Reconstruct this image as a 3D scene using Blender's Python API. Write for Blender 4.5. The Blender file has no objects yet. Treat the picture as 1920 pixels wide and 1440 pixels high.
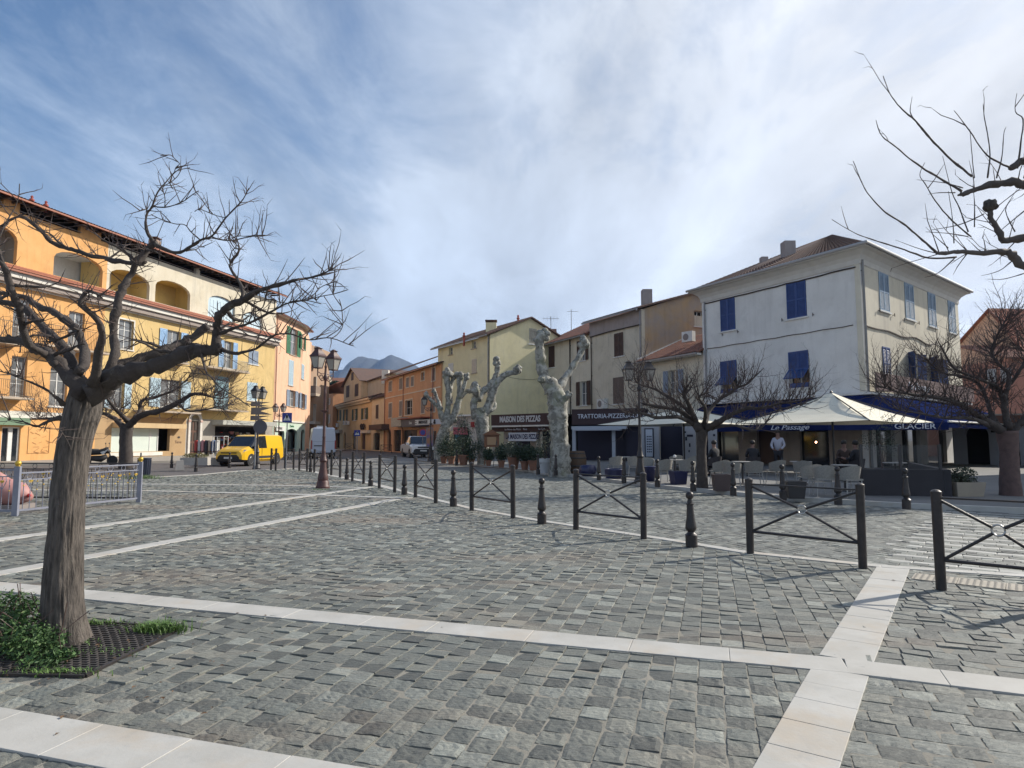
import bpy, math, random
import numpy as np
from mathutils import Vector, Matrix, Quaternion
from mathutils.geometry import tessellate_polygon
random.seed(7)
SC = bpy.context.scene
COL = SC.collection
# ---------------------------------------------------------------- camera, sky, sun, exposure
CH, FPX, TP = 1.55, 1200.0, 104/1200.0
PITCH = math.atan(TP)
cam = bpy.data.objects.new('camera', bpy.data.cameras.new('camera'))
COL.objects.link(cam); SC.camera = cam
cam.location = (0, 0, CH); cam.rotation_euler = (math.pi/2+PITCH, 0, 0)
cam.data.sensor_width = 36; cam.data.lens = 36*FPX/1920
cam.data.clip_start = .05; cam.data.clip_end = 20000
SUN_H = Vector((.902, .431, 0)).normalized(); SUN_EL = math.radians(32.5)
SUN = Vector((SUN_H.x*math.cos(SUN_EL), SUN_H.y*math.cos(SUN_EL), math.sin(SUN_EL)))
W = bpy.data.worlds.new('World'); SC.world = W; W.use_nodes = True
def world():
    nt = W.node_tree; N = nt.nodes; L = nt.links; N.clear()
    out = N.new('ShaderNodeOutputWorld'); bg = N.new('ShaderNodeBackground')
    sky = N.new('ShaderNodeTexSky'); sky.sky_type = 'NISHITA'; sky.sun_disc = False
    sky.sun_elevation = SUN_EL; sky.sun_rotation = math.atan2(SUN.x, SUN.y)
    sky.air_density = 1.2; sky.dust_density = 1.0; sky.ozone_density = 2.0
    tc = N.new('ShaderNodeTexCoord')
    sep = N.new('ShaderNodeSeparateXYZ'); L.new(tc.outputs['Generated'], sep.inputs[0])
    def M(op, a, b=None, clamp=False):
        n = N.new('ShaderNodeMath'); n.operation = op; n.use_clamp = clamp
        for i, v in enumerate((a, b)):
            if v is None: continue
            if isinstance(v, (int, float)): n.inputs[i].default_value = v
            else: L.new(v, n.inputs[i])
        return n.outputs[0]
    # project the direction on a flat cloud sheet, the sheet stretched along the wind
    zz = M('ADD', M('MAXIMUM', sep.outputs[2], 0.0), .16)
    cx = M('DIVIDE', sep.outputs[0], zz); cy = M('DIVIDE', sep.outputs[1], zz)
    cmb = N.new('ShaderNodeCombineXYZ'); L.new(cx, cmb.inputs[0]); L.new(cy, cmb.inputs[1])
    def noise(rot, scale, sc3, det, rough, dist=0, off=(0, 0, 0)):
        mp = N.new('ShaderNodeMapping'); L.new(cmb.outputs[0], mp.inputs[0])
        mp.inputs['Rotation'].default_value = (0, 0, rot); mp.inputs['Scale'].default_value = sc3
        mp.inputs['Location'].default_value = off
        n = N.new('ShaderNodeTexNoise'); L.new(mp.outputs[0], n.inputs['Vector'])
        n.inputs['Scale'].default_value = scale; n.inputs['Detail'].default_value = det
        n.inputs['Roughness'].default_value = rough; n.inputs['Distortion'].default_value = dist
        return n.outputs[0]
    veil = noise(.55, .55, (1.0, .42, 1), 6, .5, .2, (2.3, .6, 0))
    fine = noise(-.35, 2.3, (1.1, .6, 1), 12, .66, .35, (4, 1, 0))
    big = noise(.2, .22, (1, 1, 1), 3, .5, 0, (7.4, 3.2, 0))
    s = M('ADD', M('ADD', M('MULTIPLY', veil, 1.5), M('MULTIPLY', fine, 1.35)), M('MULTIPLY', big, .6))
    # thicker cloud towards the sun side and the horizon, thinner upper left
    s = M('ADD', M('ADD', s, .10), M('MULTIPLY', sep.outputs[0], .42))
    s = M('ADD', s, M('MULTIPLY', sep.outputs[2], -.85))
    mask = M('MULTIPLY', M('ADD', M('MULTIPLY', M('SUBTRACT', s, .88), 1.5), M('MULTIPLY', M('POWER', M('SUBTRACT', 1.0, M('MAXIMUM', sep.outputs[2], 0.0)), 7.0), .55)), 1.0, True)
    mask = M('MULTIPLY', mask, .97)
    # cloud brightness: higher near the sun, soft streaks of shade
    dot = N.new('ShaderNodeVectorMath'); dot.operation = 'DOT_PRODUCT'
    L.new(tc.outputs['Generated'], dot.inputs[0]); dot.inputs[1].default_value = SUN
    glow = M('POWER', M('MAXIMUM', dot.outputs['Value'], 0), 2.2)
    shade = noise(.75, .9, (1.6, .35, 1), 5, .55, .1, (1, 5, 0))
    br = M('ADD', M('ADD', M('ADD', 4.25, M('MULTIPLY', M('SUBTRACT', fine, .5), 3.0)), M('MULTIPLY', glow, 1.7)), M('MULTIPLY', M('SUBTRACT', shade, .5), 7.0))
    cc = N.new('ShaderNodeMix'); cc.data_type = 'RGBA'
    L.new(M('MULTIPLY', glow, 1.3, True), cc.inputs['Factor'])
    cc.inputs['A'].default_value = (.80, .95, 1.17, 1); cc.inputs['B'].default_value = (.97, .99, 1.03, 1)
    cl = N.new('ShaderNodeVectorMath'); cl.operation = 'SCALE'
    L.new(cc.outputs['Result'], cl.inputs[0]); L.new(br, cl.inputs['Scale'])
    sk = N.new('ShaderNodeVectorMath'); sk.operation = 'MULTIPLY'
    L.new(sky.outputs[0], sk.inputs[0]); sk.inputs[1].default_value = (.62, .72, .82)
    mx = N.new('ShaderNodeMix'); mx.data_type = 'RGBA'
    L.new(mask, mx.inputs['Factor']); L.new(sk.outputs[0], mx.inputs['A']); L.new(cl.outputs[0], mx.inputs['B'])
    L.new(mx.outputs['Result'], bg.inputs[0]); bg.inputs[1].default_value = .125
    L.new(bg.outputs[0], out.inputs[0])
world()
sl = bpy.data.lights.new('sun', 'SUN'); sl.energy = 4.8; sl.angle = math.radians(.55); sl.color = (1, .93, .82)
so = bpy.data.objects.new('sun', sl); COL.objects.link(so)
so.rotation_euler = SUN.to_track_quat('Z', 'Y').to_euler(); so.location = (30, 20, 40)
SC.view_settings.view_transform = 'Standard'; SC.view_settings.look = 'None'
SC.view_settings.exposure = .40; SC.view_settings.gamma = 1
SC.view_settings.use_curve_mapping = False
try:
    SC.cycles.max_bounces = 6; SC.cycles.diffuse_bounces = 3; SC.cycles.use_denoising = True
except Exception: pass
# ---------------------------------------------------------------- picture <-> place
_f = Vector((0, math.cos(PITCH), math.sin(PITCH))); _u = Vector((0, -math.sin(PITCH), math.cos(PITCH)))
def ray(px, py): return _f + Vector(((px-960)/FPX, 0, 0)) + _u*((720-py)/FPX)
def G(px, py, z=0.0):
    r = ray(px, py); t = (z-CH)/r.z
    return Vector((r.x*t, r.y*t, z))
def P(px, py, Y):
    r = ray(px, py); t = Y/r.y
    return Vector((r.x*t, Y, CH+r.z*t))
# ---------------------------------------------------------------- mesh builder
Z = Vector((0, 0, 1))
def rotz(a): return Matrix.Rotation(a, 4, 'Z')
def TR(x, y=0, z=0): return Matrix.Translation((x, y, z))
class MB:
    def __init__(s): s.v = []; s.f = []; s.n = 0
    def add(s, vs, fs, M=None):
        if M is not None: vs = [M @ Vector(v) for v in vs]
        s.v.extend([tuple(v) for v in vs]); n = s.n
        s.f.extend([tuple(i+n for i in f) for f in fs]); s.n += len(vs); return s
    def box(s, x0, x1, y0, y1, z0, z1, M=None, tx=0, ty=0):
        vs = [(x0, y0, z0), (x1, y0, z0), (x1, y1, z0), (x0, y1, z0),
              (x0+tx, y0+ty, z1), (x1-tx, y0+ty, z1), (x1-tx, y1-ty, z1), (x0+tx, y1-ty, z1)]
        return s.add(vs, [(3, 2, 1, 0), (4, 5, 6, 7), (0, 1, 5, 4), (1, 2, 6, 5), (2, 3, 7, 6), (3, 0, 4, 7)], M)
    def tube(s, pts, rad, n=6, M=None, cap=True, wob=0, rnd=None, sm=False):
        pts = [Vector(p) for p in pts]
        if not hasattr(rad, '__len__'): rad = [rad]*len(pts)
        vs = []; fs = []; m = len(pts)
        d = (pts[1]-pts[0]).normalized(); a = d.orthogonal().normalized()
        for i, p in enumerate(pts):
            if i == 0: t = pts[1]-pts[0]
            elif i == m-1: t = pts[-1]-pts[-2]
            else: t = pts[i+1]-pts[i-1]
            if t.length < 1e-9: t = d
            t.normalize(); a = (a-t*a.dot(t))
            a = a.normalized() if a.length > 1e-6 else t.orthogonal().normalized()
            b = t.cross(a)
            for k in range(n):
                an = 2*math.pi*k/n; r = rad[i]
                if wob: r *= 1+wob*((rnd or random).random()-.5)*2
                vs.append(p+a*(math.cos(an)*r)+b*(math.sin(an)*r))
        for i in range(m-1):
            for k in range(n):
                k2 = (k+1) % n; fs.append((i*n+k, i*n+k2, (i+1)*n+k2, (i+1)*n+k))
        if cap: fs.append(tuple(range(n-1, -1, -1))); fs.append(tuple(range((m-1)*n, m*n)))
        return s.add(vs, fs, M)
    def rod(s, a, b, r, n=6, M=None): return s.tube([a, b], r, n, M)
    def bar(s, a, b, w, h, M=None):   # rectangular bar between two points
        a = Vector(a); b = Vector(b); d = b-a; L = d.length
        q = d.to_track_quat('X', 'Z').to_matrix().to_4x4(); q = Matrix.Translation(a) @ q
        if M is not None: q = M @ q
        return s.box(0, L, -w/2, w/2, -h/2, h/2, q)
    def lathe(s, prof, n=12, M=None, c=(0, 0)):
        vs = []; fs = []
        for r, z in prof:
            for k in range(n):
                an = 2*math.pi*k/n; vs.append((c[0]+math.cos(an)*r, c[1]+math.sin(an)*r, z))
        for i in range(len(prof)-1):
            for k in range(n):
                k2 = (k+1) % n; fs.append((i*n+k, i*n+k2, (i+1)*n+k2, (i+1)*n+k))
        fs.append(tuple(range(n-1, -1, -1))); fs.append(tuple(range((len(prof)-1)*n, len(prof)*n)))
        return s.add(vs, fs, M)
    def ball(s, c, r, n=8, m=6, M=None, sz=(1, 1, 1)):
        pr = [(max(1e-4, math.sin(math.pi*i/m)*r), -math.cos(math.pi*i/m)*r) for i in range(m+1)]
        T = Matrix.Translation(c) @ Matrix.Diagonal((sz[0], sz[1], sz[2], 1))
        return s.lathe(pr, n, (M @ T) if M is not None else T)
    def prism(s, poly, z0, z1, M=None):   # polygon in xy extruded in z
        n = len(poly); vs = [(x, y, z0) for x, y in poly]+[(x, y, z1) for x, y in poly]
        fs = [tuple(range(n-1, -1, -1)), tuple(range(n, 2*n))]
        for i in range(n): j = (i+1) % n; fs.append((i, j, n+j, n+i))
        return s.add(vs, fs, M)
    def quad(s, a, b, c, d, th=0):
        if not th: return s.add([a, b, c, d], [(0, 1, 2, 3)])
        a, b, c, d = map(Vector, (a, b, c, d)); nn = (b-a).cross(d-a).normalized()*th
        return s.add([a, b, c, d, a-nn, b-nn, c-nn, d-nn], [(0, 1, 2, 3), (7, 6, 5, 4), (0, 4, 5, 1), (1, 5, 6, 2), (2, 6, 7, 3), (3, 7, 4, 0)])
    def build(s, name, mat, parent=None, loc=None, smooth=False, label=None, cat=None, group=None, kind=None, attrs=None):
        if not s.v: return None
        me = bpy.data.meshes.new(name)
        o = bpy.data.objects.new(name, me); COL.objects.link(o)
        off = Vector((0, 0, 0))
        if parent is not None:
            q = parent
            while q is not None: off = off+q.location; q = q.parent
            o.parent = parent
        elif loc is not None: off = Vector(loc); o.location = off
        me.from_pydata([(v[0]-off.x, v[1]-off.y, v[2]-off.z) for v in s.v], [], s.f)
        if mat: me.materials.append(mat)
        if smooth is True: me.polygons.foreach_set('use_smooth', [True]*len(me.polygons))
        elif smooth:
            me.polygons.foreach_set('use_smooth', [True]*len(me.polygons))
            try: me.set_sharp_from_angle(angle=smooth)
            except Exception: pass
        me.update(); tagp(o, label, cat, group, kind)
        return o
def tagp(o, label=None, cat=None, group=None, kind=None):
    if label: o['label'] = label
    if cat: o['category'] = cat
    if group: o['group'] = group
    if kind: o['kind'] = kind
    return o
def thing(name, label, cat, loc=(0, 0, 0), group=None, kind=None):
    o = bpy.data.objects.new(name, None); COL.objects.link(o); o.location = loc
    o.empty_display_size = .2
    return tagp(o, label, cat, group, kind)
def copy_tree(o, parent=None):
    c = o.copy(); COL.objects.link(c); c.parent = parent
    for ch in list(o.children): copy_tree(ch, c)
    return c
def place(proto, first, loc, rz=0, label=None, sc=None):
    o = proto if first else copy_tree(proto)
    o.location = loc; o.rotation_euler = (0, 0, rz)
    if sc: o.scale = sc
    if label: o['label'] = label
    return o
# ---------------------------------------------------------------- materials
def mat(name, col, rough=.8, col2=None, ns=3.0, mixr=(.35, .65), bump=0, bs=30, metal=0, spots=None, emit=None,
        tone=None, stretch=(1, 1, 1), streak=None, alpha=None, spec=None, obrand=0, coat=0, trans=0, world=False):
    m = bpy.data.materials.new(name); m.use_nodes = True; nt = m.node_tree; N = nt.nodes; L = nt.links
    b = N['Principled BSDF']; b.inputs['Roughness'].default_value = rough; b.inputs['Metallic'].default_value = metal
    b.inputs['Base Color'].default_value = (*col, 1)
    if spec is not None: b.inputs['Specular IOR Level'].default_value = spec
    if coat: b.inputs['Coat Weight'].default_value = coat
    if trans: b.inputs['Transmission Weight'].default_value = trans
    tc = N.new('ShaderNodeTexCoord'); mp = N.new('ShaderNodeMapping'); L.new(N.new('ShaderNodeNewGeometry').outputs['Position'] if world else tc.outputs['Object'], mp.inputs[0])
    mp.inputs['Scale'].default_value = stretch
    cur = None
    def ntex(sc, det=6, r=.6, vec=None, dist=0):
        n = N.new('ShaderNodeTexNoise'); L.new(vec or mp.outputs[0], n.inputs['Vector'])
        n.inputs['Scale'].default_value = sc; n.inputs['Detail'].default_value = det; n.inputs['Roughness'].default_value = r
        n.inputs['Distortion'].default_value = dist
        return n.outputs[0]
    def mrange(v, a, c, t0=0, t1=1):
        n = N.new('ShaderNodeMapRange'); L.new(v, n.inputs[0]); n.inputs[1].default_value = a; n.inputs[2].default_value = c
        n.inputs[3].default_value = t0; n.inputs[4].default_value = t1; return n.outputs[0]
    def mix(f, A, B, mode='MIX'):
        n = N.new('ShaderNodeMix'); n.data_type = 'RGBA'; n.blend_type = mode
        if isinstance(f, float): n.inputs['Factor'].default_value = f
        else: L.new(f, n.inputs['Factor'])
        for k, v in (('A', A), ('B', B)):
            if isinstance(v, tuple): n.inputs[k].default_value = (*v, 1)
            else: L.new(v, n.inputs[k])
        return n.outputs['Result']
    if col2: cur = mix(mrange(ntex(ns), *mixr), tuple(col), tuple(col2))
    if tone:   # per-stone face attribute picks from a list of colours
        at = N.new('ShaderNodeAttribute'); at.attribute_name = 'tone'
        src = at.outputs['Fac']
        if obrand:
            oi = N.new('ShaderNodeObjectInfo'); src = oi.outputs['Color']
        cr = N.new('ShaderNodeValToRGB'); L.new(src, cr.inputs[0]); cr.color_ramp.interpolation = 'CONSTANT'
        els = cr.color_ramp.elements
        while len(els) < len(tone): els.new(.5)
        for i, c in enumerate(tone): els[i].position = i/len(tone); els[i].color = (*c, 1)
        cur = mix(.20, cr.outputs[0], cur, 'MIX') if cur is not None else cr.outputs[0]
        cur = mix(mrange(ntex(9, 5), .3, .7), cur, mix(1.0, cur, (.62, .62, .62), 'MULTIPLY'))
    if spots:
        for (c, sc, a, bb, f) in spots:
            src = cur if cur is not None else tuple(col)
            v = ntex(sc, 6, .65, None, .3)
            cur = mix(mrange(v, a, bb, 0, f), src, tuple(c))
    if streak:   # vertical rain streaks
        mp2 = N.new('ShaderNodeMapping'); L.new(tc.outputs['Object'], mp2.inputs[0]); mp2.inputs['Scale'].default_value = (1.6, 1.6, .16)
        v = ntex(1.2, 8, .7, mp2.outputs[0])
        cur = mix(mrange(v, .5, .72, 0, streak[1]), cur if cur is not None else tuple(col), tuple(streak[0]))
    if cur is not None: L.new(cur, b.inputs['Base Color'])
    if bump:
        bn = N.new('ShaderNodeBump'); bn.inputs['Strength'].default_value = bump; bn.inputs['Distance'].default_value = .02
        L.new(ntex(bs, 8, .65), bn.inputs['Height']); L.new(bn.outputs[0], b.inputs['Normal'])
    if emit:
        b.inputs['Emission Color'].default_value = (*emit[:3], 1); b.inputs['Emission Strength'].default_value = emit[3]
    return m
# ---------------------------------------------------------------- paving
A1, A2, A3 = G(0, 1100), G(1580, 1248), G(1920, 1289)
dA = (A2-A1).normalized(); dA2 = (A3-A2).normalized()
B1, B2 = G(1500, 1440), G(1675, 1067); dB = (B2-B1).normalized()
H1, H2 = G(0, 1363), G(430, 1440); 
C1p, C2p = G(0, 1075), G(742, 936)
D1p, D2p = G(0, 1012), G(695, 913)
KERB = [G(*p) for p in [(1920, 1078), (1652, 1062), (1400, 1036), (1240, 1010), (1016, 977), (881, 953), (779, 927.5), (742, 918), (706, 909), (672, 900), (615, 891), (573, 881), (545, 878.5), (525, 880), (462, 882), (375, 890), (282, 895), (150, 899), (0, 901), (-200, 903)]]
MARB = mat('pale marble', (.47, .46, .43), .6, (.39, .38, .35), 2.2, spots=[((.42, .32, .21), .9, .52, .70, .6), ((.30, .30, .29), 5, .57, .72, .45), ((.36, .34, .30), .5, .5, .7, .5)], bump=.1, bs=40)
SLT = [tuple(k*(.72*sum(t)/3*q+.30*c) for c, q in zip(t, (.975, 1.03, .92))) for k, t in zip((.76, .77, .79, .81, .84, .87, .91, .95, 1.0, 1.06, 1.13, 1.20), sorted([(.20, .21, .185), (.13, .14, .13), (.30, .31, .27), (.17, .185, .175), (.24, .235, .19), (.095, .105, .105), (.34, .34, .30), (.25, .26, .235), (.14, .16, .15), (.27, .245, .19), (.19, .22, .205), (.115, .13, .13)], key=sum))]
def stonemat(name, ob): return mat(name, (.2, .21, .19), .62, (.16, .17, .16), 4, bump=1.0, bs=9, tone=SLT, obrand=ob, world=True, stretch=(1.4, 4.2, 1),
    spots=[((.25, .18, .125), .13, .52, .64, .42), ((.28, .285, .265), 9, .58, .70, .40), ((.09, .10, .10), 6, .60, .72, .4)])
SLATE = stonemat('riven slate', 0); SLATE1 = stonemat('riven slate single', 1)
RSLT = mat('road slate', (.2, .21, .19), .6, (.17, .18, .18), 4, bump=.6, bs=30, tone=[tuple(c*.92+.012 for c in t) for t in SLT])
WSTN = mat('white sett', (.40, .40, .37), .7, (.33, .33, .31), 5, bump=.3, bs=30)
MORT = mat('mortar', (.25, .235, .20), .95, (.20, .19, .16), 1.5, bump=.4, bs=60)
MORTR = mat('road joint', (.17, .165, .155), .95, (.14, .14, .13), 2, bump=.4, bs=60)
ground = MB().quad((-900, -60, -.035), (900, -60, -.035), (900, 2600, -.035), (-900, 2600, -.035)).build('ground', mat('ground earth', (.22, .21, .19), .95, (.17, .165, .15), .4, bump=.3, bs=8), kind='structure')
def inpoly(px, py, poly):
    ins = np.zeros(len(px), bool); n = len(poly); j = n-1
    for i in range(n):
        xi, yi = poly[i]; xj, yj = poly[j]
        c = ((yi > py) != (yj > py)) & (px < (xj-xi)*(py-yi)/((yj-yi) or 1e-12)+xi)
        ins ^= c; j = i
    return ins
rng = np.random.default_rng(5)
STONES = []   # (corners 4x2, kind) collected over all plaza cells
def cells(poly, o, du, w, lmin, lmax, ymax=34, gap=.009, stripe=False):
    """rows along du, w wide; returns (N,4,2) corner array and row indices"""
    du = np.array([du[0], du[1]]); dv = np.array([-du[1], du[0]]); o = np.array([o[0], o[1]])
    pl = np.array(poly); rel = pl-o; U = rel@du; V = rel@dv
    res = []; rows = []; tn = []
    for r in range(int(V.min()//w)-1, int(V.max()//w)+2):
        n = int((U.max()-U.min())/lmin)+3
        ls = rng.uniform(lmin, lmax, n) if not (stripe and r % 3 == 0) else rng.uniform(.38, .5, n)
        us = U.min()-rng.uniform(0, lmax)+np.concatenate([[0], np.cumsum(ls)])
        a = us[:-1]+gap/2; b = us[1:]-gap/2; v0 = r*w+gap/2; v1 = (r+1)*w-gap/2
        cu = (a+b)/2; cx = o[0]+cu*du[0]+(r+.5)*w*dv[0]; cy = o[1]+cu*du[1]+(r+.5)*w*dv[1]
        k = (cy > 1.9) & (cy < ymax) & (np.abs(cx) < .84*cy+1.6) & inpoly(cx, cy, poly)
        a = a[k]; b = b[k]
        if not len(a): continue
        c = np.stack([np.stack([a, np.full_like(a, v0)], 1), np.stack([b, np.full_like(a, v0)], 1), np.stack([b, np.full_like(a, v1)], 1), np.stack([a, np.full_like(a, v1)], 1)], 1)
        c = c+rng.uniform(-.003, .003, c.shape)
        res.append(o+c[..., :1]*du+c[..., 1:]*dv); rows += [r]*len(a)
        par = ((np.nonzero(k)[0]+r//3) % 2).astype(float); tn.append(np.clip(rng.beta(2, 2, len(a))*.62+par*.36, 0, .999))  # random slate tone; alternate stones lighter, shading of tilted tops put into colour
    q = np.concatenate(res); TN.append((q[:, 0, 0]*7.13+q[:, 0, 1]*3.71, np.concatenate(tn))); return q, np.array(rows)
TN = []
def tones(q):   # look up the tone that was drawn when the stone was laid
    ks = np.concatenate([a for a, _ in TN]); vs = np.concatenate([b for _, b in TN]); o = np.argsort(ks); i = np.searchsorted(ks[o], q[:, 0, 0]*7.13+q[:, 0, 1]*3.71); return vs[o][np.clip(i, 0, len(o)-1)]
def field(name, mt, quads, parent, amp=.0055, top=-.003):
    n = len(quads); c = quads.mean(1, keepdims=True)
    base = top+rng.uniform(-.002, .001, (n, 1)); tl = rng.normal(0, amp, (n, 3)); tilt = np.stack([-tl[:, 0]-tl[:, 1], tl[:, 0]-tl[:, 1], tl[:, 0]+tl[:, 1], -tl[:, 0]+tl[:, 1]], 1)*.7; tilt = np.clip(tilt, -.0075, .0075)+tl[:, 2:]*.25
    inn = c+(quads-c)*.965
    V = np.zeros((n, 12, 3)); V[:, 0:4, :2] = quads; V[:, 0:4, 2] = -.034
    V[:, 4:8, :2] = quads; V[:, 4:8, 2] = base+tilt-.005; V[:, 8:12, :2] = inn; V[:, 8:12, 2] = base+tilt
    fl = []
    for i in range(4):
        j = (i+1) % 4; fl += [(i, j, 4+j, 4+i), (4+i, 4+j, 8+j, 8+i)]
    fl += [(8, 9, 10, 11)]
    F = np.array(fl)[None]+(np.arange(n)*12)[:, None, None]
    F = F.reshape(-1, 4)
    me = bpy.data.meshes.new(name); nv = n*12; nf = len(F)
    me.vertices.add(nv); me.vertices.foreach_set('co', V.reshape(-1).astype(np.float32))
    me.loops.add(nf*4); me.loops.foreach_set('vertex_index', F.reshape(-1).astype(np.int32))
    me.polygons.add(nf); me.polygons.foreach_set('loop_start', np.arange(0, nf*4, 4, dtype=np.int32))
    me.update(calc_edges=True); me.validate(); me.polygons.foreach_set('use_smooth', [False]*nf)
    at = me.attributes.new('tone', 'FLOAT', 'FACE')
    at.data.foreach_set('value', np.repeat(tones(quads), 9).astype(np.float32))
    me.materials.append(mt); o = bpy.data.objects.new(name, me); COL.objects.link(o); o.parent = parent; return o
xy = lambda v: (v.x, v.y)
far = 60
pA1 = A1-dA*20; pA3 = A3+dA2*8; pB1 = B1-dB*6; pB2 = G(1675, 1064)
X_AB = A2
dH = (H2-H1).normalized(); pH1 = H1-dH*20; pH2 = H2+dH*20
dC = (C2p-C1p).normalized(); dD = (D2p-D1p).normalized()
colA = (-dA.y, dA.x)
plaza = bpy.data.objects.new('plaza_paving', None); COL.objects.link(plaza); plaza['kind'] = 'structure'
big_far = [(-60, 0), (-60, 60)]
# lower cell between A and left of B (the H band lies on top of it)
allq = []
q, _ = cells([xy(pA1), xy(X_AB), xy(pB1), (-30, -4)], xy(A2), colA, .158, .145, .175); allq.append(q)
kl = [xy(k) for k in KERB[1:]]
q, _ = cells([xy(pA1), xy(X_AB), xy(pB2)]+kl+[(-40, 20)], xy(A2), colA, .158, .135, .165); 
# keep only this side of band C; beyond it the rows run along C
cc = q.mean(1); sC = (cc[:, 0]-C1p.x)*(-dC.y)+(cc[:, 1]-C1p.y)*dC.x; allq.append(q[sC < 0])
q, _ = cells([xy(pA1), xy(X_AB), xy(pB2)]+kl+[(-40, 20)], xy(C1p), (-dC.y, dC.x), .16, .14, .21)
cc = q.mean(1); sC = (cc[:, 0]-C1p.x)*(-dC.y)+(cc[:, 1]-C1p.y)*dC.x; allq.append(q[sC >= 0])
k1 = G(1920, 1085)+dA2*3
q, _ = cells([xy(X_AB), xy(pA3), (9, 2), (4, 0), xy(pB1)], xy(A2), xy(dA2), .15, .16, .215); allq.append(q)
q, _ = cells([xy(X_AB), xy(pB2), xy(k1), xy(pA3)], xy(A2), xy(dA2), .15, .16, .215); allq.append(q)
Q = np.concatenate(allq); Qc = Q.mean(1)
# the tree pit is left open
PIT = [G(-170, 1262), G(160, 1268), G(345, 1176), G(40, 1160)]
ok = ~inpoly(Qc[:, 0], Qc[:, 1], [xy(p) for p in PIT]); Q = Q[ok]; Qc = Qc[ok]
# the 300 that show largest: nearest, inside the frame
fr = (np.abs(Qc[:, 0]) < .80*Qc[:, 1]) & (Qc[:, 1] > 2.98)
dist = np.where(fr, Qc[:, 1], 1e9)
order = np.argsort(dist); near = order[:300]; mask = np.ones(len(Q), bool); mask[near] = False
field('stone_field', SLATE, Q[mask], plaza)['kind'] = 'stuff'
# shared stone meshes, unit size, riven tops
def stone_mesh(k):
    rr = random.Random(100+k); n = 7; vs = []; fs = []; rg = [rr.uniform(-.0032, .0026) for _ in range(7)]
    tl = [rr.uniform(-.006, .004) for _ in range(4)]
    for j in range(n):
        for i in range(n):
            x = i/(n-1)-.5; y = j/(n-1)-.5
            e = i in (0, n-1) or j in (0, n-1)
            h = (tl[0]*(.5-x)*(.5-y)+tl[1]*(.5+x)*(.5-y)+tl[2]*(.5+x)*(.5+y)+tl[3]*(.5-x)*(.5+y))
            h += rr.uniform(-.0012, .0012)+rg[min(6, max(0, j+rr.choice((0, 0, 0, 1))))]-(.003 if e else 0)-.002
            vs.append((x*.99+rr.uniform(-.012, .012), y*.99+rr.uniform(-.012, .012), h))
    for j in range(n-1):
        for i in range(n-1): a = j*n+i; fs.append((a, a+1, a+n+1, a+n))
    ring = [i for i in range(n)]+[j*n+n-1 for j in range(1, n)]+[(n-1)*n+i for i in range(n-2, -1, -1)]+[j*n for j in range(n-2, 0, -1)]
    b0 = len(vs)
    for r in ring: vs.append((vs[r][0]*1.0, vs[r][1]*1.0, -.034))
    m = len(ring)
    for i in range(m): j = (i+1) % m; fs.append((ring[j], ring[i], b0+i, b0+j))
    me = bpy.data.meshes.new('stone'); me.from_pydata(vs, [], fs); me.materials.append(SLATE1); me.update(); return me
SM = [stone_mesh(k) for k in range(14)]
for ii in near:
    c = Q[ii]; e1 = c[1]-c[0]; e2 = c[3]-c[0]
    o = bpy.data.objects.new('stone', random.choice(SM)); COL.objects.link(o); o.parent = plaza
    t_ = float(tones(Q[ii:ii+1])[0]); o.color = (t_, t_, t_, 1); m = c.mean(0); o.location = (m[0], m[1], random.uniform(-.001, .001))
    o.rotation_euler = (0, 0, math.atan2(e1[1], e1[0])); o.scale = (float(np.hypot(*e1)), float(np.hypot(*e2)), 1)
MB().add([(*xy(p), -.0095) for p in [pA1+Vector((-20, -6, 0)), Vector((-12, -1, 0)), Vector((14, -1, 0)), k1+Vector((3, 0, 0)), KERB[1]]]+[(*k, -.0095) for k in kl[1:]], [tuple(range(5+len(kl)-1))]).build('mortar_bed', MORT, plaza)
# white marble bands, slab by slab
def band(pts, w, mt=MARB, name='marble_slab', lmin=.5, lmax=.75, parent=plaza, top=.006, bot=-.03, lim=28):
    pts = [Vector((p[0], p[1], 0)) for p in pts]; mbs = []
    for i in range(len(pts)-1):
        a, b = pts[i], pts[i+1]; d = b-a; L = d.length; d.normalize(); nrm = Vector((-d.y, d.x, 0))
        n = max(1, round(L/random.uniform(lmin, lmax))); cut = [0]+[L*(k+random.uniform(-.12, .12))/n for k in range(1, n)]+[L]
        for k in range(n):
            u0, u1 = cut[k]+.0015, cut[k+1]-.0015; p0 = a+d*u0; p1 = a+d*u1; mid = (p0+p1)/2
            if mid.y < 1.8 or mid.y > lim or abs(mid.x) > .84*mid.y+1.6: continue
            z = top+random.uniform(-.001, .001)
            m = MB(); vs = [p0-nrm*w/2, p1-nrm*w/2, p1+nrm*w/2, p0+nrm*w/2]
            m.add([(v.x, v.y, bot) for v in vs]+[(v.x, v.y, z-.002) for v in vs]+[(v.x+(mid.x-v.x)*.01, v.y+(mid.y-v.y)*.01, z) for v in vs],
                  [(0, 1, 5, 4), (1, 2, 6, 5), (2, 3, 7, 6), (3, 0, 4, 7), (4, 5, 9, 8), (5, 6, 10, 9), (6, 7, 11, 10), (7, 4, 8, 11), (8, 9, 10, 11)])
            m.build(name, mt, parent)
band([A1-dA*4, A2+dA*.02], .30, lmin=.5); band([A2+dA2*.02, A3+dA2*2], .30)
nB = Vector((-dB.y, dB.x, 0))
band([B1-dB*1.5, A2-dB*.14], .34, lmin=.33, lmax=.42, top=.005); band([A2+dB*.14, pB2+dB*.02], .34, lmin=.33, lmax=.45, top=.005)
band([H1-dH*3, H2+dH*2], .36, lmin=.5)
band([C1p-dC*3, C2p], .27, top=.0055); band([D1p-dD*3, D2p], .27, top=.0055)
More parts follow.
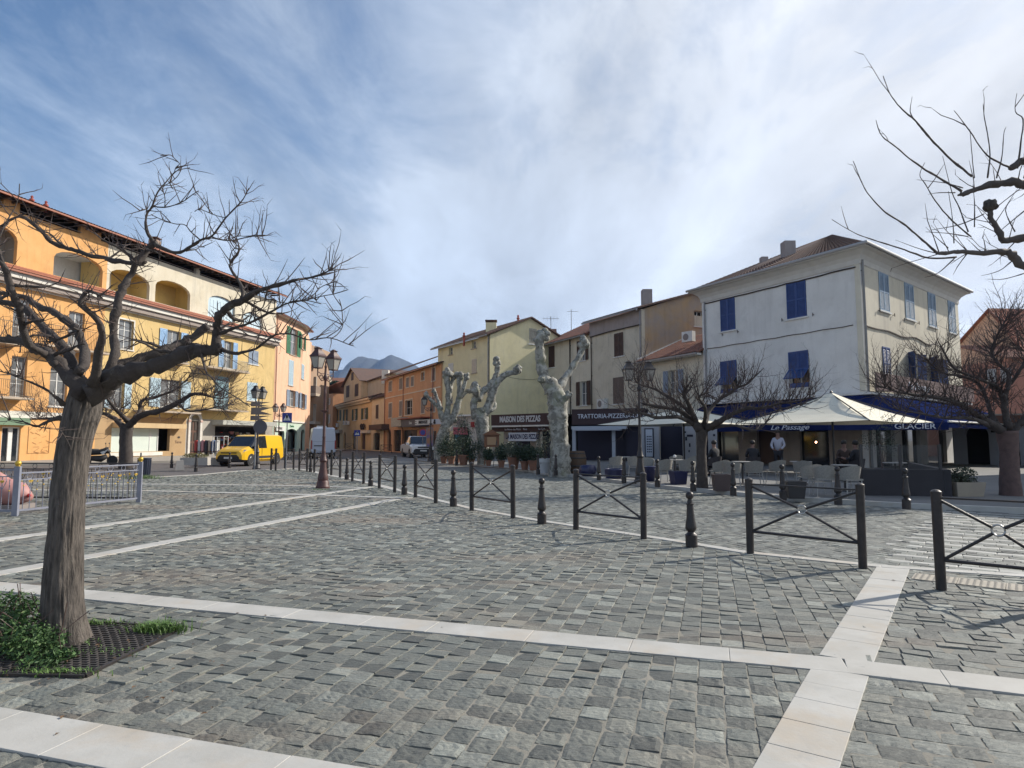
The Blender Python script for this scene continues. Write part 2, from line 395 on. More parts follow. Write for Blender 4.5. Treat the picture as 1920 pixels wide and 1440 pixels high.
band([G(-60, 918), G(264, 920), G(579, 927.5), G(770, 934)], .26, lmin=.8, lmax=1.2); band([G(-60, 905), G(264, 907.6), G(521, 910), G(690, 914.5)], .26, lmin=.8, lmax=1.2)
band([KERB[0]+Vector((2, -.9, 0))]+KERB[1:8], .17, lmin=.7, lmax=1.0, top=.008, name='kerb_slab', lim=24)
band(KERB[7:], .30, lmin=1.5, lmax=2, top=.008, name='kerb_slab', lim=40)
# ---------------------------------------------------------------- road side of the kerb
FARK = [G(*p) for p in [(640, 866), (793, 868.5), (856, 872), (925, 876), (1048, 892), (1253, 916.6), (1476, 938), (1700, 952), (1930, 962), (2300, 975)]]
road = bpy.data.objects.new('road_paving', None); COL.objects.link(road); road['kind'] = 'structure'
cw1, cw2 = G(1653, 1061), G(1695, 981)
dW = Vector((.79, -.61, 0)).normalized(); dWp = Vector((.61, .79, 0)).normalized()
cwL0 = cw1-dWp*.3; cwL1 = cw1+dWp*8.5
roadpoly = [xy(k) for k in KERB[1:10]]+[xy(G(640, 884))]+[xy(k) for k in FARK[:9]]
cwpoly = [xy(cwL0), xy(cwL1), xy(G(1760, 952)), xy(G(1930, 960)), (16, 14), (16, 4), xy(KERB[0])]
q, r = cells(roadpoly, xy(KERB[4]), (.47, -.88), .14, .15, .22, ymax=33)
cc = q.mean(1); side = (cc[:, 0]-cw1.x)*dWp.y-(cc[:, 1]-cw1.y)*dWp.x
q = q[(side < 0)]
field('stone_field', RSLT, q, road, amp=.003, top=-.002)['kind'] = 'stuff'
q, r = cells(cwpoly, xy(cw1), xy(dW), .16, .18, .24, ymax=20, stripe=True)
cc = q.mean(1); side = (cc[:, 0]-cw1.x)*dWp.y-(cc[:, 1]-cw1.y)*dWp.x; k = side > 0
field('white_sett_field', WSTN, q[k & (r % 3 == 0)], road, amp=.002)['kind'] = 'stuff'
field('stone_field', RSLT, q[k & (r % 3 != 0)], road, amp=.003)['kind'] = 'stuff'
MB().prism([(p[0], p[1]) for p in [xy(KERB[0]+Vector((6, -3, 0)))]+[xy(KERB[0])]+[xy(k) for k in KERB[1:12]]+[xy(FARK[0])]+[xy(f) for f in FARK[1:]]+[(22, 8)]], -.03, -.014).build('road_bed', MORTR, road)
# tactile paving by the crossing: cream slabs with domes
TAC = mat('cream tactile', (.38, .34, .28), .75, (.32, .29, .24), 8, bump=.1)
t0, t1 = G(1712, 1080), G(1925, 1104); dT = (t1-t0).normalized(); nT = Vector((-dT.y, dT.x, 0))
for i in range(7):
    m = MB(); a = t0+dT*(i*.42+.003)-nT*.2; M_ = Matrix.Translation(a) @ rotz(math.atan2(dT.y, dT.x))
    m.box(0, .414, 0, .38, -.03, .007, M_)
    for u in range(7):
        for v in range(6): m.lathe([(.018, .007), (.014, .011), (.006, .012)], 6, M_ @ TR(.03+u*.06, .035+v*.062))
    m.build('tactile_slab', TAC, plaza)
# asphalt, pavements
ASPH = mat('asphalt', (.085, .08, .082), .9, (.11, .10, .10), .8, bump=.25, bs=50, spots=[((.06, .06, .06), .25, .5, .7, .5)])
CONC = mat('pavement concrete', (.185, .18, .175), .88, (.15, .15, .145), .7, bump=.25, bs=30, spots=[((.14, .14, .135), 2.2, .55, .72, .5)])
PAV2 = mat('pavement slabs', (.33, .30, .26), .88, (.27, .25, .22), .6, bump=.2, bs=20)
MB().prism([(-60, 24), xy(G(0, 901)), xy(G(150, 899)), xy(G(282, 895)), xy(G(375, 890)), xy(G(462, 882)), xy(G(545, 878.5)), xy(G(573, 881)), xy(G(615, 891)), xy(G(640, 884)), xy(G(640, 866)), xy(G(793, 868.5)), (-2, 60), (-2, 260), (-70, 260)], -.028, -.02).build('asphalt_road', ASPH, kind='structure')
# light concrete strips that cross the street
strip = MB()
for (y0, y1, xa, xb) in [(864.5, 867, 618, 850), (872.5, 875.5, 640, 880)]:
    strip.prism([xy(G(xa, y1)), xy(G(xb+20, y1+3)), xy(G(xb, y0+2)), xy(G(xa+6, y0))], -.02, -.008)
strip.build('road_crossing_strip', CONC, road)
# pavement of the cafe side, one step up
side = [xy(p) for p in FARK]+[(60, 14), (60, 70), (10, 80), (-7, 66)]
MB().prism(side, -.03, .10).build('cafe_pavement', CONC, kind='structure')
kp = bpy.data.objects.new('far_kerb', None); COL.objects.link(kp); kp['kind'] = 'structure'
band([p for p in FARK], .18, lmin=.9, lmax=1.1, parent=kp, top=.106, bot=-.02, name='kerb_slab', lim=60)
# pavement in front of the left block
MB().prism([(-60, 34), xy(G(0, 874)), xy(G(200, 870)), xy(G(370, 866)), xy(G(520, 858)), (-24, 95), (-60, 95)], -.03, .12).build('left_pavement', PAV2, kind='structure')
# ---------------------------------------------------------------- street furniture near the kerb
IRON = mat('black iron', (.028, .026, .027), .42, (.045, .038, .036), 12, metal=.3, bump=.15, bs=60, spots=[((.12, .07, .05), 9, .62, .72, .6), ((.09, .085, .08), 30, .64, .72, .5)])
IRONB = mat('brown iron', (.055, .036, .034), .5, (.035, .028, .028), 8, metal=.2, bump=.1, bs=50)
STEEL = mat('bare steel', (.45, .44, .42), .35, metal=.8)
def tube_barrier(L, tag=None):
    r = thing('crossed_barrier', '', 'barrier')
    H = 1.0
    for x in (0, L): MB().lathe([(.05, -.02), (.05, H-.02), (.054, H-.02), (.054, H+.005), (.03, H+.022), (.004, H+.028)], 14, TR(x, 0)).build('post', IRON, r, smooth=.6)
    MB().rod((.04, 0, H-.06), (L-.04, 0, H-.06), .011, 8).build('top_rail', IRON, r)
    MB().rod((.04, 0, .30), (L-.04, 0, .30), .019, 8).build('bottom_rail', IRON, r)
    c = Vector((L/2, 0, .645))
    m = MB()
    for sx in (-1, 1):
        for zz in (H-.09, .31):
            e = Vector((L/2+sx*(L/2-.04), 0, zz)); d = (e-c).normalized(); m.rod(c+d*.055, e, .0165, 8)
    m.build('cross_bar', IRON, r)
    g = MB(); pts = [(L/2+.055*math.cos(a), 0, .645+.055*math.sin(a)) for a in [2*math.pi*k/18 for k in range(19)]]
    g.tube(pts, .010, 6); g.build('ring', STEEL, r, smooth=True); return r
BARS = [((1765, 1105), (2008, 1136)), ((1407, 1038), (1618, 1065)), ((1080, 992), (1207, 1010)), ((884.5, 957), (962, 971)), ((779, 932), (817, 943)),
        ((711, 915.5), (740, 923)), ((660.5, 902), (681.5, 907)), ((621, 891.5), (637.5, 895.5)), ((589, 886), (606, 889)), ((561, 882.5), (571, 883.5)), ((534, 879), (545, 879.8)), ((508, 881), (515, 882.2))]
blab = ['nearest black crossed barrier, cut by the right edge of the picture, by the tactile paving', 'second nearest crossed barrier, beside the head of the diagonal marble band',
 'third nearest crossed barrier, between the bollard with its own shadow and the next one', 'fourth crossed barrier from the near end, in front of the thickest pale plane tree', 'fifth crossed barrier, where the second marble band meets the kerb',
 'sixth crossed barrier, right of the bollard by the end of two marble bands', 'seventh crossed barrier, in front of the spectacles shop sign', 'crossed barrier just right of the brown twin lamp post', 'crossed barrier hidden behind the foot of the brown twin lamp post',
 'small crossed barrier left of the brown lamp post before the white van', 'far small crossed barrier under the blue crossing sign', 'farthest crossed barrier seen almost end on beside the yellow van']
for i, (a, b) in enumerate(BARS):
    p, q_ = G(*a), G(*b); d = q_-p; L = d.length
    if i > 0: L = min(max(L, 1.0), 2.0)
    s = 1.0+min(.08, max(0, (p.y-9)*.005))
    r = tube_barrier(L); r['group'] = 'crossed barriers along the plaza kerb'; r['label'] = blab[i]
    r.location = p; r.rotation_euler = (random.uniform(-.012, .012), random.uniform(-.004, .004), math.atan2(d.y, d.x)); r.scale = (1, 1, s)
def bollard():
    r = thing('bollard', '', 'bollard', group='ball topped iron bollards along the kerbs')
    MB().lathe([(.085, -.02), (.085, .165), (.092, .17), (.075, .185), (.055, .20), (.05, .215), (.078, .25), (.082, .27), (.076, .31), (.058, .42), (.05, .53), (.047, .60), (.058, .605), (.058, .62), (.04, .63), (.034, .66), (.03, .69)], 16).build('shaft', IRON, r, smooth=.7)
    MB().ball((0, 0, .735), .06, 14, 10).build('ball', IRON, r, smooth=True)
    return r
bp = bollard()
BOLL = [(1297, 1025, 0, 'nearest ball topped bollard, right of the third barrier'), (1016, 982, 0, 'ball topped bollard between the third and fourth crossed barriers'), (850, 949, 0, 'bollard left of the fourth crossed barrier'),
 (758, 927, 0, 'bollard where the marble band ends between two barriers'), (695, 911, 0, 'bollard below the spectacles sign, left of the sixth barrier'), (650, 899, 0, 'bollard right of the brown twin lamp post'),
 (582, 885, 0, 'bollard left of the brown twin lamp post in front of the white van'), (613, 888, 0, 'bollard half hidden behind the foot of the brown lamp post'), (430, 876.5, 0, 'bollard in front of the yellow van bumper'), (367, 884, 0, 'bollard beside the stone planter before the arched door'), (321.5, 876.5, .0, 'bollard at the corner of the papered shop window'),
 (1009, 889, .1, 'far side bollard beside the white plant pot'), (1042, 890.5, .1, 'far side bollard in front of the thickest plane tree'), (1123, 899, .1, 'dark far side bollard near the blue oval pot'), (1170, 905, .1, 'dark far side bollard left of the right twin lamp post'),
 (1233, 912, .1, 'far side bollard left of the blue square planter'), (1300, 920, .1, 'glinting far side bollard left of the small bare tree'), (1375, 927.5, .1, 'glinting bollard right of the small bare tree trunk'),
 (1468.5, 935.5, .1, 'bollard in front of the pale cafe chairs'), (1572, 944.5, .1, 'bollard in front of the dark terrace table by the low wall'), (1700, 953, .1, 'sunlit brownish bollard in front of the dark terrace wall'), (856, 872.5, .1, 'tiny far bollard among the terracotta pots'), (811, 869.5, .1, 'tiny far bollard in front of the pickup')]
for i, (x, y, z, lb) in enumerate(BOLL):
    place(bp, i == 0, G(x, y, z), random.uniform(0, 6), lb, (1, 1, 1.0 if y > 1000 else 1.06)).rotation_euler.x = random.uniform(-.02, .02)
# ---------------------------------------------------------------- facades
class Fac:
    """vertical wall plane through two plan points; u runs to the right as seen from the square"""
    def __init__(s, a, b):
        s.o = Vector((a[0], a[1], 0)); d = Vector((b[0]-a[0], b[1]-a[1], 0)); s.L = d.length; s.d = d.normalized()
        s.n = Vector((s.d.y, -s.d.x, 0))
        s.M = Matrix(((s.d.x, s.n.x, 0, s.o.x), (s.d.y, s.n.y, 0, s.o.y), (0, 0, 1, 0), (0, 0, 0, 1)))
    def pix(s, px, py, off=0):
        r = ray(px, py); c = Vector((0, 0, CH)); o = s.o+s.n*off
        t = (o-c).dot(s.n)/r.dot(s.n); h = c+r*t
        return (h-s.o).dot(s.d), h.z
    def u(s, px, py=760, off=0): return s.pix(px, py, off)[0]
    def z(s, px, py, off=0): return s.pix(px, py, off)[1]
    def w(s, u, n, z): return s.o+s.d*u+s.n*n+Z*z
    def rect(s, x0, y0, x1, y1, off=0):
        ym = (y0+y1)/2; u0 = s.u(x0, ym, off); u1 = s.u(x1, ym, off)
        return min(u0, u1), max(u0, u1), s.z((x0+x1)/2, y1, off), s.z((x0+x1)/2, y0, off)
def XY(px, Y): return ((px-960)/FPX*Y, Y)
def arch_loop(u0, u1, z0, z1, rise=None, n=9):
    r = (u1-u0)/2 if rise is None else rise; zc = z1-r; c = (u0+u1)/2
    return [(u0, z0), (u1, z0)]+[(c+(u1-u0)/2*math.cos(t), zc+r*math.sin(t)) for t in [math.pi*k/(n-1) for k in range(n)]]
def wall(F, outline, holes, mt, parent, name='wall', depth=.28, off=0, label=None):
    """wall sheet with real openings: front face, back face and reveals. loops are (u, z)"""
    loops = [outline]+holes
    tri = tessellate_polygon([[Vector((u, z, 0)) for u, z in lp] for lp in loops])
    flat = [p for lp in loops for p in lp]
    m = MB(); n = len(flat); vs = [(u, off, z) for u, z in flat]+[(u, off-depth, z) for u, z in flat]; fs = []
    for t in tri:
        a, b, c = [Vector((flat[i][0], flat[i][1])) for i in t]
        t = t if (b-a).cross(c-a) > 0 else t[::-1]
        fs.append(tuple(t)); fs.append(tuple(i+n for i in t[::-1]))
    k = 0
    for lp in loops:
        L = len(lp)
        for i in range(L): j = (i+1) % L; fs.append((k+i, k+j, n+k+j, n+k+i))
        k += L
    m.add(vs, fs, F.M); return m.build(name, mt, parent, label=label)
def rloop(u0, u1, z0, z1): return [(u0, z0), (u1, z0), (u1, z1), (u0, z1)]
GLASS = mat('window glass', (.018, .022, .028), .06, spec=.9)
GLASSL = mat('curtained glass', (.20, .21, .22), .12, (.10, .11, .12), 1.2, spec=.8)
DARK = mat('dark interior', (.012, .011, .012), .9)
WHT = mat('white paint', (.66, .66, .64), .5, (.58, .58, .56), 4)
def shutter(F, root, u0, u1, z0, z1, n0, mt, hinge=0, ang=0, sl=.075, panels=2, tilt=False):
    """louvred leaf, closed in the plane or swung by ang (radians) about u = hinge"""
    w = u1-u0; m = MB(); t = .035; st = min(.06, w*.16)
    m.box(0, st, 0, t, z0, z1).box(w-st, w, 0, t, z0, z1)
    rails = [z0, z1-.07]+[z0+(z1-z0)*k/panels-.035 for k in range(1, panels)]
    for r in rails: m.box(st, w-st, 0, t, r, r+.07)
    z = z0+.09
    while z < z1-.09:
        if min(abs(z-r-.035) for r in rails) > .05:
            m.add([(st, .004, z-.012), (w-st, .004, z-.012), (w-st, .031, z-.038), (st, .031, z-.038), (st, .004, z+.0), (w-st, .004, z+.0), (w-st, .031, z-.026), (st, .031, z-.026)],
                  [(0, 3, 2, 1), (4, 5, 6, 7), (2, 3, 7, 6), (0, 1, 5, 4)])
        z += sl
    m.box(st, w-st, .0, .003, z0, z1)
    if ang == 0: T = F.M @ TR(u0, n0, 0)
    elif hinge == 0: T = F.M @ TR(u0, n0, 0) @ rotz(ang)
    else: T = F.M @ TR(u1, n0, 0) @ rotz(-ang) @ TR(-w, 0, 0)
    m2 = MB(); m2.add(m.v, m.f, T); return m2.build('shutter', mt, root)
def window(F, root, u0, u1, z0, z1, sh=None, shm=None, frm=None, n=-.2, sill=True, surround=None, bars=1, gl=None, sillm=None, half=None, label=None):
    """sh: None | 'closed' | 'open' (leaves flat on the wall) | 'angled' """
    w = u1-u0; m = MB(); f = .055
    m.box(u0, u0+f, n-.05, n, z0, z1, F.M).box(u1-f, u1, n-.05, n, z0, z1, F.M).box(u0+f, u1-f, n-.05, n, z0, z0+f, F.M).box(u0+f, u1-f, n-.05, n, z1-f, z1, F.M)
    c = (u0+u1)/2
    if w > .7: m.box(c-.035, c+.035, n-.045, n+.006, z0+f, z1-f, F.M)
    for k in range(1, bars+1):
        zz = z0+(z1-z0)*k/(bars+1); m.box(u0+f, u1-f, n-.04, n-.006, zz-.018, zz+.018, F.M)
    win = m.build('window', frm or WHT, root, label=label)
    MB().box(u0+f*.5, u1-f*.5, n-.035, n-.025, z0+f*.5, z1-f*.5, F.M).build('pane', gl or GLASS, win)
    if surround:
        s = MB(); b = .12
        s.box(u0-b, u0, .002, .03, z0-.0, z1+b, F.M).box(u1, u1+b, .002, .03, z0, z1+b, F.M).box(u0, u1, .002, .03, z1, z1+b, F.M)
        s.build('surround', surround, win)
    if sill: MB().box(u0-.12, u1+.12, -.02, .09, z0-.09, z0-.005, F.M).build('sill', sillm or surround or WHT, win)
    if sh == 'closed':
        shutter(F, win, u0+.01, c-.006, z0+.01, z1-.01, .006, shm); shutter(F, win, c+.006, u1-.01, z0+.01, z1-.01, .006, shm)
    elif sh == 'open':
        shutter(F, win, u0-w/2-.03, u0-.03, z0, z1, .04, shm); shutter(F, win, u1+.03, u1+w/2+.03, z0, z1, .04, shm)
    elif sh == 'angled':
        a = random.uniform(1.9, 2.5)
        shutter(F, win, u0, u0+w/2, z0, z1, .02, shm, 0, 2.35); shutter(F, win, c, u1, z0, z1, .02, shm, 1, 2.75)
    elif sh == 'left': shutter(F, win, u0-w/2-.03, u0-.03, z0, z1, .04, shm)
    return win
ROOFX = 0
TILE = mat('old roof tiles', (.30, .13, .085), .85, (.20, .10, .075), 2.5, bump=.3, bs=14, spots=[((.13, .10, .085), 3.0, .52, .68, .7), ((.40, .22, .15), 9, .6, .7, .5)])
TILEB = mat('brown roof tiles', (.15, .085, .065), .88, (.10, .07, .06), 2.5, bump=.3, bs=14, spots=[((.22, .15, .12), 5.0, .55, .7, .6)])
TILER = mat('bright roof tiles', (.38, .15, .09), .85, (.30, .12, .08), 2.5, bump=.3, bs=14)
ZINC = mat('zinc gutter', (.28, .28, .29), .45, (.22, .22, .23), 3, metal=.4)
def roof(a, b, c, d, mt, parent, name='roof', per=.24, amp=.045, th=.08, row=.38):
    """a,b eave left/right, c,d ridge right/left: barrel tile sheet with stepped courses"""
    a, b, c, d = map(Vector, (a, b, c, d)); L = max((b-a).length, (c-d).length); H = ((d-a).length+(c-b).length)/2
    nu = max(4, int(L/per))*4; nv = max(2, int(H/row)); nn = (b-a).cross(d-a).normalized()
    if nn.z < 0: nn = -nn
    vs = []; fs = []
    for j in range(nv+1):
        for s in ((0, 1) if 0 < j < nv else ((0,) if j == nv else (1,))):
            v = j/nv; lift = .028 if s == 1 else .0
            for i in range(nu+1):
                u = i/nu; p = (a*(1-u)+b*u)*(1-v)+(d*(1-u)+c*u)*v
                vs.append(p+nn*(amp*(.0, .8, 1, .8)[i % 4]*(1 if (i//4) % 1 == 0 else 1)+lift))
    R = len(vs)//(nu+1)
    for j in range(R-1):
        for i in range(nu): k = j*(nu+1)+i; fs.append((k, k+1, k+nu+2, k+nu+1))
    m = MB(); m.add(vs, fs)
    m.quad(a-nn*.005, b-nn*.005, c-nn*.005, d-nn*.005, th)
    return m.build(name, mt, parent)
def roof2(F, root, u0, u1, e, ze, dr, rise, back, tm, wm, ov=.25, fill=True):
    roof(F.w(u0-ov, e, ze+.02), F.w(u1+ov, e, ze+.02), F.w(u1+ov, -dr, ze+rise), F.w(u0-ov, -dr, ze+rise), tm, root)
    roof(F.w(u1+ov, -back-.3, ze+.02), F.w(u0-ov, -back-.3, ze+.02), F.w(u0-ov, -dr, ze+rise), F.w(u1+ov, -dr, ze+rise), tm, root)
    if fill:
        for u in (u0, u1-.2):
            m = MB(); t = [(0, ze+.0), (-dr, ze+rise-.1), (-back, ze+.0)]; m.add([(u, n, z) for n, z in t]+[(u+.2, n, z) for n, z in t], [(0, 1, 2), (5, 4, 3), (0, 3, 4, 1), (1, 4, 5, 2)], F.M); m.build('gable', wm, root)
def plaster(name, c1, c2, st=None, dirt=None, **k):
    sp = [(dirt or tuple(x*.72 for x in c1), 1.1, .52, .72, .45), (tuple(min(1, x*1.12) for x in c2), .5, .5, .7, .5)]
    return mat(name, c1, .92, c2, .8, bump=.25, bs=22, spots=sp, streak=(st or tuple(x*.6 for x in c1), .45), **k)
def text(s, M, size, mt, parent, name='lettering', depth=.012, sx=1, font=None, align='CENTER', shear=0, bold=0):
    cu = bpy.data.curves.new(name, 'FONT'); cu.body = s; cu.size = size; cu.extrude = depth; cu.align_x = align; cu.align_y = 'CENTER'
    cu.shear = shear; cu.offset = bold; cu.resolution_u = 3
    t = bpy.data.objects.new('t', cu); COL.objects.link(t); dg = bpy.context.evaluated_depsgraph_get()
    me0 = t.evaluated_get(dg).to_mesh(); vs = [(v.co.x*sx, v.co.y, v.co.z) for v in me0.vertices]; fs = [tuple(p.vertices) for p in me0.polygons]
    m = MB(); m.add(vs, fs, M); bpy.data.objects.remove(t); bpy.data.curves.remove(cu)
    return m.build(name, mt, parent)
def FT(F, u, n, z): # text matrix on a facade: text x -> u, text y -> z
    return F.M @ TR(u, n, z) @ Matrix(((1, 0, 0, 0), (0, 0, 1, 0), (0, 1, 0, 0), (0, 0, 0, 1)))
def block(F, root, back, z0, z1, mt, u0=0, u1=None, inner=None):
    zi = inner or z1
    """side and back walls behind a facade (butted to it)"""
    u1 = F.L if u1 is None else u1; m = MB(); e = .28
    for u in (u0, u1-.25): m.box(u, u+.25, -back, -e-.002, z0, z1, F.M)
    m.box(u0+.252, u1-.252, -back, -back+.25, z0, z1, F.M); m.build('wall', mt, root)
    # near-black slab and sheet: the unlit inside put into colour
    MB().box(u0+.26, u1-.26, -back+.26, -1.6, zi-.3, zi-.1, F.M).box(u0+.26, u1-.26, -1.9, -1.7, z0, zi-.31, F.M).build('dark_backing', DARK, root)
def railing(F, root, u0, u1, z0, h, n0, n1, mt, name='railing', step=.12, slab=None, slabt=.14, sm=None):
    m = MB(); zt = z0+h
    for zz in (z0+.08, zt): m.bar(F.w(u0, n1, zz), F.w(u1, n1, zz), .04, .03).bar(F.w(u0, n0, zz), F.w(u0, n1, zz), .04, .03).bar(F.w(u1, n0, zz), F.w(u1, n1, zz), .04, .03)
    k = int((u1-u0)/step)
    for i in range(k+1): m.rod(F.w(u0+(u1-u0)*i/k, n1, z0), F.w(u0+(u1-u0)*i/k, n1, zt), .011, 4)
    k = max(2, int((n1-n0)/step))
    for i in range(k):
        for uu in (u0, u1): m.rod(F.w(uu, n0+(n1-n0)*i/k, z0), F.w(uu, n0+(n1-n0)*i/k, zt), .011, 4)
    if slab:
        s = MB().box(u0-.08, u1+.08, n0+.003, n1+.1, z0-slabt, z0-.003, F.M).build(name.replace('railing', 'balcony') if 'railing' in name else name, slab, root)
        m.build('railing', mt, s); return s
    return m.build(name, mt, root)
def downpipe(F, root, u, z0, z1, n=.09, r=.05, mt=None):
    m = MB().rod(F.w(u, n, z0), F.w(u, n, z1), r, 8)
    for z in (z0+1, (z0+z1)/2, z1-.6): m.box(u-.07, u+.07, .002, n, z, z+.04, F.M)
    return m.build('downpipe', mt or ZINC, root)
def chimney(p, w, h, mt, root, cap=True, pot=False):
    m = MB().box(-w/2, w/2, -w/2, w/2, -.6, h, TR(*p)).build('chimney', mt, root)
    if cap:
        c = MB().box(-w/2-.06, w/2+.06, -w/2-.06, w/2+.06, h+.18, h+.25, TR(*p))
        for x in (-1, 1):
            for y in (-1, 1): c.box(x*w*.38-.04, x*w*.38+.04, y*w*.38-.04, y*w*.38+.04, h, h+.18, TR(*p))
        c.build('chimney_cap', TILEB, m)
    return m
# ================================================================ LEFT BLOCK
FL = Fac(XY(0, 42), XY(512, 70.6))
ORG = plaster('orange plaster', (.62, .33, .12), (.66, .37, .15)); YEL = plaster('ochre yellow plaster', (.56, .40, .17), (.60, .44, .20))
CRM = plaster('cream plaster', (.56, .50, .38), (.62, .57, .46), st=(.30, .28, .24)); TAN = plaster('tan plaster', (.38, .25, .13), (.41, .28, .15))
GRYP = plaster('grey stone plaster', (.34, .31, .27), (.40, .37, .33)); PCH = plaster('peach plaster', (.64, .40, .26), (.68, .44, .30))
BLUS = mat('light blue shutter paint', (.26, .43, .66), .55, (.32, .49, .70), 3); BLUP = mat('pale blue shutter paint', (.42, .55, .64), .6, (.48, .60, .66), 3)
GRYB = mat('grey blue shutter paint', (.24, .30, .40), .6, (.28, .34, .42), 3); GRNS = mat('green shutter paint', (.05, .18, .09), .55, (.07, .22, .11), 4)
TEAL = mat('weathered teal paint', (.30, .45, .50), .6, (.22, .36, .42), 3)
REDT = mat('red tile edge', (.32, .10, .05), .6, (.24, .08, .045), 5); STW = mat('white cornice', (.66, .64, .58), .8, (.58, .55, .50), 1.5, spots=[((.38, .36, .32), 2, .58, .75, .5)])
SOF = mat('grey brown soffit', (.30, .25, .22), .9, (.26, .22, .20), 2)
BEAM = mat('dark timber', (.05, .035, .028), .8, (.035, .028, .025), 6)
apt = thing('apartment_building', 'long orange and yellow apartment block with arched top loggias, behind the front left tree', 'building', FL.w(8, 0, 0))
u198 = FL.u(198, 560); zc1 = 13.05; zc0 = 11.95; zt = 16.92; UL = -9.0
L_ = FL.L
def hole(F, x0, y0, x1, y1): return F.rect(x0, y0, x1, y1)
wl = []   # (section, hole loop)
top_holes = []; topw = []
for (x0, y0, x1, y1, kind) in [(-45, 420, 33, 491, 'grey'), (100, 476, 193, 536, 'deep'), (205, 508, 281, 556, 'yel'), (291, 528, 357, 574, 'yel'), (390, 556, 441, 600, 'blue'), (456, 586, 492, 614, 'blue')]:
    r = hole(FL, x0, y0, x1, y1); r = (r[0], r[1], zc1+.25, min(r[3], zt-.5)); topw.append((r, kind)); top_holes.append(arch_loop(*r, rise=.75))
uS = [t for t in topw]
SPL = u198
def sec(F, u0, u1, z0, z1, loops, mt, root, name='wall', label=None):
    return wall(F, rloop(u0, u1, z0, z1), loops, mt, root, name, label=label)
sec(FL, UL, SPL, zc1, zt, top_holes[:2], ORG, apt); sec(FL, SPL, L_, zc1, zt, top_holes[2:], CRM, apt)
YI = plaster('deep yellow plaster', (.62, .46, .18), (.58, .42, .17))
for (r, kind) in topw:   # loggia rooms: floor, back wall with door, side walls
    u0, u1, z0, z1 = r; mt = {'grey': GRYP, 'deep': WHT, 'yel': YI, 'blue': WHT}[kind]; dp = {'grey': -1.6, 'deep': -2.4, 'yel': -2.0, 'blue': -.3}[kind]
    lg = MB().box(u0-.4, u1+.4, dp-.2, dp, z0-.2, z1+.3, FL.M).box(u0-.6, u0-.4, dp-.2, -.285, z0-.2, z1+.3, FL.M).box(u1+.4, u1+.6, dp-.2, -.285, z0-.2, z1+.3, FL.M).box(u0-.4, u1+.4, dp+.002, -.285, z0-.2, z0-.01, FL.M).box(u0-.4, u1+.4, dp+.002, -.285, z1+.1, z1+.3, FL.M).build('loggia', mt, apt)
    if kind == 'blue':
        s = MB(); lp = arch_loop(u0+.02, u1-.02, z0, z1-.02, .73); s.prism([(a, b) for a, b in lp], 0, .05, FL.M @ TR(0, -.25, 0) @ Matrix(((1, 0, 0, 0), (0, 0, 1, 0), (0, 1, 0, 0), (0, 0, 0, 1)))); s.build('shutter', BLUP, lg)
        for k in range(1, 8): MB().box(u0+(u1-u0)*k/8-.012, u0+(u1-u0)*k/8+.012, -.2, -.185, z0+.02, z1-.5, FL.M).build('shutter_batten', GRYB, lg)
    else:
        a = u0+.15; b = a+min(1.5, (u1-u0)*.30)
        w_ = MB().box(a, b, dp+.002, dp+.05, z0, z0+2.25, FL.M).build('window', BEAM if kind == 'yel' else WHT, lg)
        MB().box(a+.08, (a+b)/2-.04, dp+.052, dp+.06, z0+.06, z0+2.18, FL.M).box((a+b)/2+.04, b-.08, dp+.052, dp+.06, z0+.06, z0+2.18, FL.M).build('pane', GLASS, w_)
        if kind == 'yel': MB().box(b+.5, b+.62, dp+.01, dp+.05, z0, z0+2.2, FL.M).build('door_frame', WHT, lg)
# attic strip under the eaves; shade of its gaps put into a near-black sheet
MB().box(UL, L_-.1, -2.9, -2.8, zt-.6, 18.6, FL.M).build('attic_dark_backing', DARK, apt)
for (x0, x1) in [(-60, 4), (34, 152), (190, 372), (378, 508)]:
    u0 = FL.u(x0, 420); u1 = FL.u(x1, 420+ (x1*.37 if x1 > 0 else 0)*.4);
    MB().rod(FL.w(max(UL, u0), .02, zt+.12), FL.w(min(L_, u1), .02, zt+.12), .025, 6).build('attic_rail', ZINC, apt)
for (x0, x1, mt) in [(4, 34, ORG), (152, 190, ORG), (372, 378, CRM)]:
    u0 = FL.u(x0, 420); u1 = FL.u(x1, 440); MB().box(u0, u1, -.28, 0, zt+.002, 17.55, FL.M).build('pier', mt, apt)
EO = .95
roof(FL.w(UL-1, EO, 17.62), FL.w(L_+.6, EO, 17.62), FL.w(L_+.6, -7, 20.0), FL.w(UL-1, -7, 20.0), TILE, apt)
m = MB().box(UL-1, L_+.6, EO+.01, EO+.13, 17.45, 17.56, FL.M).build('gutter', REDT, apt)
m = MB()
for k in range(int((L_-UL)/.8)): m.box(UL+k*.8, UL+k*.8+.12, -.2, EO, 17.36, 17.5, FL.M)
m.build('rafters', BEAM, apt, kind='stuff')
# cornice with its own strip of red tiles
MB().box(UL, L_+.15, .003, .62, zc0+.35, zc0+.80, FL.M).box(UL, L_+.15, .003, .18, zc0-.12, zc0-.02, FL.M).build('cornice', STW, apt)
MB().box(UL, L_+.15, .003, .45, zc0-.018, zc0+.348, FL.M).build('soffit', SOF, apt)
m = MB(); a0, a1, c0, c1 = FL.w(UL, .8, zc0+.83), FL.w(L_+.2, .8, zc0+.83), FL.w(L_+.2, -.1, zc1+.18), FL.w(UL, -.1, zc1+.18)
roof(a0, a1, c1 if False else FL.w(L_+.2, .004, zc1+.2), FL.w(UL, .004, zc1+.2), TILER, apt, 'tile_strip', .22, .03, .03)
MB().box(UL, L_+.2, .72, .84, zc0+.70, zc0+.82, FL.M).build('gutter', REDT, apt)
sec(FL, UL, SPL, 3.4, zc1-.003, [], ORG, apt) if False else None
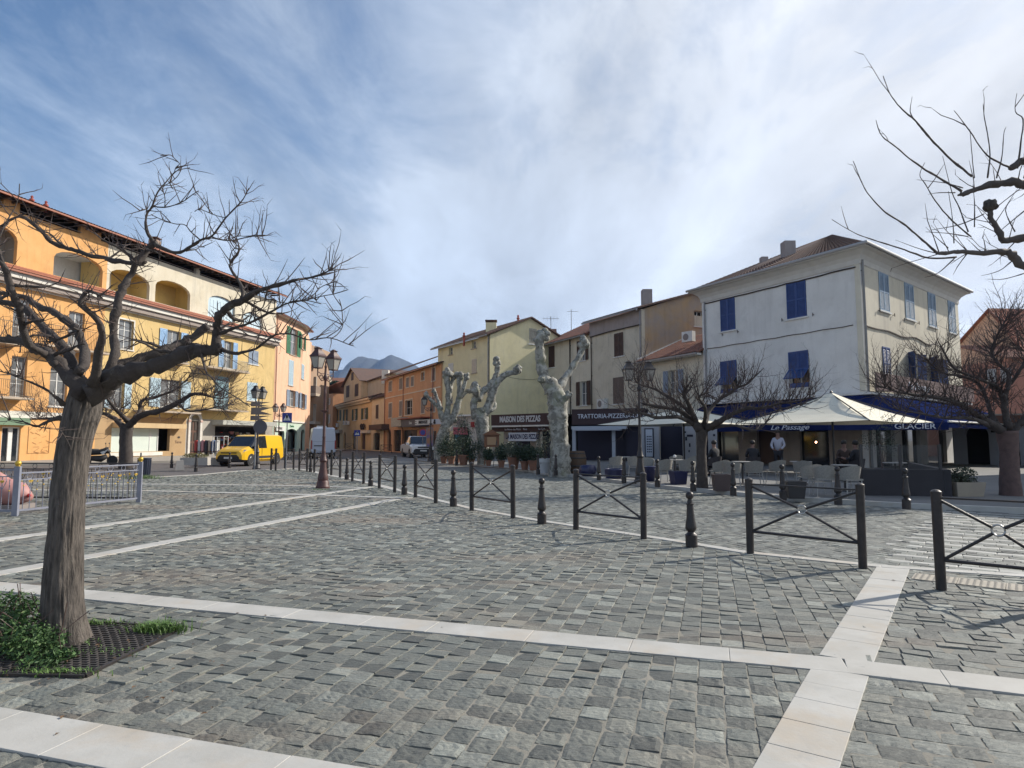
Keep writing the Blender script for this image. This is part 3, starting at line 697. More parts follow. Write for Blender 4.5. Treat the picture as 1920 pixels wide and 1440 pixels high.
mid_o = []; mid_y = []; wins = []
def mw(x0, y0, x1, y1, **k):
    r = hole(FL, x0, y0, x1, y1); (mid_o if r[1] < SPL else mid_y).append(rloop(*r)); wins.append((r, k))
mw(128, 585, 158, 650, gl=GLASSL, bars=2); mw(222, 600, 250, 655, gl=GLASSL, bars=2, surround=STW); mw(312, 620, 338, 676, sh='open', shm=BLUS, gl=GLASSL)
mw(419, 640, 436, 690, sh='open', shm=BLUS, gl=GLASSL); mw(466, 657, 484, 683, sh='closed', shm=GRYB)
mw(93, 690, 126, 762, gl=GLASSL, bars=2); mw(300, 712, 338, 764, sh='open', shm=BLUP, gl=GLASSL); mw(402, 706, 428, 769, sh='closed', shm=TEAL, sill=False); mw(463, 717, 482, 751, sh='closed', shm=BLUP)
mw(24, 560, 56, 640, gl=GLASSL, bars=2); mw(20, 668, 50, 745, gl=GLASSL, bars=2); mw(205, 700, 232, 765, sh='open', shm=BLUP, gl=GLASSL)
sec(FL, UL, SPL, 3.45, zc1-.003, mid_o, ORG, apt); sec(FL, SPL, L_, 3.45, zc1-.003, mid_y, YEL, apt)
for r, k in wins: window(FL, apt, *r, **k)
RAIL = mat('thin iron railing', (.13, .10, .07), .6, metal=.2); SLABM = mat('balcony slab', (.42, .34, .26), .85, (.36, .30, .24), 3)
RAILG = mat('greyed railing', (.30, .30, .28), .6)
def bal(x0, x1, yt, yb, n1=1.1, sm=SLABM, rm=None):
    n = n1; u0 = FL.u(x0, (yt+yb)/2, n); u1 = FL.u(x1, (yt+yb)/2, n); zb = FL.z((x0+x1)/2, yb, n); zt_ = FL.z((x0+x1)/2, yt, n)
    return railing(FL, apt, u0, u1, zb, zt_-zb, 0, n, rm or RAIL, slab=sm, step=.13)
bal(92, 207, 618, 654); bal(-10, 62, 712, 744); bal(390, 467, 673, 692, rm=RAILG); bal(388, 464, 752, 768); bal(288, 352, 655, 676, .7); b5 = bal(272, 375, 757, 771); bal(-30, 50, 600, 640)
# louvred parapet screen and plants on the first balconies
PLG = mat('balcony leaves', (.16, .20, .06), .8, (.10, .13, .05), 8)
def leafcloud(mb, c, r, n, size, rr, flat=.7):
    for _ in range(n):
        d = Vector((rr.gauss(0, 1), rr.gauss(0, 1), rr.gauss(0, 1))).normalized()*(rr.random()**.45)
        p = Vector(c)+Vector((d.x*r[0], d.y*r[1], d.z*r[2])); a = Vector((rr.gauss(0, 1), rr.gauss(0, 1), rr.gauss(0, .6))).normalized()*size*rr.uniform(.6, 1.3)
        b = a.orthogonal().normalized(); b = (Quaternion(a.normalized(), rr.uniform(0, 6.3)) @ b)*size*rr.uniform(.25, .45)
        mb.add([p-a*.5, p+b*.5, p+a*.5, p-b*.5], [(0, 1, 2, 3)])
rr = random.Random(3)
# ground floor
zg = FL.z(60, 777)  # bottom of white string course
gh = []
def gr(x0, y0, x1, y1, arch=None):
    u0, u1, z0, z1 = FL.rect(x0, y0, x1, y1); z0 = max(.12, z0); 
    return u0, u1, z0, z1
door = gr(2, 800, 37, 870); shop = gr(208, 803, 318, 862); shop = (shop[0], shop[1], .55, shop[3]); archd = gr(355, 777, 373, 856); bigs = gr(402, 800, 497, 866)
archd = (archd[0], archd[1], .12, archd[3]); bigs = (bigs[0], bigs[1], .12, bigs[3]); door = (door[0], door[1], .12, door[3])
us1 = FL.u(178, 820); us2 = FL.u(348, 820); us3 = FL.u(384, 820)
MB().box(UL, us1, .003, .12, 3.0, 3.45, FL.M).build('string_course', STW, apt)
sec(FL, UL, us1, 0, 3.447, [rloop(*door)], ORG, apt); sec(FL, us1, us2, 0, 3.447, [rloop(*shop)], TAN, apt)
sec(FL, us2, us3, 0, 3.447, [arch_loop(*archd)], GRYP, apt); sec(FL, us3, L_, 0, 3.447, [rloop(*bigs)], GRYP, apt)
# glazed shop door at the far left
d_ = MB().box(door[0], door[0]+.1, -.2, -.1, door[2], door[3], FL.M).box(door[1]-.1, door[1], -.2, -.1, door[2], door[3], FL.M).box(door[0]+.1, door[1]-.1, -.2, -.1, door[3]-.1, door[3], FL.M).box((door[0]+door[1])/2-.14, (door[0]+door[1])/2+.14, -.2, -.08, door[2], door[3]-.1, FL.M).build('shop_door', WHT, apt)
MB().box(door[0]+.1, door[1]-.1, -.18, -.16, door[2], door[3]-.1, FL.M).build('pane', GLASS, d_)
MB().box(door[1]-.75, door[1]-.45, -.155, -.15, 1.5, 1.68, FL.M).build('notice', WHT, d_)
MB().box(door[0]-1.5, door[1]+.25, .003, .5, door[3]+.1, 2.98, FL.M).build('shop_fascia', mat('green fascia', (.14, .22, .14), .7), apt)
# relief of a plant scratched on the wall beside the door
gm = MB(); mu0, mu1, mz0, mz1 = FL.rect(52, 800, 92, 861); mz0 = max(mz0, .6)
for (a, b, c, d) in [(mu0, mz0, mu0+.0, mz1), (mu1, mz0, mu1, mz1), (mu0, mz0, mu1, mz0)]: gm.rod(FL.w(a, .02, b), FL.w(c, .02, d), .012, 4)
for k in range(26):
    a = rr.uniform(mu0, mu1); z = rr.uniform(mz0, mz1); gm.rod(FL.w(a, .02, z), FL.w(a+rr.uniform(.1, .45), .02, z+rr.uniform(-.2, .25)), .01, 4)
gm.build('wall_drawing', mat('faded drawing line', (.30, .15, .07), .9), apt)
# papered shop window with canopy
PAPER = mat('white paper on glass', (.60, .66, .60), .35, (.54, .60, .55), 1.2, spec=.6)
sw = shop[0]+(shop[1]-shop[0])*.78
f_ = MB().box(shop[0], sw, -.16, -.10, shop[2], shop[3], FL.M).build('papered_window', PAPER, apt)
MB().box(sw-.85, sw-.78, -.098, -.07, shop[2], shop[3], FL.M).box(sw, sw+.08, -.16, -.05, shop[2], shop[3], FL.M).build('mullion', WHT, f_)
MB().box(sw-.95, sw-.55, -.096, -.09, 1.75, 2.05, FL.M).build('notice', WHT, f_)
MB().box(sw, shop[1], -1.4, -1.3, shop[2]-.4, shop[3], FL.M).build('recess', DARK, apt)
ca = FL.rect(240, 790, 337, 802); MB().box(ca[0]-1.5, ca[1], .003, .75, shop[3]+.02, shop[3]+.42, FL.M).build('canopy', plaster('canopy ochre', (.55, .40, .22), (.5, .36, .2)), apt)
MB().box(shop[0]-.1, shop[1]-.8, .003, .06, .2, .5, FL.M).build('plinth', STW, apt)
text('Scirocco' if False else 'Terra', FT(FL, FL.u(334, 826), .012, FL.z(334, 829)), .34, mat('dark lettering', (.08, .04, .03), .7), apt, 'lettering', .004)
MB().lathe([(.16, 0), (.13, .02)], 10, FL.M @ TR(FL.u(335, 820), .02, FL.z(335, 820)) @ Matrix.Rotation(math.pi/2, 4, 'X') @ Matrix.Diagonal((1, .6, 1, 1))).build('emblem', BEAM, apt)
# arched white door surround with keystone
sur = MB(); lp = arch_loop(*archd, n=15)[2:]; u0, u1, z0, z1 = archd; c = (u0+u1)/2; zc = z1-(u1-u0)/2
for k in range(14):
    (a1, b1), (a2, b2) = lp[k], lp[k+1]; s = 1.42
    for (q1, q2, q3, q4) in [((a1, b1), (a2, b2), (c+(a2-c)*s, zc+(b2-zc)*s), (c+(a1-c)*s, zc+(b1-zc)*s))]:
        vs = [FL.w(q[0], .12, q[1]) for q in (q1, q2, q3, q4)]+[FL.w(q[0], .003, q[1]) for q in (q1, q2, q3, q4)]
        sur.add(vs, [(0, 1, 2, 3), (0, 4, 5, 1), (1, 5, 6, 2), (2, 6, 7, 3), (3, 7, 4, 0)])
w2 = (u1-u0)/2*.42
sur.box(u0-w2, u0-.002, .003, .12, 0.12, zc, FL.M).box(u1+.002, u1+w2, .003, .12, .12, zc, FL.M); ad = sur.build('door_surround', mat('white stone', (.62, .58, .53), .8, (.55, .51, .47), 3), apt)
MB().box(u0-w2-.03, u0, .1, .16, zc-.1, zc+.08, FL.M).box(u1, u1+w2+.03, .1, .16, zc-.1, zc+.08, FL.M).build('impost', mat('pink stone', (.50, .33, .28), .8), ad)
WOOD = mat('brown door wood', (.12, .055, .035), .6, (.08, .04, .028), 6, stretch=(6, 6, .6)); 
dd = MB(); dd.prism(arch_loop(*archd), 0, .06, FL.M @ TR(0, -.2, 0) @ Matrix(((1, 0, 0, 0), (0, 0, 1, 0), (0, 1, 0, 0), (0, 0, 0, 1)))); dd = dd.build('arched_door', WOOD, apt)
for k in (0, 1):
    for j in range(3): MB().box(u0+.12+k*(c-u0), c-.12+k*(c-u0), -.135, -.1, .4+j*1.0, 1.2+j*1.0, FL.M).build('door_panel', BEAM, dd)
# wide shop with goods, awning box and racks
u0, u1, z0, z1 = bigs
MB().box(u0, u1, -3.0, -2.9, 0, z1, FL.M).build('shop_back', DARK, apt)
MB().box(FL.u(396, 800), FL.u(500, 800), .003, 1.3, z1+.12, z1+.55, FL.M, 0, .0).build('awning', mat('cream awning', (.42, .42, .37), .8, (.36, .36, .33), 2), apt)
GC = [mat('goods '+n, c, .7) for n, c in (('white', (.55, .55, .52)), ('red', (.45, .06, .05)), ('pink', (.55, .25, .25)), ('blue', (.10, .18, .35)), ('dark', (.05, .05, .06)), ('beige', (.45, .36, .26)))]
shelf = MB().box(u0+.3, u1-.3, -1.6, -1.55, .5, 2.3, FL.M).build('display_board', BEAM, apt)
for k in range(70):
    a = rr.uniform(u0+.4, u1-.7); z = rr.uniform(.4, 2.3); MB().box(a, a+rr.uniform(.1, .35), -1.5, -1.3, z, z+rr.uniform(.08, .3), FL.M).build('goods', rr.choice(GC), shelf)
block(FL, apt, 12, 0, 17.2, ORG, UL, L_, inner=12.9)
for (px, Y, w, h) in [(290, 57, .75, 2.2), (245, 56, .4, .5)]:
    p = P(px, 455, Y+1.5); chimney((p.x, p.y, 18.2), w, h-.3, mat('chimney brick', (.30, .22, .17), .9, (.2, .16, .13), 4), apt)
for (px, nm) in [(66, 0), (93, 1)]:
    u_ = FL.u(px, 375); p = FL.w(u_, -.3, 18.0); c_ = MB().lathe([(.10, -.3), (.10, .12), (.16, .16), (.16, .27), (.08, .3), (.07, .42), (.11, .44), (.02, .55)], 10, TR(*p)).build('roof_vent', mat('red terracotta', (.32, .07, .05), .7), apt)
# ---- peach corner house
FPf = Fac(XY(512.5, 70.9), XY(562, 79)); FPc = Fac(XY(562, 79), XY(573, 83))
pch = thing('corner_house', 'peach corner house with green shutters over mint green arches, right of the yellow block', 'building', FPf.w(3, 0, 0))
zp = 3.62; ze = 15.6
GLZ = mat('mint paint', (.50, .60, .50), .8, (.44, .54, .46), 2)
hs = []
pw = [((544, 616, 557, 666), 'closed', GRNS), ((541, 675, 550, 723), 'closed', BLUP), ((542.5, 732, 553, 762), 'open', GRYB)]
for r, s_, mt in pw: hs.append(FPf.rect(*r))
wall(FPf, rloop(0, FPf.L, zp, ze), [rloop(*h) for h in hs], PCH, pch)
for h, (r, s_, mt) in zip(hs, pw): window(FPf, pch, *h, sh='open' if mt is GRNS else s_, shm=mt, sill=True, sillm=SLABM, gl=GLASSL)
ar = [FPf.rect(522, 806, 533, 853), FPf.rect(535.5, 804, 557, 853)]; ar = [(a, b, .12, d) for a, b, c, d in ar]
wall(FPf, rloop(0, FPf.L, 0, zp-.003), [arch_loop(*a, rise=.55) for a in ar], GLZ, pch)
for a in ar: MB().box(a[0], a[1], -.6, -.5, 0, a[3], FPf.M).build('shop_opening', GLASS, pch); MB().box((a[0]+a[1])/2-.05, (a[0]+a[1])/2+.05, -.49, -.4, .12, a[3], FPf.M).build('mullion', mat('dark mullion', (.05, .07, .06), .6), pch)
hs = [FPc.rect(*r) for r in [(565.5, 628, 570.5, 655), (565, 683, 570, 711), (564.5, 738, 571, 766)]]
wall(FPc, rloop(0, FPc.L, zp, ze), [rloop(*h) for h in hs], PCH, pch)
for h, mt in zip(hs, (GRNS, BLUP, GRYB)): window(FPc, pch, *h, sh='closed' if mt is BLUP else 'open', shm=mt, sillm=SLABM)
a = FPc.rect(564, 805, 571, 853); a = (a[0], a[1], .12, a[3]); wall(FPc, rloop(0, FPc.L, 0, zp-.003), [arch_loop(*a, rise=.5)], GLZ, pch); MB().box(a[0], a[1], -.6, -.5, 0, a[3], FPc.M).build('shop_opening', GLASS, pch)
MB().box(0, FPf.L, .003, .14, zp-.05, zp+.1, FPf.M).box(0, FPc.L, .003, .14, zp-.05, zp+.1, FPc.M).build('string_course', STW, pch)
sg = FPf.rect(515, 799, 531, 808); MB().box(*sg[:2], .15, .22, sg[2], sg[3], FPf.M).build('shop_sign', WHT, pch); 
text('BAR', FT(FPf, (sg[0]+sg[1])/2, .225, (sg[2]+sg[3])/2), .42, BEAM, pch); text('Passion', FT(FPf, FPf.u(547, 800), .02, FPf.z(547, 799)), .45, mat('green lettering', (.06, .22, .12), .6), pch, depth=.01)
eo = .7; zz = ze+.05
c1_, c2_, c3_ = FPf.w(-.3, eo, zz), FPf.w(FPf.L+.1, eo, zz), FPc.w(FPc.L+.4, eo, zz); rd = Vector((-9, 6, 1.6))
roof(c1_, c2_, c2_+rd, c1_+rd, TILE, pch); roof(c2_, c3_, c3_+rd*.8+Vector((0, 1, 0)), c2_+rd, TILE, pch)
MB().prism([xy(FPf.w(0, -.003, 0)), xy(FPf.w(FPf.L, -.003, 0)), xy(FPc.w(FPc.L, -.003, 0)), xy(FPc.w(FPc.L, .5, 0)), xy(FPf.w(FPf.L, .6, 0)), xy(FPf.w(0, .5, 0))], ze-.1, ze+.0).build('eave_soffit', STW, pch)
q = [FPc.w(FPc.L, 0, 0), FPc.w(FPc.L, 0, 0)+Vector((-2.5, 9, 0)), FPf.w(0, 0, 0)+Vector((-8, 4, 0)), FPf.w(0, -.3, 0)]
for i in range(3):
    Fq = Fac(xy(q[i]), xy(q[i+1])); MB().box(0, Fq.L, -.25, 0, 0, ze, Fq.M).build('wall', PCH, pch)
MB().box(.4, FPf.L-.4, -1.2, -1.1, 0, ze-.2, FPf.M).build('dark_backing', DARK, pch)
PIPE = mat('copper downpipe', (.30, .13, .09), .5)
downpipe(FPf, pch, .25, .1, ze, mt=PIPE)
# street sign boards with their backs to us and round sign
# ================================================================ STREET END AND RIGHT-HAND HOUSES
SURR = mat('pale window surround', (.60, .52, .42), .85); BRN = mat('brown shutter paint', (.085, .045, .035), .6, (.06, .035, .03), 5)
GRN2 = mat('dark green shutter paint', (.07, .10, .06), .65, (.05, .08, .05), 4); GRY3 = mat('grey shutter paint', (.23, .20, .19), .7)
STO = plaster('street orange plaster', (.52, .27, .15), (.57, .31, .17)); STY = plaster('street yellow plaster', (.55, .38, .20), (.60, .42, .23)); STP = plaster('street pale plaster', (.56, .43, .28), (.60, .48, .33))
a0 = Vector((*XY(824, 65), 0)); dS = Vector((-.5, 1, 0))
def onS(px): # street line point under column px
    r = (px-960)/FPX; t = (r*a0.y-a0.x)/(dS.x-r*dS.y); return a0+dS*t
def house(name, label, F, ze, mt, wins, shopholes=(), zsplit=None, lower=None, root=None, cat='building', back=9, backM=True):
    r = root or thing(name, label, cat, F.w(F.L/2, 0, 0))
    hs = [(F.rect(*w[0]), w) for w in wins]
    up = [rloop(*h) for h, _ in hs]; zs = zsplit or 0
    sh = [(a[0], a[1], 0.1, a[3], k) for a, k in [(F.rect(*s[:4]), s[4]) for s in shopholes]]
    lo = [arch_loop(a, b, c, d, min((b-a)/2, .8)) if k == 'arch' else rloop(a, b, c, d) for a, b, c, d, k in sh]
    if zsplit:
        wall(F, rloop(0, F.L, zs, ze), up, mt, r); wall(F, rloop(0, F.L, 0, zs-.003), lo, lower or mt, r)
    else: wall(F, rloop(0, F.L, 0, ze), up+lo, mt, r)
    for h, w in hs:
        kw = dict(w[1]) if len(w) > 1 else {}
        window(F, r, *h, **kw)
    for a, b, c, d, k in sh:
        o = MB().box(a, b, -.25, -.2, c, d, F.M).build('shop_door', GLASS if k != 'wood' else WOOD, r)
        MB().box((a+b)/2-.04, (a+b)/2+.04, -.195, -.15, c, d-.4, F.M).build('mullion', BEAM, o)
    block(F, r, back, 0, ze, mt)
    return r
# orange three storey house
pa, pb = onS(721), onS(826)
FO = Fac(xy(pa), xy(pb)); zeO = (824-680)*pb.y/FPX+1.5
S = dict(shm=GRY3, surround=SURR, gl=GLASSL)
orh = house('orange_house', 'orange three storey street house with white window surrounds, left of the tall yellow house', FO, zeO, STO,
    [((729, 715, 735, 734), dict(sh='closed', **S)), ((749, 709, 755, 730), dict(sh='closed', **S)), ((762, 708, 767, 726), dict(sh='closed', **S)), ((771, 706, 776, 724), dict(sh='closed', **S)), ((790, 698, 796, 713), dict(**S)), ((810, 690, 816, 714), dict(sh='closed', **S)),
     ((729, 756, 735, 783), dict(sh='closed', **S)), ((749, 752, 754, 780), dict(sh='closed', **S)), ((760, 750, 773, 778), dict(gl=DARK, surround=SURR)), ((790, 747, 796, 775), dict(sh='closed', **S)), ((809, 745, 816, 772), dict(sh='closed', **S))],
    [(726, 804, 733, 847, 'arch'), (738, 806, 752, 850, 'r'), (755, 806, 782, 850, 'r'), (786, 808, 798, 850, 'r'), (802, 808, 818, 852, 'r')])
ov = FO.L
roof2(FO, orh, 0, ov, .5, zeO, 4.5, 1.3, 9, TILEB, STO)
MB().box(-.3, ov+.2, .51, .6, zeO-.12, zeO-.02, FO.M).build('gutter', PIPE, orh)
MB().box(0, ov, .003, .06, FO.z(770, 738), FO.z(770, 738)+.12, FO.M).build('string_course', SURR, orh)
for u in (.3, FO.u(757, 740), ov-2.2): downpipe(FO, orh, u, .1, zeO, mt=PIPE)
a = FO.rect(733, 783, 752, 800, .9); s1 = MB().box(a[0], a[1], .003, .9, a[2], a[3], FO.M).build('shop_sign_box', mat('cream sign', (.45, .41, .35), .7, (.3, .28, .25), 5), orh)
a = FO.rect(757, 786, 790, 800, .9); MB().box(a[0]+.0, a[1], .003, 1.1, a[2], a[3], FO.M).build('grey_awning', mat('grey awning', (.12, .11, .12), .8), orh)
text('Sonia', FT(FO, a[0]+(a[1]-a[0])*.5, 1.11, (a[2]+a[3])/2), .45, WHT, orh)
MB().box(a[0]-1.2, a[1]+1, .003, 1.3, a[3]+.04, a[3]+.16, FO.M).build('red_canopy', mat('red canopy', (.28, .07, .04), .7), orh)
pS = P(778, 795, 62); pE = P(806, 795, 59.5); FS1 = Fac((pS.x, pS.y), (pE.x, pE.y)); a = FS1.rect(778.5, 787, 805, 796.5)
sb = MB().box(0, FS1.L, -.12, 0, a[2], a[3], FS1.M).build('shop_sign', mat('white sign', (.62, .60, .57), .6), orh)
text('MAISON SUZE', FT(FS1, FS1.L*.55, .012, (a[2]+a[3])/2), .42, BEAM, sb, sx=.68, bold=.012)
MB().box(.05, .35, .002, .02, a[2]+.12, a[2]+.17, FS1.M).box(.05, .35, .002, .02, a[3]-.17, a[3]-.12, FS1.M).build('sign_bars', BEAM, sb)
p2 = P(828, 795, 57.5); FS2 = Fac((pE.x+.1, pE.y-.05), (p2.x, p2.y)); sb = MB().box(0, FS2.L, -.12, 0, a[2], a[3], FS2.M).build('shop_sign', mat('pale blue sign', (.50, .54, .62), .6), orh)
MB().ball((0, 0, 0), .14, 8, 6, FS2.M @ TR(FS2.L*.4, .05, (a[2]+a[3])/2-.08)).ball((0, 0, 0), .09, 8, 6, FS2.M @ TR(FS2.L*.4, .05, (a[2]+a[3])/2+.12)).build('emblem', BEAM, sb)
# tall spectacles-shop row: cornice house and its gabled upper house
pa, pb, pc = onS(624), onS(697), onS(720.5)
FM = Fac(xy(pa), xy(pb)); zm = 7.4; S = dict(sh='open', shm=GRN2, gl=GLASSL)
mid = house('spectacles_shop_house', 'long two storey ochre house with green shutters and a spectacles shop sign', FM, zm, STY,
    [((634, 769, 638, 789), S), ((646, 768, 650, 789), S), ((663, 767, 668, 788), S), ((681, 765, 687, 786), S)],
    [(627, 812, 637, 844, 'r'), (644, 810, 648, 843, 'arch'), (660, 811, 667, 844, 'arch'), (677, 812, 685, 844, 'wood')])
MB().box(-.1, FM.L+.1, .003, .55, zm-.25, zm, FM.M).box(-.1, FM.L, .003, .3, zm-.6, zm-.252, FM.M).build('cornice', STP, mid)
roof2(FM, mid, 0, FM.L, .5, zm, 4.5, 1.7, 9, TILEB, STY)
GG = Vector((0, 0, 0))
for i, (x, y) in enumerate([(625.5, 797), (631.5, 797), (645, 793), (651, 793)]):
    u_, z_ = FM.pix(x, y, .3); k = MB().box(u_-.4, u_+.4, .05, .4, z_-.3, z_+.3, FM.M).build('air_conditioner', WHT, mid)
    MB().lathe([(.22, 0), (.2, .02)], 10, FM.M @ TR(u_-.08, .405, z_) @ Matrix.Rotation(-math.pi/2, 4, 'X')).build('fan_grille', GRY3, k)
u_, z_ = FM.pix(680, 800, .2); gl = MB()
for s in (-.62, .62):
    gl.tube([FM.w(u_+s+.34*math.cos(t), .25, z_+.34*math.sin(t)) for t in [2*math.pi*k/16 for k in range(17)]], .14, 6)
gl.rod(FM.w(u_-.3, .25, z_+.2), FM.w(u_+.3, .25, z_+.2), .09, 6).rod(FM.w(u_-1.3, .25, z_+.2), FM.w(u_-.9, .25, z_+.2), .08, 6).rod(FM.w(u_+1.3, .25, z_+.2), FM.w(u_+.9, .25, z_+.2), .08, 6)
gl.build('spectacles_sign', BEAM, mid)
a = FM.rect(625, 806, 636, 812, .4); MB().box(a[0]-.3, a[1]+.3, .003, .5, a[2], a[3], FM.M).build('door_canopy', GRYP, mid)
a = FM.rect(675, 807, 690, 812, .4); MB().box(a[0], a[1], .003, .5, a[2], a[3], FM.M).build('door_canopy', SURR, mid)
FN = Fac(xy(pb), xy(pc)); zn = 7.1
lo = house('low_dark_awning_shop', 'narrow low ochre house with a dark shop awning against the orange house', FN, zn, STP, [((705, 759, 710, 785), dict(sh='closed', shm=BRN, surround=SURR))], [(700, 812, 712, 846, 'r')], back=5)
roof2(FN, lo, 0, FN.L, .4, zn, 4.5, 2.2, 9, TILEB, STP, ov=0)
a = FN.rect(694, 796, 718, 806, .8); MB().box(a[0], a[1], .003, 1.0, a[2], a[3], FN.M).build('awning', BRN, lo)
# gabled house above/behind
pg0 = P(645, 724, 108); pg1 = P(677, 724, 97); FGb = Fac((pg0.x, pg0.y), (pg1.x, pg1.y)); 
zl = FGb.z(646, 727); zr = FGb.z(676, 713); zlo = FGb.z(660, 752); up_, zpk = FGb.pix(663, 691)
zeg = (FGb.z(645, 722)+FGb.z(677, 714))/2
gb = thing('gabled_house', 'yellow gabled house with three small windows, rising behind the cornice house', 'building', FGb.w(2, 0, 0))
hs = [FGb.rect(649.5, 723, 655, 745), FGb.rect(665.5, 720, 672, 743), FGb.rect(659, 698, 663, 713)]
wall(FGb, [(0, 0), (FGb.L, 0), (FGb.L, zeg), (FGb.L*.52, zpk), (0, zeg)], [rloop(*h) for h in hs], STP, gb)
for h in hs: window(FGb, gb, *h, sh='closed', shm=BRN, sill=False)
D = 26; M2 = MB().box(FGb.L-.25, FGb.L, -D, -.285, 0, zeg, FGb.M).box(0, .25, -D, -.285, 0, zeg, FGb.M).build('side_wall', STP, gb)
c = FGb.L*.52
roof(FGb.w(FGb.L+.5, -D, zeg-.2), FGb.w(FGb.L+.5, .4, zeg-.2), FGb.w(c, .4, zpk+.1), FGb.w(c, -D, zpk+.1), TILEB, gb); roof(FGb.w(-.5, .4, zeg-.2), FGb.w(-.5, -D, zeg-.2), FGb.w(c, -D, zpk+.1), FGb.w(c, .4, zpk+.1), TILEB, gb)
wing = thing('dormer_wing_house', 'brown tiled roof block between the gabled house and the orange house', 'building', (pb.x-3, pb.y+9, 0))
pr0, pr1 = P(678, 717, 101), P(742, 716, 84); FW = Fac((pr0.x, pr0.y), (pr1.x, pr1.y)); zw = FW.z(690, 716)
MB().box(0, FW.L, -8, -0, 0, zw, FW.M).build('wall', plaster('weathered grey wall', (.40, .37, .30), (.36, .33, .27)), wing)
roof(FW.w(-.2, .4, zw+.02), FW.w(FW.L, .4, zw+.02), FW.w(FW.L, -6, zw+2.6), FW.w(-.2, -6, zw+2.6), TILEB, wing)
p = P(723, 712, 88); chimney((p.x, p.y, p.z), .9, 1.3, STW, wing, cap=False)
# house closing the street
pa2, pb2 = P(579, 800, 118), P(623, 800, 110); FE = Fac((pa2.x, pa2.y), (pb2.x, pb2.y)); zE = FE.z(600, 741); S = dict(sh='open', shm=SURR, gl=GLASSL)
en = house('street_end_house', 'peach house with a red sloping roof closing the street beyond the white van', FE, zE, STO, [((590, 748, 594, 760), S), ((602, 747, 606, 759), S), ((614, 746, 618, 758), S), ((600, 777, 605, 793), S), ((612, 777, 617, 793), S), ((588, 769, 593, 783), S)], [(583, 806, 588, 844, 'arch'), (600, 812, 608, 842, 'r')])
roof(FE.w(-1, .6, zE+.02), FE.w(FE.L+2.6, .6, zE+1.6), FE.w(FE.L+2.6, -7, zE+4.4), FE.w(-1, -7, zE+.8), TILER, en)
# building with stacked balconies left of the street
pc0, pc1 = P(573, 800, 96), P(579, 800, 101); bw = thing('balcony_building', 'brownish block with three stacked balconies jutting into the street behind the corner house', 'building', (pc0.x, pc0.y, 0))
FB = Fac((pc0.x-6, pc0.y+.4), (pc0.x+.6, pc0.y)); MB().box(0, FB.L, -8, 0, 0, 15.8, FB.M).build('wall', plaster('dim ochre wall', (.36, .24, .16), (.33, .23, .16)), bw)
for (yt, yb, x1) in [(658, 679, 595.5), (722, 737, 594), (0, 789, 593)]:
    zb = P(585, yb, 96).z; x1_ = P(x1, yb, 95).x; x0_ = P(569, yb, 95).x
    s = MB().box(x0_, x1_, 94.6, 97.2, zb-.5, zb-.1).build('balcony', SLABM if yb != 789 else GRYP, bw)
    if yt: MB().box(x0_+.1, x1_-.05, 94.65, 94.75, zb-.1, zb+1.0).box(x1_-.15, x1_-.06, 94.76, 97.1, zb-.1, zb+1.0).build('railing', mat('brown screen', (.20, .15, .12), .8), s)
    MB().box(x0_, x1_-.8, 97.2, 97.5, zb-.1, zb+2.6).build('back_wall', FB and GRYP, s)
# roofs, tree tops and palm beyond
pk = thing('pink_roof_building', 'pale green building with a flat pink roof edge far behind the street', 'building', (P(620, 720, 150).x, 150, 0))
x0, x1 = P(598, 715, 150).x, P(655, 715, 150).x; z = P(620, 709, 150).z
MB().box(x0, x1, 150, 160, 0, z-1.0).build('wall', mat('pale green wall', (.34, .40, .36), .9), pk); MB().box(x0-.6, x1+.6, 149.2, 161, z-1, z).build('roof_edge', mat('pink roof edge', (.60, .32, .24), .9), pk)
x0, x1 = P(566, 740, 140).x, P(600, 740, 140).x
hs_ = thing('hillside_building', 'pale brown flat block seen between the balconies and the street', 'building', (x0, 140, 0)); MB().box(x0, x1, 140, 150, 0, P(580, 700, 140).z).build('wall', plaster('far wall', (.38, .32, .24), (.34, .29, .22)), hs_)
# ---- tall yellow house
pY = Vector((*XY(918, 57), 0)); t = 8.2*60/55
pYL = pY+Vector((-.65, 1, 0))*(8.7); FY = Fac(xy(pYL), xy(pY)); dG = Vector((1, .65, 0)).normalized(); FGy = Fac(xy(pY), xy(pY+dG*8.9))
YLL = plaster('pale yellow plaster', (.66, .59, .36), (.72, .65, .42), st=(.45, .40, .27), dirt=(.50, .46, .33)); zY = (824-625.5)*57/FPX+1.5
S = dict(sh='closed', shm=WHT, sillm=SLABM); S2 = dict(gl=GLASSL, sillm=SLABM, frm=WHT)
yel = house('tall_yellow_house', 'tall pale yellow house with a gable wall, above the brown pizzeria fascia', FY, zY, YLL,
    [((842, 651, 849, 665), S2), ((885, 639, 893, 653), S2), ((841, 681, 850, 696), S), ((885, 673, 894, 699), dict(sh='closed', shm=SURR, sillm=SLABM)), ((884, 743, 892, 758), S2), ((842, 742, 849, 757), S2)], back=8.6)
zpk = FGy.z(993, 597); uw = FGy.u(998, 630); hw = FGy.rect(992, 616, 1006, 645)
wall(FGy, [(0.0, 0), (8.9, 0), (8.9, zY), (4.45, zpk), (0.0, zY)], [rloop(*hw)], YLL, yel, 'gable_wall', off=.004); window(FGy, yel, *hw, sh='closed', shm=mat('flaking white shutter', (.50, .48, .40), .8, (.34, .31, .26), 8))
e = .5
roof(FY.w(-.6, e, zY), FY.w(FY.L+.3, e, zY), FY.w(FY.L+.3, -4.45, zpk+.12), FY.w(-.6, -4.45, zpk+.12), TILEB, yel); roof(FY.w(FY.L+.3, -9.2, zY), FY.w(-.6, -9.2, zY), FY.w(-.6, -4.45, zpk+.12), FY.w(FY.L+.3, -4.45, zpk+.12), TILEB, yel)
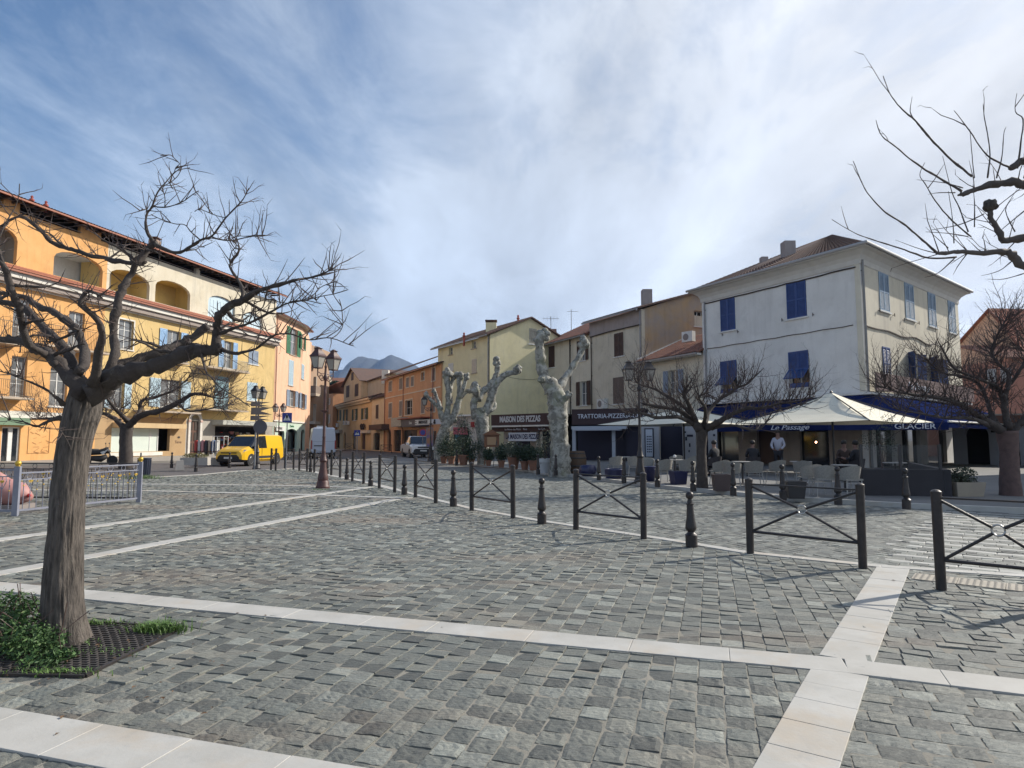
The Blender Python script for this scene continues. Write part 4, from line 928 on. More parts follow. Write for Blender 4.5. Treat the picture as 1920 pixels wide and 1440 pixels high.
MB().box(-.6, FY.L+.3, e+.01, e+.12, zY-.14, zY-.02, FY.M).build('gutter', ZINC, yel); downpipe(FY, yel, FY.L-.15, 3.6, zY-.1)
for (px, py, w, nm) in [(915, 612, .55, 0)]: 
    p = P(px+6, py+10, 60); chimney((p.x, p.y, p.z-.3), 1.0, 1.1, YLL, yel)
for (px, py) in [(870, 630), (971.5, 597)]:
    p = P(px, py+3, 59.5); MB().lathe([(.09, -.8), (.09, .05), (.15, .1), (.15, .2), (.07, .25), (.11, .4), (.02, .5)], 10, TR(*p)).build('roof_vent', mat('red terracotta vent', (.32, .07, .05), .7), yel)
MB().box(6.6, 7.6, .01, .6, FGy.z(985, 730), FGy.z(985, 730)+.1, FGy.M).build('small_canopy', BRN, yel)
cb = MB(); c0 = FGy.w(.6, .03, FGy.z(925, 700)); c1 = FGy.w(7.4, .03, FGy.z(1000, 700)); cb.tube([c0.lerp(c1, k/8)-Z*.5*math.sin(math.pi*k/8) for k in range(9)], .013, 4); cb.build('cable', BEAM, yel)
# ---- grey row: three joined houses
p0 = Vector((*XY(1325, 42.6), 0)); dR = Vector((-.53, 1, 0)).normalized()
def onR(px):
    r = (px-960)/FPX; t = (r*p0.y-p0.x)/(dR.x-r*dR.y); return p0+dR*t
OLD = plaster('old beige plaster', (.52, .47, .37), (.58, .53, .43), st=(.17, .15, .13), dirt=(.24, .21, .17)); OLD2 = plaster('old cream plaster', (.58, .53, .42), (.64, .59, .48), st=(.24, .21, .18)); MAUVE = plaster('grey mauve render', (.30, .26, .25), (.34, .30, .29))
q0, q1, q2, q3 = onR(1018), onR(1108), onR(1206), onR(1324)
F1 = Fac(xy(q0), xy(q1)); F2 = Fac(xy(q1), xy(q2)); F3 = Fac(xy(q2), xy(q3))
z1 = (F1.z(1030, 648)+F1.z(1100, 627))/2; S = dict(shm=BRN, gl=GLASSL)
h1 = house('red_roofed_row_house', 'cream row house with a red tiled roof and brown shutters, behind the thickest plane tree', F1, z1, OLD2,
    [((1029, 649, 1040, 689), dict(sh='closed', **S)), ((1088, 638, 1098, 676), dict(sh='open', **S)), ((1088, 715, 1101, 760), dict(sh='open', **S)), ((1022, 705, 1030, 742), dict(sh='closed', **S))], back=8)
roof2(F1, h1, 0, F1.L, .5, z1, 5, 2.6, 10, TILE, OLD2, ov=.02); MB().box(-.4, F1.L, .51, .62, z1-.12, z1-.01, F1.M).build('gutter', ZINC, h1)
downpipe(F1, h1, F1.u(1070, 660), 3.8, z1, mt=BEAM); p = P(1035, 635, 62); c_ = MB().box(-.5, .5, -.5, .5, -1, .9, TR(*p), 0.08, .08).build('chimney', mat('brick chimney', (.28, .15, .12), .9, (.2, .17, .15), 3), h1)
an = thing('television_aerial', 'thin television aerials on the chimney above the red roof', 'aerial', (p.x+.9, p.y, p.z+.5))
am = MB().rod((p.x+1.9, p.y, p.z-1), (p.x+1.9, p.y, p.z+2.9), .03, 5).rod((p.x-.1, p.y, p.z+.8), (p.x-.1, p.y, p.z+2.2), .03, 5); am.build('mast', ZINC, an)
am = MB().rod((p.x+1.5, p.y, p.z+2.7), (p.x+2.6, p.y, p.z+2.7), .02, 4).rod((p.x-.9, p.y, p.z+2.0), (p.x+.7, p.y, p.z+2.0), .02, 4)
for k in range(5): am.rod((p.x-.8+k*.33, p.y-.3, p.z+2.0), (p.x-.8+k*.33, p.y+.3, p.z+2.05), .012, 4).rod((p.x-.8+k*.33, p.y, p.z+1.8), (p.x-.8+k*.33, p.y, p.z+2.2), .012, 4)
am.build('antenna', ZINC, an)
z2 = (F2.z(1110, 600)+F2.z(1198, 586))/2; zb2 = F2.z(1150, 621)
h2 = house('grey_topped_row_house', 'shabby beige row house with a grey mauve top storey and closed brown shutters', F2, z2, OLD,
    [((1152, 624, 1169, 668), dict(sh='closed', **S)), ((1150, 707, 1170, 757), dict(sh='closed', shm=mat('bleached shutter paint', (.17, .13, .11), .8)))], back=10)
MB().box(0, F2.L, .003, .07, zb2, z2, F2.M).build('top_band', MAUVE, h2); MB().tube([F2.w(.1, .1, zb2-.05), F2.w(F2.L*.4, .12, zb2+.02), F2.w(F2.L-.1, .1, zb2-.02)], .05, 5).build('cable', BEAM, h2)
zr2 = z2+2.6
_FS = Fac(xy(q2), xy(q2+F2.n*-14.0)); UPK, zr2 = _FS.pix(1300, 549)
roof(F2.w(-.3, .6, z2+.02), F2.w(F2.L+.3, .6, z2+.02), F2.w(F2.L+.3, -UPK, zr2), F2.w(-.3, -UPK, zr2), TILEB, h2)
MB().box(-.3, F2.L+.3, .61, .72, z2-.13, z2-.01, F2.M).build('gutter', ZINC, h2); downpipe(F2, h2, F2.L-.1, 3.5, z2-.1); downpipe(F2, h2, .25, 3.5, zb2, mt=BEAM, r=.04)
FS_ = Fac(xy(q2), xy(q2+F2.n*-14.0)); OCH = plaster('peeling ochre wall', (.44, .31, .18), (.34, .29, .25), dirt=(.24, .20, .17)); OCH2 = mat('bare peeled patch', (.42, .29, .15), .95, (.36, .22, .12), 2.5, bump=.3)
hw = (FS_.L-7.2, FS_.L-6.0, z2-2.0, z2-.5)
wo = thing('x', '', '') if False else None
hole1 = FS_.rect(1302, 583, 1318, 612); wall(FS_, [(0.3, 0), (FS_.L, 0), (FS_.L, z2), (UPK, zr2), (0.3, z2+.05)], [rloop(*hole1)], OCH, h2, 'side_wall', off=.004, depth=.25); window(FS_, h2, *hole1)
roof(F2.w(F2.L+.3, -14.6, z2), F2.w(-.3, -14.6, z2), F2.w(-.3, -UPK, zr2), F2.w(F2.L+.3, -UPK, zr2), TILEB, h2)
p = P(1209, 566, 50); chimney((p.x+.15, p.y, p.z-.2), .75, 1.15, MAUVE, h2, cap=False)
z3 = (F3.z(1212, 680)+F3.z(1314, 662))/2; zr3 = z3+2.35
h3 = house('low_row_house', 'low cream house with grey shutters wedged between the shabby house and the white house', F3, z3, OLD2, [((1254, 694, 1272, 738), dict(sh='open', shm=GRYB, gl=GLASSL))], back=6)
roof2(F3, h3, 0, F3.L-.05, .7, z3, 4.6, 2.3, 8, TILE, OLD2, ov=.0); MB().box(-.2, F3.L, .3, .68, z3-.16, z3-.02, F3.M).build('eave_boards', STW, h3); MB().box(-.3, F3.L, .71, .82, z3-.12, z3, F3.M).build('gutter', ZINC, h3)
f = MB().bar(F3.w(-.1, .4, z3+.25), F3.w(-.1, -4.5, zr3-.05), .35, .12); f.build('flashing', WHT, h3)
u_, z_ = F2.pix(1126, 757, .4); ac = MB().box(u_-.5, u_+.5, .05, .42, z_-.4, z_+.4, F2.M).build('air_conditioner', WHT, h2)
MB().lathe([(.28, 0), (.26, .02)], 12, F2.M @ TR(u_-.1, .425, z_) @ Matrix.Rotation(-math.pi/2, 4, 'X')).build('fan_grille', GRY3, ac)
p = P(1291, 632, 46); ac = MB().box(-.45, .45, -.2, .2, -.35, .4, TR(p.x, p.y, p.z) @ rotz(-.9)).build('air_conditioner', WHT, h3); MB().lathe([(.25, 0), (.23, .02)], 12, TR(p.x, p.y, p.z) @ rotz(-.9) @ TR(-.1, -.21, 0) @ Matrix.Rotation(math.pi/2, 4, 'X')).build('fan_grille', GRY3, ac)
# ---- white corner house
CW = Vector((*XY(1625, 33), 0)); WL = Vector((*XY(1321, 42.75), 0)); WR = Vector((*XY(1808, 43.2), 0))
FWl = Fac(xy(WL), xy(CW)); FWr = Fac(xy(CW), xy(WR))
WHP = plaster('white lime plaster', (.64, .635, .61), (.70, .695, .67), st=(.48, .47, .45), dirt=(.50, .49, .47)); WHP2 = plaster('yellowed white plaster', (.62, .58, .47), (.56, .52, .43), st=(.33, .31, .27), dirt=(.45, .41, .33))
BLU = mat('cobalt shutter paint', (.02, .055, .19), .5, (.03, .075, .24), 3, bump=.1); BLUB = mat('faded blue shutter paint', (.20, .30, .42), .55, (.26, .36, .48), 5)
zW = (FWl.z(1400, 520)+FWl.z(1600, 472))/2-.1
zgl = 3.95
wh = thing('white_corner_house', 'large white three storey corner house with cobalt blue shutters above the blue awnings', 'building', CW)
hl = [((1351, 559, 1378.5, 620), 'closed', BLU), ((1475, 527, 1512, 596), 'closed', BLU), ((1351, 676, 1382, 737), 'proj', BLU), ((1479, 658, 1517, 727), 'proj', BLU)]
hs = [FWl.rect(*h[0]) for h in hl]
gl_h = [(x0, x1, .1, zz) for (x0, x1, zz) in [(FWl.u(1345, 850), FWl.u(1385, 850), 2.9), (FWl.u(1420, 850), FWl.u(1462, 850), 2.9), (FWl.u(1500, 850), FWl.u(1555, 850), 3.0)]]
wall(FWl, rloop(0, FWl.L, zgl, zW), [rloop(*h) for h in hs], WHP, wh); wall(FWl, rloop(0, FWl.L, 0, zgl-.003), [rloop(*g) for g in gl_h], plaster('beige ground floor', (.42, .36, .30), (.38, .33, .28)), wh)
for g in gl_h: MB().box(g[0], g[1], -.25, -.2, g[2], g[3], FWl.M).build('cafe_door', mat('dark red wood door', (.05, .025, .02), .5) if g is gl_h[1] else GLASS, wh)
def top_hung(F, win, u0, u1, z0, z1, ang):   # lower flap pushed out
    m = MB(); w = u1-u0; h = z1-z0; m.box(0, .05, 0, .03, -h, 0).box(w-.05, w, 0, .03, -h, 0).box(.05, w-.05, 0, .03, -.06, 0).box(.05, w-.05, 0, .03, -h, -h+.06)
    z = -h+.09
    while z < -.08: m.box(.05, w-.05, .008, .016, z, z+.045); z += .07
    T = F.M @ TR(u0, .03, z1) @ Matrix.Rotation(ang, 4, 'X'); m2 = MB(); m2.add(m.v, m.f, T); m2.build('shutter_flap', BLU, win)
for h, (r, k, mt) in zip(hs, hl):
    if k == 'closed': w_ = window(FWl, wh, *h, sh='closed', shm=mt, sillm=WHT)
    else:
        w_ = window(FWl, wh, *h, shm=mt, sillm=WHT); c = (h[0]+h[1])/2; zf = h[2]+(h[3]-h[2])*.5
        for a, b in ((h[0]+.01, c-.01), (c+.01, h[1]-.01)):
            shutter(FWl, w_, a, b, zf, h[3]-.01, .006, mt, panels=1); top_hung(FWl, w_, a, b, zf-(h[3]-h[2])*.36, zf-.01, .75)
            MB().box(a, b, .006, .04, h[2]+.01, h[2]+(h[3]-h[2])*.13, FWl.M).build('shutter_rail', mt, w_)
hr = [((1648, 513, 1666, 583), 1), ((1696.5, 533, 1713, 600), 1), ((1740, 550, 1754, 615), 1), ((1778, 567, 1791, 628), 1), ((1655, 651, 1669, 703), 2), ((1704, 662, 1720, 700), 3), ((1745, 669, 1760, 700), 3)]
hs = [FWr.rect(*h[0]) for h in hr]
hs = [(a, b, (c if i > 3 else hs[0][2]), (d if i > 3 else hs[0][3])) for i, (a, b, c, d) in enumerate(hs)]
hs = [(a, b, (c if i <= 3 else hs[4][2]-.3), (d if i <= 3 else hs[4][3])) for i, (a, b, c, d) in enumerate(hs)]
grh = [(1.0, 3.6, .1, 2.9), (4.6, 7.4, .1, 3.0), (8.6, 12.0, .1, 3.0)]
wall(FWr, rloop(0, FWr.L, zgl, zW), [rloop(*h) for h in hs], WHP2, wh, off=.002); wall(FWr, rloop(0, FWr.L, 0, zgl-.003), [rloop(*g) for g in grh], WHP, wh, off=.002)
for g in grh: MB().box(g[0], g[1], -.25, -.2, g[2], g[3], FWr.M).build('cafe_door', GLASS, wh)
for h, (r, k) in zip(hs, hr):
    if k == 1: window(FWr, wh, *h, sh='closed', shm=BLUB, sillm=WHT)
    elif k == 2: window(FWr, wh, *h, sh='closed', shm=BLU, sillm=WHT)
    else: window(FWr, wh, *h, sh='angled', shm=BLU, sillm=WHT, gl=GLASSL)
FWb = Fac(xy(WR), xy(WR+(WL-CW))); MB().box(0, FWb.L, -.25, 0, 0, zW, FWb.M).build('wall', WHP, wh)
FWc = Fac(xy(WR+(WL-CW)), xy(WL)); MB().box(0, FWc.L, -.25, 0, 0, zW, FWc.M).build('wall', WHP, wh)
MB().box(.3, FWl.L-.5, -1.5, -1.4, 0, zW-.3, FWl.M).box(1.5, FWr.L-.5, -1.5, -1.4, 0, zW-.3, FWr.M).build('dark_backing', DARK, wh)
# coved cornice, gutter and hipped roof
def offpt(o): 
    nL, nR = FWl.n, FWr.n; c = CW+(nL+nR)*(o/(1+nL.dot(nR))); return [WL+nL*o-FWl.d*o, c, WR+nR*o+FWr.d*o, WR+(WL-CW)+FWr.d*o-nL*o*1.0]
nR_, nL_ = FWr.n, FWl.n
crn = MB(); lv = [(.0, zW-.75), (.05, zW-.7), (.07, zW-.45), (.18, zW-.25), (.42, zW-.05), (.62, zW), (.62, zW+.08), (-.2, zW+.1)]
rings = [[*offpt(o)] for o, z in lv]
vs = []; 
for (o, z), rg in zip(lv, rings): vs += [Vector((p.x, p.y, z)) for p in rg[:3]]
fs = [(i*3+k, i*3+k+1, i*3+k+4, i*3+k+3) for i in range(len(lv)-1) for k in (0, 1)]
crn.add(vs, fs); crn.build('cornice', mat('cornice plaster', (.58, .565, .52), .85, (.52, .50, .46), 2), wh)
g = MB(); e = offpt(.70); g.tube([Vector((p.x, p.y, zW+.13)) for p in e[:3]], .085, 8); g.build('gutter', mat('grey gutter', (.36, .36, .36), .5, metal=.3), wh)
e = [Vector((p.x, p.y, zW+.12)) for p in offpt(.62)]; inn = [CW+(WL-CW)*.60+(WR-CW)*.46, CW+(WL-CW)*.42+(WR-CW)*.50]
R1, R2 = P(1505, 462, 44.5), P(1560, 462, 42.0); R2.z = R1.z
roof(e[0], e[1], R2, R1, TILEB, wh, per=.26); roof(e[1], e[2], R2+(R2-R1)*.02, R2, TILEB, wh, per=.26); roof(e[3], e[0], R1, R1+(R1-R2)*.02, TILEB, wh, per=.26); roof(e[2], e[3], R1, R2, TILEB, wh, per=.26)
for (px, py, Y, w, h, cp) in [(1478, 478, 40.5, .7, 1.2, False), (1432, 484, 43, .45, .4, False), (1541, 466, 41.5, .95, .35, True)]:
    p = P(px, py, Y); chimney((p.x, p.y, p.z-.35), w, h, MAUVE, wh, cap=cp)
downpipe(FWr, wh, .12, .1, zW-.5, n=.1, r=.06, mt=mat('grey downpipe', (.20, .20, .20), .6)); downpipe(FWl, wh, .3, 4.2, zW-.7, mt=ZINC)
cb = MB(); zc = zW-.85; cb.tube([FWl.w(u, .04, zc+random.uniform(-.02, .02)) for u in np.linspace(.3, FWl.L-.2, 16)], .045, 5)
zc = FWl.z(1470, 631); cb.tube([FWl.w(u, .03, zc+.02*math.sin(u*3)) for u in np.linspace(.4, FWl.L-.5, 18)], .025, 4)
zc = FWr.z(1700, 632); cb.tube([FWr.w(u, .04, zc-.12*math.sin(u*1.5)*(u/9)) for u in np.linspace(.3, 10.5, 18)], .035, 4); cb.build('cable', BEAM, wh)
for F_, us in ((FWl, [(1356, 628), (1385, 622), (1468, 600), (1526, 590), (1530, 727)]), (FWr, [(1646, 582), (1674, 591), (1692, 600), (1720, 606)])):
    for (x, y) in us: u_, z_ = F_.pix(x, y); MB().rod(F_.w(u_, .0, z_), F_.w(u_, .12, z_), .02, 5).rod(F_.w(u_, .1, z_-.1), F_.w(u_, .1, z_+.1), .02, 5).build('shutter_catch', BEAM, wh)
# ledge over the ground floor
def poff(o, z): c = CW+(FWl.n+FWr.n)*(o/(1+FWl.n.dot(FWr.n))); return [Vector((p.x, p.y, z)) for p in (WL+FWl.n*o, c, WR+FWr.n*o)]
lg = MB(); a_, b_ = poff(.0, 4.02), poff(.5, 3.98); c_, d_ = poff(0, 3.84), poff(.5, 3.84)
for k in (0, 1):
    lg.add([a_[k], a_[k+1], b_[k+1], b_[k], c_[k], c_[k+1], d_[k+1], d_[k]], [(0, 1, 2, 3), (7, 6, 5, 4), (3, 2, 6, 7), (0, 3, 7, 4), (1, 2, 6, 5)])
lg.build('ledge', WHT, wh)
# ---- houses right of the white one
rh = thing('peach_gable_house', 'peach gabled house with an orange tiled roof, half hidden by the bare tree at right', 'building', XY(1850, 52)+(0,))
pA_, pB_, = P(1838, 600, 54), P(1915, 600, 50); FR = Fac((pA_.x, pA_.y), (pB_.x, pB_.y)); zpk = FR.z(1858, 580); ze_ = FR.z(1838, 640)
wall(FR, [(-3, 0), (FR.L, 0), (FR.L, FR.z(1912, 670)), (FR.u(1858, 580), zpk), (-3, ze_-.4)], [], PCH, rh)
roof(FR.w(-4.5, -9, ze_-1.2), FR.w(-4.5, .3, ze_-1.2), FR.w(FR.u(1858, 580), .3, zpk+.05), FR.w(FR.u(1858, 580), -9, zpk+.05), TILER, rh, per=.3, amp=.07); roof(FR.w(FR.L+.5, .3, FR.z(1912, 668)), FR.w(FR.L+.5, -9, FR.z(1912, 668)), FR.w(FR.u(1858, 580), -9, zpk+.05), FR.w(FR.u(1858, 580), .3, zpk+.05), TILER, rh)
MB().box(-3, FR.L, -9, -8.8, 0, ze_, FR.M).build('wall', PCH, rh)
rb = thing('red_backed_house', 'dull red house wall at the right edge behind the bare trees', 'building', XY(1930, 50)+(0,))
x0, x1 = P(1893, 700, 47).x, P(2100, 700, 47).x; MB().box(x0, x1, 47, 56, 0, P(1900, 672, 47).z).build('wall', plaster('dull red plaster', (.34, .17, .13), (.30, .15, .12)), rb); roof((x0-.4, 46.6, P(1900, 672, 47).z), (x1, 46.6, P(1900, 672, 47).z), (x1, 52, P(1900, 655, 47).z+1), (x0-.4, 52, P(1900, 655, 47).z+1), TILE, rb)
# unseen tall block, added beyond the right edge to shade the terrace
C1_, C2_ = Vector((27.8, 21.6, 0)), Vector((23.7, 27.6, 0)); FX = Fac(xy(C1_), xy(C2_)); FX2 = Fac(xy(C2_), xy(C1_))
xb = thing('added_shade_block', 'unseen tall cream block added outside the right edge to shade the cafe terrace', 'building', C1_)
MB().prism([xy(C1_), xy(C1_+Vector((11, 4, 0))), xy(C2_+Vector((11, 6, 0))), xy(C2_)], 0, 12).build('wall', CRM, xb)
for k in range(3):
    for j in (0, 1):
        u_ = 1.2+j*3.4; MB().box(u_, u_+1.1, .01, .06, 2.2+k*3.2, 4.0+k*3.2, FX2.M).build('window', BRN, xb)
MB().prism([xy(C1_+Vector((-.5, -.7, 0))), xy(C1_+Vector((12, 3, 0))), xy(C2_+Vector((11.5, 6.5, 0))), xy(C2_+Vector((-.7, .3, 0)))], 12.003, 12.3).build('roof', TILEB, xb)
# ---- mountains
MT = mat('mountain scrub', (.030, .038, .045), .95, (.045, .05, .055), .004, spots=[((.020, .028, .034), .012, .5, .65, .8), ((.06, .062, .065), .03, .6, .7, .5)])
def ridge(name, pts, Y, mt, depth=1500, base=-5):
    xs = np.linspace(pts[0][0], pts[-1][0], 130); ys = np.interp(xs, [p[0] for p in pts], [p[1] for p in pts]); r2 = np.random.default_rng(3)
    jit = np.interp(xs, np.linspace(xs[0], xs[-1], 44), r2.uniform(-1, 1, 44))*1.0+np.interp(xs, np.linspace(xs[0], xs[-1], 100), r2.uniform(-1, 1, 100))*.5
    top = [P(x, y+j, Y) for x, y, j in zip(xs, ys, jit)]; m = MB(); rows = 10; vs = []; 
    for j in range(rows+1):
        t = j/rows
        for i, p in enumerate(top):
            h = p.z*(1-t)**1.25+base*t; sp = r2.uniform(-1, 1)*p.z*.03*(1 if 0 < j < rows else 0)
            vs.append((p.x*(1-.0*t), Y-depth*t+r2.uniform(-1, 1)*depth*.02+math.sin(i*.35+j)*depth*.03*t, h+sp))
    n = len(top); fs = [(j*n+i, j*n+i+1, (j+1)*n+i+1, (j+1)*n+i) for j in range(rows) for i in range(n-1)]
    nb = len(vs)
    for p in top: vs.append((p.x*1.05, Y+depth*.7, base))
    fs += [(i+1, i, nb+i, nb+i+1) for i in range(n-1)]
    m.add(vs, fs); return m.build(name, mt, kind='structure', smooth=True)
ridge('hills', [(200, 800), (480, 742), (540, 700), (575, 686), (600, 698), (640, 694), (655, 682), (668, 671), (680, 668), (700, 672), (713, 676), (722, 669), (731, 665.5), (745, 669), (765, 677), (785, 688), (830, 720), (1000, 790), (1200, 815)], 4200, MT)
# ================================================================ CAFE TERRACES
AWB = mat('blue awning cloth', (.011, .018, .070), .85, (.014, .023, .088), 1.5, bump=.1, bs=6, spec=0.0); UMB = mat('cream parasol cloth', (.74, .70, .57), .85, (.66, .62, .50), .8, bump=.08, bs=5)
LETW = mat('white lettering', (.60, .64, .72), .7); POLE = mat('dark pole', (.04, .038, .04), .5)
zO, zB, zT = 2.34, 2.0, 3.82
def nO(o): return [p for p in poff(o, 0)]
V0, V1, V2, V3 = WL+FWl.n*3.2, CW+FWl.n*3.2, CW+FWr.n*3.6, WR+FWr.n*3.6
def sheet(a, b, c, d, mt, parent, name='cloth'): return MB().quad(a, b, c, d, .02).build(name, mt, parent)
up = lambda v, z: Vector((v.x, v.y, z))
a1 = thing('blue_awning', 'deep blue awning along the shaded side of the white house, its valance lettered in script', 'awning', V0)
sheet(up(V0, zO), up(V1, zO), up(CW+FWl.n*.5, zT), up(WL+FWl.n*.05, zT), AWB, a1)
sheet(up(V0, zB), up(V1, zB), up(V1, zO-.002), up(V0, zO-.002), AWB, a1, 'valance')
a2 = thing('corner_awning', 'wide blue awning wrapping the sunlit corner of the white house, lettered GLACIER', 'awning', V2)
sheet(up(V1, zO+.001), up(V2, zO+.001), up(CW+FWr.n*.5, zT-.01), up(CW+FWl.n*.5, zT-.01), AWB, a2); sheet(up(V2, zO+.002), up(V3, zO+.002), up(WR+FWr.n*.05, zT), up(CW+FWr.n*.5, zT), AWB, a2)
sheet(up(V1, zB), up(V2, zB), up(V2, zO-.002), up(V1, zO-.002), AWB, a2, 'valance'); sheet(up(V2, zB+.1), up(V3, zB+.1), up(V3, zO-.002), up(V2, zO-.002), AWB, a2, 'valance')
MB().rod(up(V2, zO+.06), up(V3, zO+.06), .05, 8).build('front_bar', WHT, a2)
FV = Fac(xy(V0), xy(V1)); FV2 = Fac(xy(V1), xy(V2)); zm_ = (zO+zB)/2
text('Le Passage', FT(FV, FV.u(1480, 804), .03, zm_), .36, LETW, a1, sx=1.5, shear=.35); text('BAR', FT(FV, FV.u(1316, 804), .03, zm_), .30, LETW, a1, sx=1.6)
text('GLACIER', FT(FV2, FV2.u(1715, 800), .03, zm_), .36, LETW, a2, sx=1.25)
bd = Fac(xy(CW+FWr.n*.62-FWr.d*.2), xy(WR+FWr.n*.62)); brd = MB()
bt = thing('wooden_name_board', 'long purplish wooden board with white script name above the corner awning', 'sign', bd.w(0, 0, 4))
pl_m = mat('purple brown planks', (.09, .045, .05), .7, (.15, .09, .09), 1.2, stretch=(1, 1, 9), bump=.3, bs=12)
for k in range(5): MB().box(0, bd.L, -.06, -.004*(k % 2), 4.03+k*.19, 4.03+k*.19+.18, bd.M).build('plank', pl_m, bt)
text('Le Passage', FT(bd, bd.u(1722, 712), .02, 4.5), .62, LETW, bt, sx=1.3, shear=.35)
for k in range(5): MB().rod(bd.w(.2+k*bd.L/4.3, -.12, 4.0), bd.w(.2+k*bd.L/4.3, -.12, 4.9), .03, 6).build('bracket', POLE, bt)
def parasol(label, c, hd, ang, ze, zp, poleoff=(0, 0)):
    r = thing('parasol', label, 'parasol', (c[0], c[1], .1), 'big square cream parasols of the terraces')
    cc = Vector((c[0], c[1], 0)); co = [cc+Vector((math.cos(ang+k*math.pi/2), math.sin(ang+k*math.pi/2), 0))*hd for k in range(4)]
    for k in range(4):
        a, b = co[k], co[(k+1) % 4]; m = MB(); n = 6; vs = []
        for j in range(n+1):
            t = j/n; sag = -.10*math.sin(math.pi*t)*(zp-ze)
            for i in range(n+1):
                s = i/n; e = a.lerp(b, s); p = cc.lerp(e, t); z = zp+(ze-zp)*t+sag-.05*math.sin(math.pi*s)*t*t
                vs.append((p.x, p.y, z))
        fs = [(j*(n+1)+i, j*(n+1)+i+1, (j+1)*(n+1)+i+1, (j+1)*(n+1)+i) for j in range(n) for i in range(n)]
        m.add(vs, fs); m.build('canopy_panel', UMB, r)
    pb = cc+Vector((poleoff[0], poleoff[1], 0))
    MB().rod((pb.x, pb.y, .1), (pb.x, pb.y, zp), .045, 10).build('pole', POLE, r); rb = MB()
    hub = Vector((pb.x, pb.y, ze+.1))
    for k in range(4):
        rb.bar(Vector((cc.x, cc.y, zp-.06)), up(co[k], ze-.02), .035, .04); rb.bar(hub, Vector((cc.x, cc.y, zp-.06)).lerp(up(co[k], ze-.02), .55), .03, .03)
    rb.build('ribs', POLE, r); MB().lathe([(.04, 0), (.08, .03), (.02, .1)], 8, TR(cc.x, cc.y, zp-.02)).build('finial', POLE, r)
    MB().box(pb.x-.4, pb.x+.4, pb.y-.4, pb.y+.4, .1, .16).build('base', POLE, r); return r
parasol('large cream parasol with one sunlit side, in front of the white corner house', (13.6, 27.2), 3.95, math.atan2(-.99, -.15), 2.26, 3.55)
parasol('large pale parasol in the shade behind the small bare tree and twin lamp', (8.3, 31.0), 4.15, math.atan2(-.99, -.12), 2.27, 3.12)
WICK = mat('cream wicker', (.31, .30, .27), .75, (.24, .23, .21), 30, bump=.5, bs=80); CHL = mat('white chair legs', (.36, .35, .33), .5)
def chair():
    r = thing('cafe_chair', '', 'chair', group='cream wicker cafe chairs'); n = 12; vs = []; R = .27
    for j, (z, rr_, d) in enumerate([(.46, .25, 0), (.62, .275, .01), (.80, .285, .03)]):
        for i in range(n+1):
            a = math.pi*(-.08+1.16*i/n); zz = z-(.13 if j == 2 else .0)*abs(i/n-.5)**1.3*2.2
            vs.append((math.cos(a)*rr_, -math.sin(a)*rr_*.9-d+.02, zz))
    m0 = len(vs); vs += [(x*.93, y*.93, z) for x, y, z in vs]; fs = []
    for j in range(2):
        for i in range(n): k = j*(n+1)+i; fs.append((k, k+1, k+n+2, k+n+1)); fs.append((m0+k+n+1, m0+k+n+2, m0+k+1, m0+k))
    for i in range(n): k = 2*(n+1)+i; fs.append((k, k+1, m0+k+1, m0+k))
    MB().add(vs, fs).build('backrest', WICK, r, smooth=.8)
    MB().box(-.24, .24, -.2, .26, .42, .46).build('seat', WICK, r)
    for x in (-1, 1):
        for y in (-1, 1): MB().rod((x*.2, .02+y*.2, .43), (x*.24, .02+y*.25, 0), .013, 6).build('leg', CHL, r)
    [MB().rod((-.21, y, .36), (.21, y, .36), .01, 5).build('stretcher', CHL, r) for y in (-.2, .24)]; return r
cp = chair()
CH_ = [(1155, 892.5, .3, 'cream wicker chair behind the blue oval pot, leftmost of the terrace'), (1190, 893, -.2, 'cream wicker chair just left of the right twin lamp post'), (1246, 905, .2, 'cream wicker chair left of the small table with a white candle'), (1289, 906, -.3, 'cream wicker chair behind the blue square planter'),
 (1352, 909, .35, 'cream chair right of the small tree trunk, turned towards the seated guest'), (1373, 914, -.35, 'cream chair above the brown square planter'), (1415, 912, -.15, 'cream chair left of the waiter, beside a glinting bollard'), (1458, 908, .3, 'cream chair in front of the white shirted waiter'),
 (1506, 911, -.3, 'half hidden cream chair under the lettered valance script'), (1522, 926, .2, 'front cream chair, left of a touching pair below the parasol pole'), (1548, 930, -.25, 'front cream chair, right of a touching pair below the parasol pole'), (1594, 932, .15, 'cream chair next to the dark low terrace wall'), (1268, 888, .1, 'far cream chair behind the table with the white candle'), (1302, 889, .5, 'far cream chair left of the small tree trunk'), (1213, 899, 2.9, 'cream chair right of the right twin lamp post turned to face the street')]
for i, (x, y, a, lb) in enumerate(CH_): place(cp, i == 0, G(x, y, .1), a, lb)
TTOP = mat('pale table top', (.30, .29, .27), .4)
def table():
    r = thing('cafe_table', '', 'table', group='small round cafe tables'); MB().lathe([(.33, .71), (.34, .72), (.34, .735), (.33, .74)], 18).build('top', TTOP, r)
    MB().rod((0, 0, .03), (0, 0, .71), .03, 8).build('column', POLE, r); MB().lathe([(.22, 0), (.2, .03), (.04, .05)], 12).build('foot', POLE, r); return r
tp = table()
for i, (x, y, lb) in enumerate([(1266, 901, 'small round table holding the white candle, left of the small tree'), (1393, 908, 'round cafe table between the two seated guests in black'), (1503, 908, 'round pale cafe table to the right of the waiter'), (1585, 921, 'round cafe table in front of the pair seated in dark coats'), (1172, 890, 'small table between the two leftmost cream chairs'), (1680, 912, 'round table behind the dark low terrace wall')]):
    place(tp, i == 0, G(x, y, .1), 0, lb)
